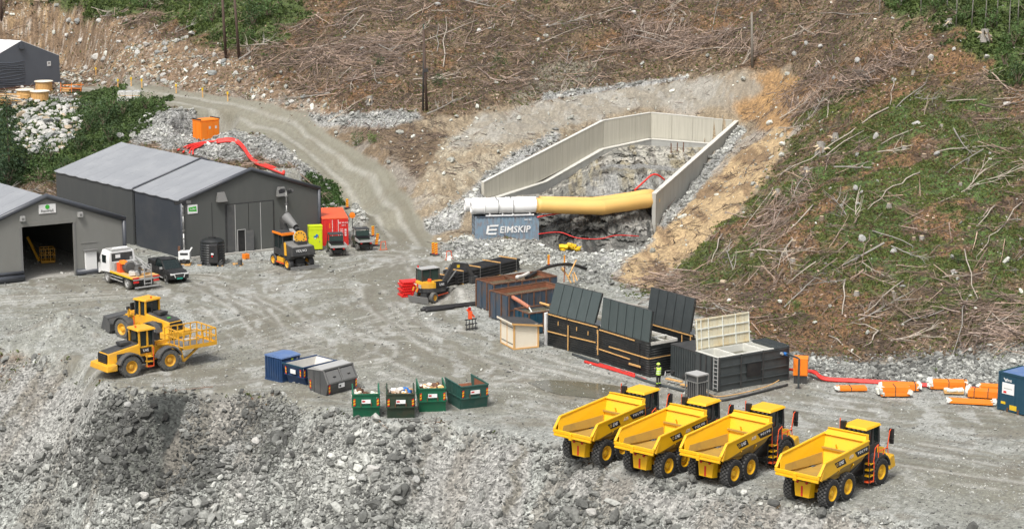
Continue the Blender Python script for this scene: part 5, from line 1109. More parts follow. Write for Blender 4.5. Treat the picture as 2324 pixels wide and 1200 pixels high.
def label_plate(t, x0, x1, y, z0, z1, parent=None):
    MB().box(x0,x1,y-.015,y,z0,z1,'white').box(x0+.05,x0+(x1-x0)*.4,y-.02,y-.015,z0+.06,z1-.1,'charcoal').build('sign_plate', t)
# closed navy bin: x along its right-hand face, y to the left-back
t = thing('closed_waste_container', 'closed navy blue steel container with lighter blue lid, leftmost bin', 'waste container', G(641,869), R(49))
MB().box(0,1.7,0,1.75,.12,1.72,'navy').box(-.03,1.73,-.03,1.78,.0,.14,'navy').build('body', t)
for k in range(7): MB().box(-.045,-.0,.12+k*.24,.2+k*.24,.2,1.7,'navy').build('rib', t)
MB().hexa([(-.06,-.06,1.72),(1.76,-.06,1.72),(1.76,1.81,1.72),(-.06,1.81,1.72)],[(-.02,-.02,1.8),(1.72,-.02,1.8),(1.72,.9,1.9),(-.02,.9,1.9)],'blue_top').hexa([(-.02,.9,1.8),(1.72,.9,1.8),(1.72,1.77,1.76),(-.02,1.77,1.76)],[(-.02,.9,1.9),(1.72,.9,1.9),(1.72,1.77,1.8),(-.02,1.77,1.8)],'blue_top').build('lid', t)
MB().box(.85,1.05,-.02,0,1.4,1.6,'lime').box(1.35,1.5,-.02,0,1.42,1.58,'light_grey').build('sticker', t)
# open navy skip
t = thing('open_waste_skip', 'open navy blue skip with pale inside, between closed bin and grey skip', 'skip', G(688,882), R(46))
L_, W_, H_ = 2.9, 1.9, 1.52
for nm, b_, tp_ in (('front_wall',[(0.35,0,0),(2.4,0,0),(2.4,.05,0),(.35,.05,0)],[(.0,-.12,H_),(L_,-.12,H_),(L_,-.06,H_),(0,-.06,H_)]),('back_wall',[(.35,W_-.05,0),(2.4,W_-.05,0),(2.4,W_,0),(.35,W_,0)],[(0,W_+.06,H_),(L_,W_+.06,H_),(L_,W_+.12,H_),(0,W_+.12,H_)]),
   ('end_wall',[(.35,0,0),(.41,0,0),(.41,W_,0),(.35,W_,0)],[(-.15,-.1,H_),(-.07,-.1,H_),(-.07,W_+.1,H_),(-.15,W_+.1,H_)]),('far_end_wall',[(2.35,0,0),(2.4,0,0),(2.4,W_,0),(2.35,W_,0)],[(L_+.05,-.1,H_),(L_+.1,-.1,H_),(L_+.1,W_+.1,H_),(L_+.05,W_+.1,H_)])):
    MB().hexa(b_, tp_, 'navy').build(nm, t)
MB().hexa([(.42,.06,.1),(2.34,.06,.1),(2.34,W_-.06,.1),(.42,W_-.06,.1)],[(.42,.06,.14),(2.34,.06,.14),(2.34,W_-.06,.14),(.42,W_-.06,.14)],'light_grey').hexa([(.42,W_-.1,.1),(2.34,W_-.1,.1),(2.34,W_-.06,.1),(.42,W_-.06,.1)],[(.0,W_+.02,H_-.04),(L_,W_+.02,H_-.04),(L_,W_+.05,H_-.04),(0,W_+.05,H_-.04)],'off_white').hexa([(2.28,.06,.1),(2.34,.06,.1),(2.34,W_-.06,.1),(2.28,W_-.06,.1)],[(L_-.02,-.05,H_-.04),(L_+.03,-.05,H_-.04),(L_+.03,W_+.04,H_-.04),(L_-.02,W_+.04,H_-.04)],'off_white').build('inner_lining', t)
m = MB().bar((-.12,-.14,H_),(L_+.1,-.14,H_),.1,.08,'navy').bar((-.12,W_+.12,H_),(L_+.1,W_+.12,H_),.1,.08,'navy').bar((-.13,-.14,H_),(-.13,W_+.14,H_),.1,.08,'petrol').bar((.05,-.1,.75),(L_-.2,-.1,.75),.08,.08,'navy').bar((.04,-.1,.75),(.04,W_+.1,.75),.08,.08,'navy'); m.build('rim', t)
label_plate(t, .45, .95, -.13, .95, 1.3)
m = MB(); chev(m, (-.02,-.14,.8), (1,0,0), .12, .5, (0,-1,0)); m.build('warning_stripe', t); m = MB(); chev(m, (-.12,.05,.8), (0,1,0), .12, .5, (-1,0,0)); m.build('warning_stripe', t); m = MB(); chev(m, (-.12,1.6,.8), (0,1,0), .12, .5, (-1,0,0)); m.build('warning_stripe', t)
MB().box(-.16,-.13,.6,1.15,.95,1.25,'white').build('sign_plate', t)
# grey lidded skip
t = thing('lidded_waste_skip', 'grey steel skip with two sloping loading hatches', 'skip', G(741.6,899), R(49)); L_, W_ = 2.75, 1.75
sec = [(.08,0),(-.1,.55),(-.12,.85),(.32,1.72),(1.3,1.78),(1.85,1.62),(1.82,.8),(1.6,0)]
m = MB().prism(sec, .0, L_, 'x', 'mid_grey'); m.v = [(x,y,z) for x,y,z in m.v]; MATS['mid_grey']; m.ms = ['dark_grey']; m.build('body', t)
MB().hexa([(-.03,.3,1.72),(L_+.03,.3,1.72),(L_+.03,1.9,1.62),(-.03,1.9,1.62)],[(-.03,.34,1.78),(L_+.03,.34,1.78),(L_+.03,1.3,1.86),(-.03,1.3,1.86)],'light_grey').build('roof', t)
MB().bar((-.04,.28,1.76),(L_+.04,.28,1.76),.12,.1,'mid_grey').bar((-.03,-.14,.86),(L_+.03,-.14,.86),.08,.1,'mid_grey').bar((0,-.16,.86),(0,.28,1.74),.08,.07,'mid_grey').bar((L_,-.16,.86),(L_,.28,1.74),.08,.07,'mid_grey').bar((L_/2,-.16,.86),(L_/2,.28,1.74),.08,.07,'mid_grey').build('hatch_frame', t)
for k in range(2):
    x0 = .1+k*1.35; MB().hexa([(x0,-.16,.92),(x0+1.17,-.16,.92),(x0+1.17,-.12,.9),(x0,-.12,.9)],[(x0+.02,.2,1.62),(x0+1.15,.2,1.62),(x0+1.15,.26,1.62),(x0+.02,.26,1.62)],'mid_grey').bar((x0+.5,-.03,1.25),(x0+.75,-.03,1.25),.04,.05,'charcoal').build('hatch', t)
label_plate(t, 1.0, 1.55, -.14, .42, .72)
for x in (.05, L_-.17): m = MB(); chev(m, (x,-.16,.18), (1,0,0), .13, .55, (0,-1,0)); m.build('warning_stripe', t)
m = MB(); chev(m, (-.02,1.5,.3), (0,1,0), .12, .55, (-1,0,0)); m.build('warning_stripe', t)
for y in (.6,1.2): MB().box(-.04,0,y,y+.06,.1,1.65,'dark_grey').build('rib', t)

# ---------------------------------------------------------------- shed
t = thing('garden_shed', 'small pale timber shed with double doors and dark felt roof', 'shed', G(1167,793), R(24)); W_, D_ = 1.95, 2.35
m = MB()
for k in range(12):
    z0 = .1+k*.155; 
    for a, b_ in (((0,0),(W_,0)),):
        MB().box(.07,W_-.07,-.012,.02,z0,z0+.147 if z0+.147 < 1.75 else 1.9-.2,'pale_timber').build('cladding_board', t)
MB().hexa([(.02,.0,.05),(W_-.02,.0,.05),(W_-.02,D_,.05),(.02,D_,.05)],[(.02,.0,1.98),(W_-.02,.0,1.70),(W_-.02,D_,1.70),(.02,D_,1.98)],'pale_timber').build('wall', t)
for y0, y1 in ((.08,1.14),(1.2,2.27)):
    d = MB().box(-.05,.0,y0,y1,.12,1.92,'pale_timber').build('door', t); MB().box(-.07,-.05,y0+.05,y1-.05,.35,.4,'charcoal').box(-.07,-.05,y0+.05,y1-.05,1.6,1.65,'charcoal').build('hinge', d)
for x, y in ((0,0),(W_,0),(0,D_)): MB().box(x-.07,x+.05,y-.07,y+.05,0,1.98 if x == 0 else 1.7,'timber').build('corner_post', t)
MB().box(-.08,-.0,1.14,1.2,.1,1.95,'timber').box(-.08,.0,0,D_,.02,.12,'timber').box(0,W_,-.08,-.0,.0,.1,'timber').build('door_frame', t)
MB().hexa([(-.25,-.2,2.0),(W_+.25,-.2,1.66),(W_+.25,D_+.2,1.66),(-.25,D_+.2,2.0)],[(-.25,-.2,2.07),(W_+.25,-.2,1.73),(W_+.25,D_+.2,1.73),(-.25,D_+.2,2.07)],'charcoal').build('roof', t)
MB().bar((-.27,-.24,2.0),(W_+.27,-.24,1.66),.04,.13,'timber').bar((-.28,-.2,2.0),(-.28,D_+.2,2.0),.04,.13,'pale_timber').build('fascia', t)

# ---------------------------------------------------------------- settling tanks wrapped in black film
yb1, yb2 = R(-50), R(-54.5)
def film_tank(px, yw, L_, W_, lab, lidx, lean, gap=None, battens=True, zl=2.35, open_=None):
    t = thing('settling_tank', lab, 'tank', G(*px) if len(px) == 2 else Vector(px), yw, 'film-wrapped settling tanks'); H_ = 2.5
    # x along the front, y away
    MB().box(0,L_,0,W_,.0,H_-.22,'cover_black').build('body', t)
    for k in range(14):
        MB().tube([(x,-.012-.012*sin(x*3+k*1.7),.12+k*.165+.02*sin(x*1.3+k)) for x in np.linspace(.02,L_-.02,9)], .03, 'cover_black', 4).build('film_fold', t, True)
    m = MB().box(0,L_,0,.08,H_-.22,H_,'cover_black').box(0,L_,W_-.08,W_,H_-.22,H_,'off_white').box(0,.08,.08,W_-.08,H_-.22,H_,'off_white').box(L_-.08,L_,.08,W_-.08,H_-.22,H_,'off_white').box(L_*.5,L_*.5+.1,.08,W_-.08,H_-.15,H_-.02,'inner_white'); m.build('tank_rim', t)
    w = MB().box(.09,L_-.09,.09,W_-.09,H_-.26,H_-.2,'water_dirty').build('water_surface', t)
    return t
def batten(t, a, b_, w=.075): return MB().bar(a, b_, .05, w, 'timber').build('batten', t)
def rlid(t, x0, x1, z0, hgt, dy_, sk, m='lid_green', n=10, y=.05):
    l_ = MB()
    for k in range(n):
        a, b_ = x0+(x1-x0)*k/n, x0+(x1-x0)*(k+1)/n; d = .05 if k % 2 else 0
        p = MB().hexa([(a+.01,y-d,z0),(b_-.01,y-d,z0),(b_-.01,y+.07-d,z0),(a+.01,y+.07-d,z0)],[(a+sk+.01,y+dy_-d,z0+hgt),(b_+sk-.01,y+dy_-d,z0+hgt),(b_+sk-.01,y+dy_+.07-d,z0+hgt),(a+sk+.01,y+dy_+.07-d,z0+hgt)],m)
        p.build('lid_board', t)
    MB().bar((x0+.05,y+.13,z0+.1),(x0+sk+.05,y+dy_+.13,z0+hgt-.05),.06,.08,'charcoal').bar((x1-.05,y+.13,z0+.1),(x1+sk-.05,y+dy_+.13,z0+hgt-.05),.06,.08,'charcoal').bar((x0+sk,y+dy_+.05,z0+hgt),(x1+sk,y+dy_+.05,z0+hgt),.1,.05,'charcoal').build('lid_frame', t)
t = film_tank((1242.5,783), yb1, 5.75, 2.4, 'black film-wrapped tank with raised ribbed lid, next to the shed', 0, 0)
rlid(t, .05, 5.15, 2.48, 2.25, .55, .18)
batten(t, (.1,-.06,2.42),(2.2,-.06,2.38)); batten(t, (2.35,-.06,2.38),(5.6,-.06,2.36)); batten(t, (.05,-.06,1.1),(2.2,-.06,1.12)); batten(t, (2.6,-.06,1.15),(5.4,-.06,1.2)); batten(t, (2.4,-.08,.05),(2.4,-.08,1.95))
MB().box(2.22,2.34,-.05,-.0,.3,2.4,'black').build('film_seam', t)
MB().box(-.28,-.06,-.1,.2,0,2.45,'plastic_white').build('white_downpipe', t)
for k, (x, z) in enumerate(((1.3,1.75),(3.35,1.7),(4.6,1.6),(5.6,.7),(5.6,1.9))): batten(t, (x,-.08,z),(x,-.08,z+.3),.05)
t = film_tank((1360,820), yb2, 5.75, 2.5, 'black film-wrapped tank with grey-green lid, behind the red pipe', 0, 0)
rlid(t, .02, 5.6, 2.42, 2.3, .15, .12, n=12)
batten(t, (.05,-.06,2.38),(4.1,-.06,2.36)); batten(t, (1.2,-.06,1.35),(5.7,-.06,1.35)); batten(t, (.05,-.06,.95),(3.6,-.06,.9)); batten(t, (3.6,-.14,.6),(4.9,-.14,.62),.13); batten(t, (5.8,-.05,1.38),(5.8,2.4,1.38)); batten(t, (-.06,-.1,.5),(-.06,-.1,2.3))
MB().box(4.5,4.65,-.05,-.01,.3,2.2,'black').build('film_seam', t)
MB().box(5.76,5.8,.02,2.48,.05,2.3,'cover_black').build('end_film', t)
for k in range(12): MB().tube([(5.81,.05,.12+k*.17),(5.83,1.2,.15+k*.17),(5.81,2.45,.12+k*.17)],.025,'cover_black',4).build('film_fold', t, True)
for x in (4.6,): MB().bar((x,.1,2.52),(x,2.45,2.52),.18,.06,'inner_white').bar((x-.5,1.2,2.52),(5.7,1.2,2.52),.18,.06,'inner_white').build('rim_brace', t)
p3 = G(1462,728,2.5); t = film_tank((p3.x,p3.y,0), yb2, 5.6, 2.4, 'rearmost black film-wrapped tank, its lid standing against the hillside', 0, 0)
rlid(t, .15, 5.1, 2.5, 2.5, .35, .1, m='tank_dark'); batten(t, (.1,-.06,2.42),(5.5,-.06,2.42)); batten(t, (5.3,-.06,.0),(5.3,-.06,2.4)); batten(t, (4.4,-.1,1.6),(4.4,-.1,2.3))
m = MB(); 
for k in range(5): m.bar((5.35,.3+.5*k,2.3+.2*(k%3)),(5.9,.8+.4*k,2.5+.3*(k%2)),.08,.1,'tarp_yellow')
m.build('timber_offcut', t)
# dark corrugated container
t = thing('small_container', 'dark grey corrugated container between the film-wrapped tank and the open tank', 'container', G(1521,851), R(-57)); 
MB().box(0,2.9,.03,2.4,.05,2.2,'tank_dark').box(-.03,2.93,.0,2.43,2.2,2.28,'charcoal').build('body', t)
for k in range(11): MB().box(.06+k*.26,.18+k*.26,-.03,.03,.1,2.2,'tank_dark').build('corrugation', t)
MB().box(2.86,2.93,-.03,.05,2.1,2.3,'light_grey').cyl((.4,-.15,.35),(.4,.1,.35),.12,'charcoal',8).cyl((1.7,-.2,.3),(1.7,.1,.3),.12,'charcoal',8).build('pipe_flange', t)
# open dark tank with yellowed lid
t = thing('open_steel_tank', 'dark steel tank with white inner basins and raised yellowed lid', 'tank', G(1627.5,890), R(33)); L_, W_, H_ = 6.3, 2.45, 2.4
MB().box(0,L_,0,.06,.1,H_-.02,'tank_dark').build('side_wall', t); MB().box(0,L_,W_-.06,W_,.1,H_-.02,'tank_dark').build('side_wall', t); MB().box(0,.06,.06,W_-.06,.1,H_-.02,'tank_dark').build('end_wall', t); MB().box(L_-.06,L_,.06,W_-.06,.1,H_-.02,'tank_dark').build('end_wall', t); MB().box(.0,L_,.0,W_,.02,.1,'tank_dark').build('floor', t)
for z in (.45,1.05,1.7,2.28): MB().box(.02,L_,-.07,-.003,z,z+.07,'tank_dark').build('side_rail', t)
for x in (.05,1.95,3.9,6.2): MB().box(x,x+.07,-.12,-.072,.1,2.45,'charcoal').build('side_post', t)
for y in (.6,1.2,1.8): MB().box(-.07,-.003,y,y+.08,.1,2.35,'charcoal').build('end_rib', t)
MB().box(2.5,3.75,-.10,-.073,.75,1.65,'black').build('blanking_plate', t)
MB().box(0,4.95,-.02,.16,H_,H_+.05,'inner_white').box(0,4.95,W_-.14,W_,H_,H_+.05,'inner_white').box(-.02,.16,.16,W_-.14,H_,H_+.05,'inner_white').box(1.5,1.66,.16,W_-.14,H_,H_+.05,'inner_white').box(4.1,4.22,.16,W_-.14,H_,H_+.05,'inner_white').build('basin_rim', t)
for x0, x1 in ((.16,1.5),(1.66,4.1),(4.22,4.95)):
    q = MB().box(x0,x0+.03,.16,W_-.14,1.6,H_-.003,'inner_white').box(x1-.03,x1,.16,W_-.14,1.6,H_-.003,'inner_white').box(x0+.03,x1-.03,W_-.17,W_-.14,1.6,H_-.003,'inner_white').box(x0+.03,x1-.03,.16,.19,1.6,H_-.003,'inner_white').build('basin', t)
    MB().box(x0+.03,x1-.03,.19,W_-.17,1.7,1.95,'water_dirty').build('water_surface', q)
MB().hexa([(4.97,-.05,H_),(L_+.05,-.05,H_),(L_+.05,W_+.05,H_),(4.97,W_+.05,H_)],[(5.0,0,H_+.14),(L_,0,H_+.1),(L_,W_,H_+.1),(5.0,W_,H_+.14)],'tank_dark').build('roof', t)
for k in range(7): MB().box(5.05+.18*k,5.1+.18*k,.05,W_-.05,H_+.11,H_+.17,'tank_dark').build('roof_rib', t)
yl, zl_, hh, dyy, sk = W_-.05, H_+.06, 2.1, .25, .06
for k in range(10):
    a, b_ = .05+4.75*k/10, .05+4.75*(k+1)/10
    MB().hexa([(a+.01,yl,zl_),(b_-.01,yl,zl_),(b_-.01,yl+.05,zl_),(a+.01,yl+.05,zl_)],[(a+sk+.01,yl+dyy,zl_+hh),(b_+sk-.01,yl+dyy,zl_+hh),(b_+sk-.01,yl+dyy+.05,zl_+hh),(a+sk+.01,yl+dyy+.05,zl_+hh)],'gelcoat').build('lid_board', t)
for f in (.05,.36,.68,.97):
    MB().bar((.08,yl-.05+dyy*f,zl_+hh*f),(4.78,yl-.05+dyy*f,zl_+hh*f),.06,.08,'gelcoat' if f not in (.36,.68) else 'foam').build('lid_batten', t)
for x in (.08,.45,1.1,2.35,3.5,4.7): MB().bar((x,yl-.06,zl_),(x+sk,yl-.06+dyy,zl_+hh),.05,.06,'foam').build('lid_batten', t)
m = MB().bar((-.06,-.1,.15),(-.06,-.1,2.4),.05,.05,'light_grey').bar((-.1,.3,.15),(-.1,.3,2.4),.05,.05,'light_grey')
for k in range(8): m.bar((-.06,-.1,.3+k*.28),(-.1,.3,.3+k*.28),.04,.04,'light_grey')
m.build('ladder', t)
MB().cyl((5.9,-.3,1.95),(5.9,.1,1.95),.12,'sticker_blue',8).cyl((5.6,-.2,2.0),(5.6,.05,2.0),.1,'light_grey',8).build('valve', t)
# stand pipe
pe = G(1812,881); tpx = t.matrix_basis@Vector((5.9,-.25,1.98))
o = MB().tube([tpx-pe, Vector((0,0,2.15))+Vector((-.15,0,.03)), Vector((0,0,2.1)), Vector((0,0,.0))], .075, 'tank_dark', 8).lathe((0,0,0),(0,0,1),[(0,.001),(0,.22),(.05,.22),(.05,.08)],'tank_dark',10).build('stand_pipe'); o.location = pe; tag(o, 'dark standpipe reaching from the open tank down to the gravel', 'pipe')
# ladder against the film-wrapped tank
la, lb = G(1509,852), Q(1517,793,142.9); o = MB(); dv = Vector((.42,.1,0))
o.bar((0,0,0),lb-la,.05,.05,'light_grey').bar(dv,lb-la+dv,.05,.05,'light_grey')
for k in range(8): f = (k+.6)/8.5; o.bar((lb-la)*f,(lb-la)*f+dv,.035,.035,'light_grey')
o = o.build('leaning_ladder'); o.location = la; tag(o, 'light metal ladder leaning against the black film-wrapped tank', 'ladder')
# wire cage unit
t = thing('wire_cage_unit', 'grey metal cage unit standing in front of the open tank', 'cage', G(1582,912), R(38)); a_ = 1.0; b_w = 1.15
m = MB()
for x in (0,a_): 
    for y in (0,b_w): m.box(x-.035,x+.035,y-.035,y+.035,0,1.78,'steel')
for z in (.05,.62 if False else .12,1.3,1.74):
    for y in (0,b_w): m.bar((0,y,z),(a_,y,z),.06,.06,'steel')
    for x in (0,a_): m.bar((x,0,z),(x,b_w,z),.06,.06,'steel')
m.build('cage_frame', t); MB().box(-.03,a_+.03,-.03,b_w+.03,1.76,1.82,'light_grey').build('top_plate', t); MB().box(.08,a_-.08,.08,b_w-.08,.15,1.25,'charcoal').build('tank_core', t)
for k in range(5): MB().bar((.15+.17*k,.02,.15),(.15+.17*k,.02,1.28),.03,.03,'mid_grey').build('bar', t); MB().bar((-.02,.15+.2*k,.15),(-.02,.15+.2*k,1.28),.03,.03,'mid_grey').build('bar', t)
MB().box(.1,a_-.1,.1,b_w-.1,1.32,1.7,'dark_grey').build('control_box', t)
# orange cabinet by the standpipe
t = thing('orange_power_cabinet', 'orange steel cabinet on a dark stand beside the standpipe', 'cabinet', G(1816,868), R(-10))
MB().box(-.45,.45,-.25,.35,0,.55,'charcoal').build('stand', t); MB().box(-.5,.5,-.3,.4,.55,1.75,'orange').build('body', t, bevel=.03); MB().box(-.45,-.02,-.33,-.3,.62,1.68,'orange').build('door', t); MB().box(.02,.45,-.33,-.3,.62,1.68,'orange').build('door', t)
MB().hexa([(-.52,-.32,1.75),(.52,-.32,1.75),(.52,.42,1.75),(-.52,.42,1.75)],[(-.5,-.3,1.82),(.5,-.3,1.82),(.5,.4,1.86),(-.5,.4,1.86)],'orange').build('roof', t)
for k in range(3):
    o_ = (k-1)*.12; cable('supply_cable', ('upper','middle','lower')[k]+' strand of the thick red cable run leading right from the orange cabinet', 'cable', [G(1832,840+k*1.5,.35),G(1850,843+k*2,.5),G(1872,857+k*2,.15),G(1940,861+k*2.2,.1),G(2020,866+k*2,.1),G(2110,872+k*2,.1),G(2200,879+k*2,.1),G(2275,886+k*2,.1)], .09, 'cable_red', 6, 'red cables along the foot of the hill')
cable('supply_cable', 'short red cable end between the open tank and the orange cabinet', 'cable', [G(1785,838,.6),G(1797,838,.6),G(1806,842,.3)], .1, 'cable_red')
cable('drain_pipe', 'long thin red pipe lying on the gravel before the black tanks', 'pipe', [G(1327,820,.1),G(1400,841,.1),G(1466,862,.1)], .10, 'cable_red', 7)
cable('drain_pipe', 'shorter red pipe lying behind the long red pipe', 'pipe', [G(1360,826,.1),G(1400,838,.12),G(1440,849,.1)], .09, 'red', 7)
cable('water_pipe', 'black pipe laid along the foot of the film-wrapped tanks', 'pipe', [G(1300,803,.1),G(1400,838,.1),G(1480,868,.1),G(1560,888,.1),G(1625,908,.1)], .10, 'tank_dark', 7)
cable('water_pipe', 'black pipe bending round the corner of the open tank', 'pipe', [G(1600,893,.1),G(1628,907,.1),G(1660,904,.1),G(1720,890,.1),G(1787,872,.1)], .08, 'charcoal', 7)
cable('garden_hose', 'thin orange hose curling under the open tank', 'hose', [G(1600,886,.1),G(1625,899,.1),G(1680,892,.1),G(1740,876,.15),G(1768,862,.4)], .035, 'timber', 5)
for k, (a, b_, z) in enumerate((((1512,858),(1548,866),.3),((1546,871),(1572,878),.2))):
    o = MB().bar((0,0,0), G(*b_,z)-G(*a,z), .25, .08, 'timber').build('plank'); o.location = G(*a,z); tag(o, ('longer' if k == 0 else 'shorter')+' yellow plank lying in front of the small dark container', 'plank')

# person
pz = G(1494,879); t = thing('person', 'standing person in yellow-green vest, helmet and dark trousers, looking at the tanks', 'person', pz, R(120))
B = MB()
for s in (-1,1):
    B.lathe((0,.10*s,.08),(0.0,.0,1),[(0,.055),(.12,.055),(.38,.07),(.45,.062),(.75,.095),(.85,.09)],'black',12)
    B.rbox((.05,.10*s,.05),(.28,.1,.1),'black')
B.lathe((0,0,.85),(0,0,1),[(0,.001),(0,.15),(.08,.165),(.2,.15),(.42,.185),(.54,.17),(.60,.09),(.64,.055),(.70,.05)],'charcoal',14)
for s in (-1,1):
    B.tube([(0,.19*s,1.42),(.02,.25*s,1.28),(.05,.26*s,1.12),(.16,.22*s,1.05),(.26,.12*s,1.22)],[.065,.06,.05,.045,.036],'charcoal',8)
    B.rbox((.29,.09*s,1.27),(.08,.035,.10),'skin',(0,-.5,0))
    for f in range(4): B.tube([(.30,.09*s-.03+.02*f,1.31),(.33,.088*s-.03+.02*f,1.345),(.315,.085*s-.03+.02*f,1.37-.005*abs(f-1))],.009,'skin',5)
    B.tube([(.29,.06*s,1.27),(.31,.035*s,1.31),(.32,.03*s,1.33)],.01,'skin',5)
B.build('body', t, True)
V2 = MB().lathe((0,0,.92),(0,0,1),[(0,.172),(.1,.175),(.3,.185),(.44,.195),(.5,.175),(.52,.12),(.5,.10)],'hivis',14)
V2.lathe((0,0,1.02),(0,0,1),[(0,.181),(.05,.184)],'white',14).lathe((0,0,1.17),(0,0,1),[(0,.188),(.05,.192)],'white',14); V2.build('vest', t, True)
for s in (-1,1): MB().lathe((0,.10*s,.30),(0,0,1),[(0,.068),(0,.073),(.06,.076),(.06,.07)],'hivis',10).build('reflective_band', t)
Hd = MB().lathe((.02,0,1.50),(.05,0,1),[(0,.05),(.02,.07),(.08,.09),(.14,.098),(.2,.09),(.25,.05),(.265,.001)],'skin',14)
Hd.rbox((.125,0,1.60),(.04,.028,.045),'skin').rbox((.105,0,1.555),(.015,.05,.012),'terracotta')
for s in (-1,1): Hd.rbox((.108,.035*s,1.625),(.01,.022,.014),'black').rbox((.02,.098*s,1.61),(.04,.018,.055),'skin')
Hd.build('head', t, True)
MB().lathe((.02,0,1.64),(.03,0,1),[(0,.135),(.015,.135),(.02,.118),(.08,.105),(.12,.06),(.135,.001)],'hivis',14).rbox((.13,0,1.65),(.10,.17,.015),'hivis').build('helmet', t, True)

# ---------------------------------------------------------------- rusty sludge skips
def sludge(px, z, yw, L_, W_, H_, lab, m1, m2, water=.3, div=None, skew=0):
    c = G(px[0], px[1], z); t = thing('sludge_skip', lab, 'skip', (c.x, c.y, 0), yw, 'rusty open sludge skips')
    MB().box(0,L_,0,.06,.1,H_,m1).build('side_wall', t); MB().box(0,L_,W_-.06,W_,.1,H_,m2).build('side_wall', t); MB().box(0,.06,.06,W_-.06,.1,H_,m1).build('end_wall', t); MB().box(L_-.06,L_,.06,W_-.06,.1,H_,m2).build('end_wall', t)
    MB().box(.065,.075,.07,W_-.07,.2,H_-.02,m2).box(.08,L_-.08,W_-.08,W_-.065,.2,H_-.02,m2).build('inner_face', t)
    m = MB().box(-.03,L_+.03,-.04,.08,H_,H_+.09,'rust').box(-.03,L_+.03,W_-.08,W_+.04,H_,H_+.09,'rust').box(-.03,.08,.08,W_-.08,H_,H_+.09,'rust').box(L_-.08,L_+.03,.08,W_-.08,H_,H_+.09,'rust'); m.build('rim', t)
    n = max(4, int(L_/.62))
    for k in range(n+1): MB().box(max(.0,(L_-.09)*k/n),(L_-.09)*k/n+.09,-.09,-.003,.1,H_,m1 if k % 2 else 'rust').build('side_rib', t)
    for k in range(4): MB().box(-.09,-.003,.05+(W_-.15)*k/3,.15+(W_-.15)*k/3,.1,H_,'rust' if k % 2 else m1).build('end_rib', t)
    MB().box(0,L_,-.07,-.0,H_*.45,H_*.45+.07,'rust').build('side_rail', t)
    MB().box(.08,L_-.08,.08,W_-.08,.3,H_-water,'water_dirty').build('sludge_surface', t)
    if div: MB().bar((div,.05,H_+.02),(div+.1,W_,H_+.02),.1,.1,'rust').build('cross_bar', t)
    return t
sludge((1120,644), 2.4, R(33), 6.1, 2.6, 2.3, 'long blue rusty skip with a cross bar, farthest of the sludge skips', 'rusty_blue', 'rust_light', .3, 2.6)
sludge((1153.6,669), 2.3, R(37), 5.6, 2.45, 2.2, 'rusty skip with orange-brown inside, middle of the sludge skips', 'rusty_blue', 'rust_light', .36)
sludge((1199,710), 1.75, R(30), 4.6, 2.1, 1.65, 'low grey-blue skip brim full of sludge, nearest the shed', 'petrol', 'rusty_blue', .12)
cable('overflow_pipe', 'terracotta pipe draining from the rusty middle skip into the low one', 'pipe', [Q(1163,674,158.3),Q(1182,685,157.3),Q(1200,697,156.2)], .16, 'terracotta', 10)
cable('water_spill', 'milky water running from the terracotta pipe end', 'water', [Q(1201,698,156.1),Q(1204,703,155.8),Q(1207,708,155.4)], .06, 'foam', 6)
cable('overflow_pipe', 'short timber-coloured pipe resting on the low skip rim', 'pipe', [Q(1226,687,157.5),Q(1246,693,156.5)], .10, 'timber', 8)
cable('feed_hose', 'thick black hose arching over the rusty skips to the gravel slope', 'hose', [Q(1194,631,165),Q(1204,625,166),Q(1225,613,168),Q(1250,604,170),Q(1280,599.5,172),Q(1305,602,173.5),Q(1330,610,174.5)], .14, 'black', 8)
cable('hose_nozzle', 'white and red end piece of the arching black hose', 'hose', [Q(1173,629,163.6),Q(1186,626,164.4),Q(1200,619,165.3)], [.16,.17,.16,.15,.15,.15,.15,.14,.14,.13,.13], 'off_white', 8)
for k, (a, b_) in enumerate((((1280,640),(1282,601)),((1296,642),(1276,606)),((1290,628),(1308,590)),((1303,640),(1300,622)),((1310,636),(1303,618)),((1273,610),(1294,630)))):
    p = Q(*a,171.5); q = Q(*b_,172.5+.2*k); o = MB().bar((0,0,0), q-p, .09, .09, 'timber' if k else 'rust_light').build('timber_prop'); o.location = p; tag(o, 'timber prop holding up the arching black hose' if k else 'reddish upright prop under the arching black hose', 'prop', 'props under the black hose')

# pipe stacks
pA, pB = G(1040,648), G(1181,614.5); yp = yaw(pA, pB); LP = (pB-pA).length
t = thing('pipe_stack', 'strapped stack of long black plastic pipes on timber bearers', 'pipes', pA, yp)
for row in range(4):
    for k in range(7): MB().cyl((.0+(row%2)*.05+.02*k,.15+k*.27,.22+row*.255),(LP-(row%3)*.05,.15+k*.27,.22+row*.255),.13,'black',8).build('pipe', t)
for x in (.6,LP*.34,LP*.66,LP-.6): MB().box(x,x+.1,-.03,2.0,1.13,1.2,'timber').build('batten', t); MB().box(x,x+.1,-.03,2.0,.0,.08,'timber').build('bearer', t); MB().box(x+.02,x+.07,-.025,0,.0,1.14,'mid_grey').build('strap', t)
t = thing('pipe_stack', 'lower black pipe bundle lying behind the small excavator', 'pipes', G(1010,652), yp)
for row in range(3):
    for k in range(5): MB().cyl((.05*k,.15+k*.27,.2+row*.255),(3.2,.15+k*.27,.2+row*.255),.13,'black',8).build('pipe', t)
for x in (.5,2.3): MB().box(x,x+.1,-.03,1.5,.88,.95,'timber').build('batten', t)
for k, (a, b_, lab) in enumerate((((960,699),(1088,686),'long black pipe lying on the gravel, rear one of the trio'),((955,702.5),(1086,690),'long black pipe lying on the gravel, middle of the trio'),((966,705),(1030,697.5),'shorter black pipe lying on the gravel, nearest of the trio'))):
    cable('plastic_pipe', lab, 'pipe', [G(*a,.13), G((a[0]+b_[0])/2,(a[1]+b_[1])/2+.5,.13), G(*b_,.13)], .13, 'black', 8, 'loose black pipes on the gravel')
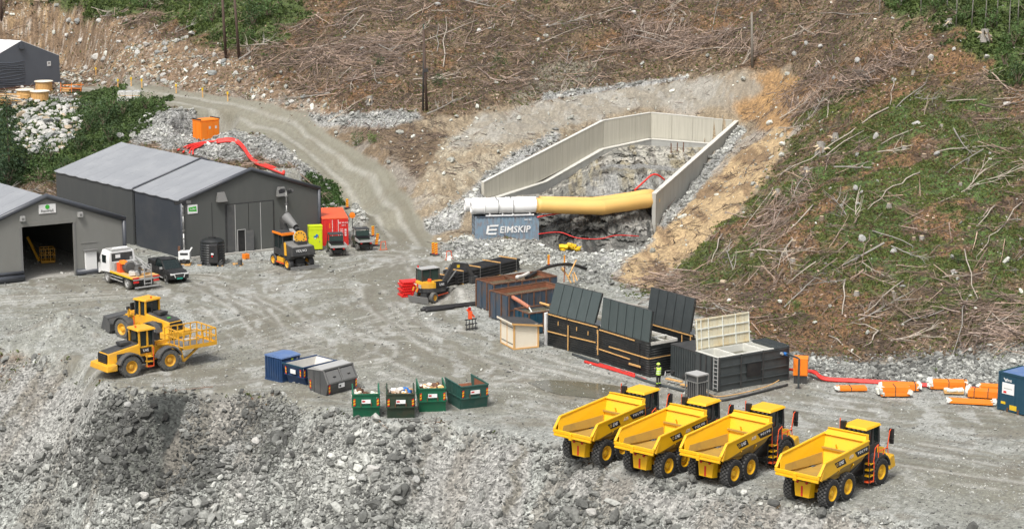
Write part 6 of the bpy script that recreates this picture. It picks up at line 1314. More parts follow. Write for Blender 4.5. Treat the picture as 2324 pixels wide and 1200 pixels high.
t = thing('red_grating_stack', 'stack of bright red ribbed plastic panels behind the small excavator', 'plastic panels', G(929,672), R(20))
for k in range(6):
    o_ = .12*(k%2)+.05*k
    MB().box(-.75+o_,.85+o_,-.4+k*.16,.9+k*.16,.02+k*.19,.15+k*.19,'red').build('panel', t)
    for j in range(8): MB().box(-.72+o_+j*.2,-.66+o_+j*.2,-.43+k*.16,-.4+k*.16,.02+k*.19,.17+k*.19,'lamp_red').build('panel_rib', t)
t = thing('pallet_fork', 'black fork frame with a red hydraulic rotator lying on the gravel', 'attachment', G(1068,750), R(25))
m = MB()
for k in range(4): m.bar((-.35+.26*k,0,.05),(-.25+.26*k,.25,.85),.07,.1,'black')
for z in (.12,.45,.8): m.bar((-.4,.25*z,z+.02),(.6,.25*z,z+.06),.07,.08,'black')
m.build('fork_frame', t); MB().bar((.1,.3,.85),(.15,.4,1.45),.25,.25,'orange_red').bar((.15,.4,1.35),(.5,.4,.95),.1,.12,'orange_red').bar((.1,.4,1.3),(-.12,.4,1.6),.12,.12,'orange_red').cyl((.1,.4,1.5),(.1,.4,1.75),.12,'lamp_red',8).build('rotator', t)

# ---------------------------------------------------------------- beside the big hall
t = thing('water_tank', 'round black plastic water tank with a moulded hatch before the hall', 'water tank', G(483,598), R(-20))
m = MB().lathe((0,0,0),(0,0,1),[(0,.01),(0,1.08),(.1,1.1)]+[(.15+k*.11,1.06+(.06 if k%2 else 0)) for k in range(17)]+[(2.1,1.06),(2.25,.85),(2.38,.3),(2.4,.001)],'cover_black',26); m.build('shell', t)
MB().lathe((0,0,2.3),(0,0,1),[(0,.35),(.12,.35),(.14,.001)],'black',14).build('lid', t)
MB().hexa([(.3,-1.3,.3),(1.1,-1.05,.3),(.9,-.4,.3),(.2,-.6,.3)],[(.3,-1.2,1.9),(1.0,-.95,1.9),(.8,-.3,2.2),(.2,-.5,2.2)],'black').build('pump_cabinet', t, bevel=.04)
MB().box(.5,.75,-1.22,-1.2,1.05,1.2,'white').box(.55,.68,-1.225,-1.2,.85,.98,'red').build('sticker', t)
def light_mast(px, h, lab, gen, arms):
    t = thing('light_tower', lab, 'light tower', G(*px), 0)
    MB().cyl((0,0,.6),(0,0,h*.5),.09,'steel',8).cyl((0,0,h*.5),(0,0,h*.8),.07,'steel',8).cyl((0,0,h*.8),(0,0,h),.05,'light_grey',8).build('mast', t, True)
    m = MB()
    for z in (.3,.42,.55,.68,.8,.92): m.cyl((0,0,h*z-.05),(0,0,h*z+.05),.12,'mid_grey',8)
    m.build('mast_collar', t)
    for k in range(4):
        a = R(arms+k*90); c = Vector((.55*cos(a),.45*sin(a),h)); MB().bar((0,0,h-.05),c,.05,.05,'black').rbox(c,(.42,.18,.3),'black',(R(-25),0,a*.2)).build('floodlight', t)
    if gen:
        MB().box(-.45,.55,-.55,.35,.55,1.25,'white').box(-.3,.4,-.57,-.55,.95,1.15,'charcoal').build('generator_hood', t, bevel=.05); MB().box(-.35,.45,-.45,.3,.15,.55,'black').build('engine', t)
        MB().cyl((.05,-.6,.42),(.05,-.45,.42),.2,'charcoal',12).build('wheel', t); MB().box(-.5,.6,-.65,.45,.0,.14,'timber').build('pallet', t)
        MB().box(-.55,-.35,-.1,.1,1.25,1.65,'rust').bar((.5,-.2,1.2),(.75,-.3,1.6),.12,.12,'white').build('exhaust_box', t)
    return t
light_mast((419,600), 5.6, 'telescopic light tower with white generator at the corner of the hall', True, 20)
light_mast((652.5,578), 5.9, 'slim light tower with four black floodlights behind the excavator', False, 40)
for k, (px, sz, m_, lab) in enumerate((((500,603),(.5,.5,.35),'charcoal','dark box beside the foot of the water tank'),((540,600),(.9,.5,.12),'timber','timber pallet left of the hall door'),((558,588),(.5,.5,.5),'orange','orange pump on a pallet in front of the folding doors'),((545,603),(.3,.3,.55),'dark_grey','small grey gas bottle crate on the gravel by the hall'),((455,601),(.6,.4,.3),'mid_grey','grey fittings box left of the black tank'))):
    o = thing('work_box', lab, 'box', G(*px), R(20*k)); x, y, z = sz
    MB().box(-x/2,x/2,-y/2,y/2,.08,z,m_).build('body', o, bevel=.02); MB().box(-x/2,-x/2+.1,-y/2,y/2,0,.08,'timber').box(x/2-.1,x/2,-y/2,y/2,0,.08,'timber').build('runner', o)
    MB().bar((-x*.3,0,z),(x*.3,0,z+.18),.05,.05,'steel').build('handle', o)
t = thing('white_control_board', 'white upright board standing behind the excavator at the hall', 'board', G(668,574), R(28))
MB().box(-.5,.5,-.03,.03,.3,2.3,'white').build('panel', t); MB().box(-.52,-.46,-.02,.02,0,2.3,'light_grey').box(.46,.52,-.02,.02,0,2.3,'light_grey').build('post', t); MB().box(-.35,-.15,-.06,-.03,1.8,2.0,'light_grey').box(-.35,-.22,-.06,-.03,1.3,1.45,'charcoal').build('switch_box', t)
t = thing('hose_rack', 'orange-red hose coil hung between white board and lime cabinet', 'hose', G(683,571), R(20))
for k in range(3): MB().tube([(0.1*k+.35*cos(a),0,1.1+.05*k+.4*sin(a)) for a in [2*pi*i/12 for i in range(13)]],.06,'orange_red',6).build('hose_coil', t, True)
MB().box(-.4,-.34,-.03,.03,0,1.6,'charcoal').box(.5,.56,-.03,.03,0,1.6,'charcoal').bar((-.4,0,1.55),(.56,0,1.55),.06,.06,'charcoal').build('rack', t)
t = thing('lime_cabinet', 'tall lime green steel cabinet between the excavator and red container', 'cabinet', G(702,569), R(14))
MB().box(0,1.25,0,.62+.2,.08,2.25,'lime').build('body', t, bevel=.02); MB().box(.06,1.19,-.035,-.003,.14,1.88,'lime').build('door', t); MB().box(.0,1.25,-.035,-.003,1.93,2.2,'lime').build('header', t); MB().box(-.03,1.28,-.04,.85,2.25,2.31,'lime').build('roof', t); MB().box(.05,1.2,.0,.8,0,.08,'black').build('plinth', t)
MB().box(.5,.62,-.06,-.04,1.1,1.3,'white').rbox((.7,-.05,1.38),(.22,.02,.3),'sticker_blue',(0,.5,0)).rbox((.52,-.05,1.3),(.2,.02,.15),'teal').box(.82,.9,-.06,-.04,1.18,1.35,'red').build('emblem', t); MB().box(.95,1.0,-.06,-.035,.75,.9,'mid_grey').build('handle', t); MB().box(-.02,0,.3,.42,1.05,1.25,'charcoal').build('lock', t)
rc = G(731,496,2.6); t = thing('red_shipping_container', 'bright red shipping container with closed doors beside the big hall', 'container', (rc.x,rc.y,0), R(10)); 
MB().box(.03,2.41,.05,6.0,.12,2.52,'red').build('body', t); MB().box(-.02,2.46,-.02,6.06,2.52,2.6,'orange_red').build('roof', t); MATS['orange_red']
m = MB()
for x in (0,2.32): m.box(x,x+.12,-.02,.1,0,2.52,'red').box(x,x+.12,5.94,6.06,0,2.52,'red')
m.box(.12,2.32,-.02,.08,0,.14,'red'); m.build('corner_frame', t)
for x0 in (.14,1.23): MB().box(x0,x0+1.06,-.03,.04,.16,2.48,'red').build('door', t)
for k, x in enumerate((.4,.95,1.5,2.05)): MB().cyl((x,-.06,.2),(x,-.06,2.45),.025,'white' if 0 < k < 3 else 'red',6).build('lock_rod', t)
for k in range(18): MB().box(-.0,.03,.2+k*.32,.32+k*.32,.15,2.5,'red').build('corrugation', t)
text('lettering', 'SBS 306312', t, (1.95,-.05,2.15), (pi/2,0,0), .19, 'white'); text('lettering', '22G1', t, (2.0,-.05,1.92), (pi/2,0,0), .17, 'white')
for k in range(4): MB().box(1.65,1.95,-.045,-.04,1.5-.18*k,1.55-.18*k,'white').box(2.08,2.26,-.045,-.04,1.45-.18*k,1.55-.18*k,'white').build('print', t)
MB().rbox((.7,-.05,1.9),(.07,.02,.45),'orange').build('sticker', t)
t = thing('warning_light', 'round orange beacon sign on the gravel right of the red container', 'beacon', G(800,520), 0)
MB().cyl((0,0,0),(0,0,1.1),.04,'charcoal',6).build('post', t); MB().lathe((0,-.05,1.4),(0,-1,0),[(0,.001),(0,.3),(.05,.3),(.08,.001)],'orange',14).build('disc', t)
def marker(px, h, lab, lean=0, w=.26, loc=None):
    t = thing('striped_marker_post', lab, 'marker post', G(*px) if loc is None else loc, R(10)); t.rotation_euler.y = lean
    MB().box(-.3,.3,-.18,.18,0,.12,'charcoal').build('rubber_foot', t)
    n = 5
    m = MB()
    for k in range(n*2):
        z0 = .12+(h-.12)*k/(n*2); z1 = .12+(h-.12)*(k+1)/(n*2); s = (z1-z0)*.5
        m.hexa([(-w/2,-.02,z0-s*(k>0)),(w/2,-.02,z0+s*(k>0)),(w/2,.02,z0+s*(k>0)),(-w/2,.02,z0-s*(k>0))],[(-w/2,-.02,z1-s*(k<n*2-1)),(w/2,-.02,z1+s*(k<n*2-1)),(w/2,.02,z1+s*(k<n*2-1)),(-w/2,.02,z1-s*(k<n*2-1))],'tarp_yellow' if k % 2 else 'red')
    m.build('striped_panel', t); return t
marker((788,473), 1.0, 'striped red and yellow marker post by the road, farthest one', loc=GT(788,473))
marker((846.5,537), 1.05, 'striped marker post behind the right-hand utility vehicle')
marker((853.5,558), 1.2, 'leaning striped marker post beside the right-hand utility vehicle', .15)
marker((983,578), 1.15, 'left one of the two striped posts at the road mouth'); marker((990,580), 1.2, 'right one of the two striped posts at the road mouth')
marker((1245,603), 1.0, 'striped marker post left of the portal road, above the rusty skips', w=.2); marker((1281,600), .85, 'thin striped marker post on the gravel bank near the portal', w=.13)
for px, lab in (((870,567),'low orange-red barrier stand beside the utility vehicles'),((1019,589),'small red stand with a timber foot by the portal road')):
    t = thing('barrier_stand', lab, 'barrier', G(*px), R(30)); MB().bar((-.3,0,0),(-.22,0,.8),.05,.05,'orange_red').bar((.22,0,.8),(.3,0,0),.05,.05,'orange_red').bar((-.22,0,.78),(.22,0,.78),.05,.05,'orange_red').build('frame', t); MB().box(-.4,.4,-.15,.15,0,.06,'terracotta').build('foot', t)

# ---------------------------------------------------------------- orange generator cabinet on the mound, reels, bags, trailer
gc = GTF(456,321); gc.z += .0; t = thing('orange_generator', 'orange generator cabinet with black roof rails on the stone mound', 'generator', gc, R(40))
MB().box(0,2.45,0,1.7,.1,2.25,'orange').build('body', t, bevel=.03); MB().box(-.02,2.47,-.02,1.72,0,.12,'black').build('base_frame', t)
for x0 in (.1,.88,1.66): MB().box(x0,x0+.7,-.04,0,.2,2.1,'orange').build('door', t)
for x0 in (1.05,1.85): MB().box(x0,x0+.25,-.055,-.04,1.3,1.6,'off_white').build('vent', t)
for y in (.25,1.0): MB().box(-.04,0,y,y+.55,.2,2.0,'orange').build('side_panel', t)
MB().hexa([(-.05,-.05,2.25),(2.5,-.05,2.25),(2.5,1.75,2.25),(-.05,1.75,2.25)],[(.0,.0,2.36),(2.45,.0,2.36),(2.45,1.7,2.36),(.0,1.7,2.36)],'orange').build('roof', t)
for x in (-.02,2.42): MB().box(x-.05,x+.08,-.08,1.78,2.36,2.46,'black').build('roof_rail', t)
for k in range(4):
    cable('generator_cable', 'red cable looping from the orange generator down behind the hall', 'cable', [GTF(x_,y_+k*2.2)+Vector((0,0,.22)) for x_, y_ in ((492,322),(520,319),(540,324),(554,338),(566,356),(582,370),(610,380),(645,394))], .12, 'cable_red', 6, 'red cables from the orange generator')
for k, e_ in enumerate(((404,345),(416,350),(430,352),(438,354))):
    cable('generator_cable', 'red cable fanning left from the orange generator over the stones', 'cable', [GTF(500,325)+Vector((0,0,.25)),GTF(470,327+k*.5)+Vector((0,0,.25)),GTF(440+k*4,331+k*2)+Vector((0,0,.2)),GTF((e_[0]+440)/2,337+k*2)+Vector((0,0,.2)),GTF(*e_)+Vector((0,0,.2))], .11, 'cable_red', 6, 'red cables from the orange generator')
for k, (px, r_, h, lab) in enumerate(((( 91,231),1.18,1.25,'large wooden cable reel lying flat, front one'),((57,224),1.12,1.05,'wooden cable reel behind the plank pile, left one'),((100,205),1.18,1.1,'wooden cable reel farthest back, near the grey slab'))):
    p = GT(*px); t = thing('cable_reel', lab, 'cable reel', p, .3*k, 'wooden cable reels by the tent')
    MB().lathe((0,0,0),(0,0,1),[(0,.01),(0,r_),(.08,r_),(.08,.01)],'timber',22).build('lower_flange', t); MB().lathe((0,0,h),(0,0,1),[(0,.01),(0,r_),(.08,r_),(.08,.25),(.04,.2),(.04,.01)],'pale_timber',22).build('upper_flange', t)
    for j in range(20):
        a = 2*pi*j/20; MB().rbox((.86*r_*cos(a),.86*r_*sin(a),.04+h/2),(.05,r_*.26,h-.08),'timber',(0,0,a)).build('stave', t)
p = GT(30,238); t = thing('plank_pile', 'untidy pile of yellow planks at the left edge by the reels', 'planks', p, 0)
r_ = random.Random(9)
for k in range(22): x = r_.uniform(-2.0,.6); MB().rbox((x,r_.uniform(-.8,1.2),.1+.055*k),(r_.uniform(2.2,4.2),.16,.05),r_.choice(['timber','pale_timber','timber']),(r_.uniform(-.06,.06),r_.uniform(-.02,.10),R(-12)+r_.uniform(-.35,.35))).build('plank', t)
p = GT(163,211); t = thing('flat_trailer', 'small orange-framed cart with dark red box beside the tent', 'trailer', p, R(-5))
m = MB()
for x in (-1.3,.1,1.3): m.bar((x,-.5,0),(x+.1,-.5,1.3),.07,.07,'orange')
m.bar((-1.3,-.5,.7),(1.4,-.5,.6),.07,.07,'orange').bar((-1.2,.5,.9),(1.4,.5,1.0),.07,.07,'orange').bar((-.6,0,.8),(1.2,.3,1.3),.06,.06,'timber'); m.build('frame', t); MB().box(.2,1.2,-.4,.4,.15,.65,'rust').box(-1.2,-.2,-.4,.4,.2,.5,'timber').build('crate', t)
p = GT(291,231)
for k in range(6):
    o = thing('big_bag', ('front','middle','rear')[k%3]+(' lower' if k < 3 else ' upper')+' white sack of the pallet stack beside the road', 'sack', p+Vector((-1.3+.85*(k%3)*1.05,.1*(k%3)+.3*(k//3),.62*(k//3))), .05, 'white sacks stacked by the road')
    MB().hexa([(0,0,.05),(.85,0,.05),(.85,1.1,.05),(0,1.1,.05)],[(-.03,-.03,.5),(.88,-.03,.5),(.88,1.13,.5),(-.03,1.13,.5)],'off_white').hexa([(-.03,-.03,.5),(.88,-.03,.5),(.88,1.13,.5),(-.03,1.13,.5)],[(.12,.12,.6),(.75,.12,.6),(.75,.95,.6),(.12,.95,.6)],'light_grey').build('bag', o); MB().box(0,.85,.0,.1,0,.05,'timber').build('bearer', o)

# poles
def pole(a, b_, Y, r_, lab, m='pole_wood', extra=None):
    p = GT(*a); q = Q(b_[0], b_[1], p.y); t = thing('utility_pole', lab, 'pole', p, 0)
    d = q-p; MB().cyl((0,0,-.5), d, r_, m, 9, r_*.75).build('shaft', t, True)
    if extra: extra(t, d)
    return t
pole((513,132),(503,-30),0,.20,'tall brown utility pole, left one of the pair above the road')
pole((543,132),(530,-30),0,.19,'tall dark utility pole, right one of the pair above the road')
pole((3,42),(1,-30),0,.22,'dark pole cut by the left edge of the picture')
def ex_(t, d): MB().cyl((-.45,.1,-.4), Vector((-.28,.1,d.z*.93)), .10,'charcoal',8,.08).build('stay_pole', t, True); MB().box(-.35,.15,-.18,.18,d.z*.48,d.z*.52,'charcoal').cyl((-.3,0,d.z),(-.3,0,d.z+.5),.05,'faded_green',6).build('crossarm', t)
pole((969,253),(961,66),0,.16,'black double utility pole standing beside the stony bench',extra=ex_)
pole((1708,152),(1706,28),0,.16,'bare grey wooden post on the brown hillside','grey_wood')
for px, wh in (((268,200),'leftmost beside the white sacks'),((298,196),'behind the white sacks'),((322,200),'right of the white sacks'),((400,212),'above the stone mound'),((460,221),'above the orange generator'),((517,230),'farthest right of its row'),((218,172),'highest, uphill of the others')):
    p = GT(*px); t = thing('survey_stake', 'yellow-topped survey stake above the road, '+wh, 'stake', p, 0, 'survey stakes above the road')
    MB().box(-.06,.06,-.05,.05,-.2,.95,'timber').build('stake', t); MB().box(-.10,.10,-.07,.07,.8,1.1,'tarp_yellow').build('cap', t)

# ---------------------------------------------------------------- orange bundles, blue container on the right
def bundle(px, L_, W_, H_, rz, lab, straps=(.33,.66), wrap=(1,1), layers=1):
    t = thing('panel_bundle', lab, 'bundle', G(*px), rz, 'orange panel bundles on the gravel')
    n = max(2, int(W_/.3)); hh = H_/layers
    for q in range(layers):
        for k in range(n): MB().box(.0+.02*(k%2),L_,W_*k/n,W_*(k+1)/n-.02,.1+hh*q,.1+hh*(q+1)-.015,'orange').build('panel', t)
    for f in straps: MB().box(L_*f,L_*f+.05,-.012,W_+.0,.08,.1+H_+.012,'charcoal').build('strap', t)
    for s, x in ((wrap[0],0),(wrap[1],L_)):
        if s:
            m = MB(); r_ = random.Random(int(px[0])+int(x))
            for k in range(8): m.rbox((x+r_.uniform(-.12,.10)*(1 if x else -1)*-1,W_*r_.uniform(.05,.95),.1+H_*r_.uniform(.2,.95)),(r_.uniform(.12,.3),W_*r_.uniform(.25,.5),H_*r_.uniform(.25,.6)),'foam',(r_.uniform(-.4,.4),r_.uniform(-.4,.4),r_.uniform(-.4,.4)))
            m.build('foil_wrap', t)
    for f in (.12,.88): MB().box(L_*f,L_*f+.12,-.05,W_+.05,0,.1,'charcoal').build('bearer', t)
    return t
bundle((1902,890), 2.0, .9, .2, R(2), 'thin flat bundle of orange panels lying alone at the left', (.45,), (1,0))
bundle((2001,888), 2.5, .9, .42, R(-4), 'orange panel bundle partly behind the front one, foil at its right end', (.9,), (1,1))
bundle((2000,902), 1.95, 1.0, .62, R(1), 'front orange panel bundle with white foil wrapped round both ends', (.48,), (1,1), 2)
bundle((2112,885), 2.5, 1.0, .5, R(-6), 'long orange panel bundle at the hill foot in the middle', (.48,.93), (1,1), 2)
bundle((2152,917), 2.9, 1.15, .12, R(-13), 'single layer of orange panels flat on black bearers', (), (1,1))
bundle((2196,903), 2.6, 1.0, .45, R(-16), 'orange panel bundle with black straps beside the blue container', (.15,.5), (1,0))
bundle((2222,890), 2.2, .9, .38, R(-14), 'rear orange panel bundle half hidden by the blue container', (), (1,0))
t = thing('pallet', 'small timber pallet covered with white foil between orange bundles', 'pallet', G(2143,896), R(-6))
for k in range(4): MB().box(0,1.3,.02+k*.2,.17+k*.2,.1,.28,'timber').build('board', t)
m = MB(); r_ = random.Random(4)
for k in range(10): m.rbox((r_.uniform(.1,1.2),r_.uniform(.1,.7),.32),(r_.uniform(.2,.4),r_.uniform(.2,.4),.1),'foam',(r_.uniform(-.3,.3),r_.uniform(-.3,.3),0))
m.build('foil_cover', t)
t = thing('blue_container', 'dark blue steel container cut by the right edge of the picture', 'container', G(2264,929), R(-50)); L_, W_, H_ = 6.06, 2.44, 2.62
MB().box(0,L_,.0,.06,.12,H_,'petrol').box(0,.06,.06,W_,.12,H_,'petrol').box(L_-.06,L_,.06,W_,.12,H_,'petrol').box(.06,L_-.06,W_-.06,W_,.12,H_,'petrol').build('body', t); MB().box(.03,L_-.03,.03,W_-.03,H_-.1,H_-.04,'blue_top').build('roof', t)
m = MB().box(-.03,.1,-.03,.1,0,H_+.02,'petrol').box(-.03,L_,-.04,0,H_-.12,H_+.02,'petrol').box(-.03,L_,-.04,0,.08,.2,'petrol').box(-.03,.06,.1,W_,H_-.1,H_+.02,'faded_green'); m.build('frame', t)
for k in range(5): MB().box(1.3+k*1.1,1.34+k*1.1,-.02,0,.2,H_-.12,'petrol').build('panel_seam', t)
MB().box(.3,1.25,-.025,-.003,1.2,1.95,'white').box(.42,.65,-.03,-.025,1.25,1.4,'red').box(.45,1.1,-.03,-.025,1.55,1.6,'light_grey').build('notice_board', t)
MB().box(.25,.6,-.025,-.003,.5,.66,'tarp_yellow').build('sticker', t); MB().box(.95,1.5,-.03,-.003,.12,.52,'tarp_yellow').build('sticker', t)
for x in (.75,1.6): MB().box(x,x+.12,-.08,0,-.0,.3,'rust').build('bracket', t)
MB().prism([(.38,2.25),(.42,2.28),(.55,2.12),(.64,2.24),(.70,2.24),(.58,2.0)], -.02, -.003, 'y', 'white').build('emblem', t); text('lettering', 'BNS', t, (.86,-.02,2.12), (pi/2,0,0), .2, 'white')
def place(px, py):
    if px < 420: return 'high above the blue-grey tent' if py < 110 else 'above the gravel road bend'
    if px < 700: return 'right of the pole pair' if py < 150 else 'just above the gravel road'
    if px < 960: return 'left of the double pole' if py < 250 else 'on the bank under the stone bench'
    if px < 1300: return 'right of the double pole, near the top edge' if py < 110 else 'on the cut bank left of the portal'
    if px < 1700: return ('in the branch heap above the portal' if py > 50 else 'above the branch heap, at the top edge') if py < 300 else 'behind the black tank lids' if px > 1480 else 'on the stony bank by the portal'
    if py < 150: return 'right of the bare grey post' if px < 1990 else 'below the birches at the upper right'
    if py < 320: return 'just right of the ochre cut' if px < 1990 else 'in the upper part of the green slope'
    if py < 560: return 'on the left of the green slope' if px < 1900 else 'in the middle of the green slope' if px < 2120 else 'on the right of the green slope'
    if py < 700: return 'above the yellowed tank lid' if px < 1900 else 'at the lower edge of the green slope'
    return 'at the hill foot behind the orange cabinet' if px < 2050 else 'at the hill foot above the orange bundles'
# ---------------------------------------------------------------- scattering on the land
area = np.abs(np.gradient(XX, axis=1)*np.gradient(YY, axis=0)); seen = ((PX > -80)&(PX < 2400)&(PY > -50)&(PY < 1270)).astype(float)
occ = np.minimum.accumulate(PY, axis=0) >= PY-2.5      # surface not hidden behind nearer ground
dzx = np.gradient(ZZ, axis=1)/np.gradient(XX, axis=1); dzy = np.gradient(ZZ, axis=0)/np.gradient(YY, axis=0)
def sample(n, w, seed, vis=True):
    r_ = np.random.default_rng(seed); p = (w*area*seen*(occ if vis else 1))[:-1,:-1].ravel(); p = np.clip(p, 0, None); p /= p.sum()
    k = r_.choice(len(p), n, p=p); i, j = k//(nx-1), k % (nx-1); a, b_ = r_.random(n), r_.random(n)
    bl = lambda A: (A[i,j]*(1-a)+A[i,j+1]*a)*(1-b_)+(A[i+1,j]*(1-a)+A[i+1,j+1]*a)*b_
    return r_, np.stack([bl(XX), bl(YY), bl(ZZ)], 1), np.stack([bl(dzx), bl(dzy)], 1), i, j
def tilt(g, az, extra=None):                 # euler xyz laying local z on the ground normal after a spin
    n = np.stack([-g[:,0], -g[:,1], np.ones(len(g))], 1); n /= np.linalg.norm(n, axis=1)[:,None]
    if extra is not None: n += extra; n /= np.linalg.norm(n, axis=1)[:,None]
    t = np.stack([np.cos(az), np.sin(az), np.zeros(len(az))], 1); x = t-n*(t*n).sum(1)[:,None]; x /= np.linalg.norm(x, axis=1)[:,None]; y = np.cross(n, x)
    return np.stack([np.arctan2(y[:,2], n[:,2]), -np.arcsin(np.clip(x[:,2],-1,1)), np.arctan2(x[:,1], x[:,0])], 1)
def inst_mat(name, rough=.9, trans=0, noise=6.):
    m = bpy.data.materials.new(name); m.use_nodes = True; n = m.node_tree.nodes; l = m.node_tree.links; b = n['Principled BSDF']
    at = n.new('ShaderNodeAttribute'); at.attribute_name = 'tint'; at.attribute_type = 'INSTANCER'
    tc = n.new('ShaderNodeNewGeometry'); nz = n.new('ShaderNodeTexNoise'); nz.inputs['Scale'].default_value = noise; nz.inputs['Detail'].default_value = 4; l.new(tc.outputs['Position'], nz.inputs['Vector'])
    mr = n.new('ShaderNodeMapRange'); mr.inputs[1].default_value = .3; mr.inputs[2].default_value = .7; mr.inputs[3].default_value = .72; mr.inputs[4].default_value = 1.28; l.new(nz.outputs[0], mr.inputs[0])
    vm = n.new('ShaderNodeVectorMath'); vm.operation = 'SCALE'; l.new(at.outputs['Color'], vm.inputs[0]); l.new(mr.outputs[0], vm.inputs['Scale']); l.new(vm.outputs[0], b.inputs['Base Color']); b.inputs['Roughness'].default_value = rough
    return m
IM = {'stone': inst_mat('scattered_stone'), 'wood': inst_mat('scattered_wood'), 'leaf': inst_mat('scattered_leaf', .7)}
def proto_col(name, meshes, mat):
    c = bpy.data.collections.new(name)
    for i, me in enumerate(meshes):
        me = me.copy(); me.materials.clear(); me.materials.append(IM[mat]); o = bpy.data.objects.new(f'{name}_{i:02d}', me); c.objects.link(o)
    return c
def scatter(name, label, cat, pos, rot, scl, tint, idx, c):
    me = bpy.data.meshes.new(name); n = len(pos); me.vertices.add(n); me.vertices.foreach_set('co', pos.astype(np.float32).ravel())
    if scl.ndim == 1: scl = np.repeat(scl[:,None], 3, 1)
    for nm, arr in (('rot', rot), ('scl', scl), ('tint', tint)):
        a = me.attributes.new(nm, 'FLOAT_VECTOR', 'POINT'); a.data.foreach_set('vector', arr.astype(np.float32).ravel())
    a = me.attributes.new('pick', 'INT', 'POINT'); a.data.foreach_set('value', idx.astype(np.int32))
    o = bpy.data.objects.new(name, me); COL.objects.link(o); tag(o, label, cat, kind='stuff')
    ng = bpy.data.node_groups.new(name+'_nodes', 'GeometryNodeTree'); ng.interface.new_socket('Geometry', in_out='INPUT', socket_type='NodeSocketGeometry'); ng.interface.new_socket('Geometry', in_out='OUTPUT', socket_type='NodeSocketGeometry')
    N = ng.nodes; L = ng.links; gi, go = N.new('NodeGroupInput'), N.new('NodeGroupOutput'); ip = N.new('GeometryNodeInstanceOnPoints'); ci = N.new('GeometryNodeCollectionInfo')
    ci.inputs[0].default_value = c; ci.inputs[1].default_value = True; ci.inputs[2].default_value = True
    def na(nm, t): q = N.new('GeometryNodeInputNamedAttribute'); q.data_type = t; q.inputs[0].default_value = nm; return q.outputs[0]
    L.new(gi.outputs[0], ip.inputs['Points']); L.new(ci.outputs[0], ip.inputs['Instance']); ip.inputs['Pick Instance'].default_value = True
    L.new(na('pick','INT'), ip.inputs['Instance Index']); L.new(na('rot','FLOAT_VECTOR'), ip.inputs['Rotation']); L.new(na('scl','FLOAT_VECTOR'), ip.inputs['Scale']); L.new(ip.outputs[0], go.inputs[0])
    md = o.modifiers.new('scatter', 'NODES'); md.node_group = ng; return o

import bmesh
def rock_mesh(seed, sub=1, flat=.7, cuts=7):
    r_ = random.Random(seed); bm = bmesh.new(); bmesh.ops.create_icosphere(bm, subdivisions=sub+1, radius=1)
    pl = [(Vector((r_.gauss(0,1),r_.gauss(0,1),r_.gauss(0,1))).normalized(), r_.uniform(.45,.8)) for _ in range(cuts)]
    sx, sy = r_.uniform(.75,1.2), r_.uniform(.6,1.0)
    for v in bm.verts:
        for n_, d in pl:
            q = v.co.dot(n_)-d
            if q > 0: v.co -= n_*q
        v.co += Vector((r_.uniform(-1,1),r_.uniform(-1,1),r_.uniform(-1,1)))*.03; v.co.x *= sx; v.co.y *= sy; v.co.z *= flat
    me = bpy.data.meshes.new('stone'); bm.to_mesh(me); bm.free(); return me
ROCKS = [rock_mesh(k, 0 if k < 6 else 1, .55+.06*(k%5)) for k in range(10)]
def stick_mb(seed, br=4, thick=.018, m='grey_wood', bend=.06):
    r_ = random.Random(seed); mb = MB(); p = Vector((-.5,0,.01)); d = Vector((1,0,0)); pts = [p.copy()]; N_ = 6
    for k in range(N_):
        d = (d+Vector((0,r_.uniform(-1,1),r_.uniform(-.4,.5)))*bend*2).normalized(); p = p+d/N_; p.z = max(p.z, .0); pts.append(p.copy())
    mb.tube(pts, [thick*(1-.75*k/N_) for k in range(N_+1)], m, 4)
    for b_ in range(br):
        k = r_.randint(1, N_-1); q = pts[k]; a = r_.choice((-1,1))*r_.uniform(.3,1.0); L = r_.uniform(.15,.4)*(1-.4*k/N_)
        dd = Vector((cos(a), sin(a), r_.uniform(-.1,.5))).normalized(); e1 = q+dd*L*.5+Vector((0,0,r_.uniform(-.03,.03))); e2 = q+dd*L+Vector((L*.15,0,r_.uniform(-.03,.05)))
        mb.tube([q, e1, e2], [thick*.45, thick*.33, thick*.15], m, 3)
    return mb
STICKS = [stick_mb(k, br=(0,2,4,7,5,1)[k%6], thick=(.016,.02,.016,.014,.02,.026)[k%6], bend=.05+.02*(k%3)).mesh('twig') for k in range(8)]
def leaf_mesh(seed, n, rad, size, up=.8, shape=1., m=None):
    r_ = np.random.default_rng(seed); v = []; f = []
    cl_ = r_.normal(size=(max(3, n//22), 3)); cl_ /= np.linalg.norm(cl_, axis=1)[:,None]; cl_ *= r_.random((len(cl_),1))**.4
    for k in range(n):
        c0 = cl_[r_.integers(len(cl_))]+r_.normal(size=3)*.16; c0 = c0*np.array([rad,rad,rad*up*shape]); c0[2] = c0[2]+rad*up*shape*.8
        a, b_ = r_.normal(size=3), r_.normal(size=3); a /= np.linalg.norm(a); b_ -= a*(a@b_); b_ /= np.linalg.norm(b_); s = size*r_.uniform(.6,1.4)
        i = len(v); v += [tuple(c0-a*s), tuple(c0+b_*s*.5), tuple(c0+a*s), tuple(c0-b_*s*.5)]; f.append((i,i+1,i+2,i+3))
    me = bpy.data.meshes.new('foliage'); me.from_pydata(v, [], f); return me
TUFTS = [leaf_mesh(50+k, 26, .5, .22, .55) for k in range(5)]
CHIPS = []
for k in range(4):
    mb = MB(); mb.rbox((0,0,.02),(.9,.22+.1*k,.05),'timber',(.1*k,.12,0)); CHIPS.append(mb.mesh('chip'))
Crocks, Csticks, Ctufts, Cchips = proto_col('stone_kinds', ROCKS[:6], 'stone'), proto_col('twig_kinds', STICKS, 'wood'), proto_col('tuft_kinds', TUFTS, 'leaf'), proto_col('chip_kinds', CHIPS, 'wood')
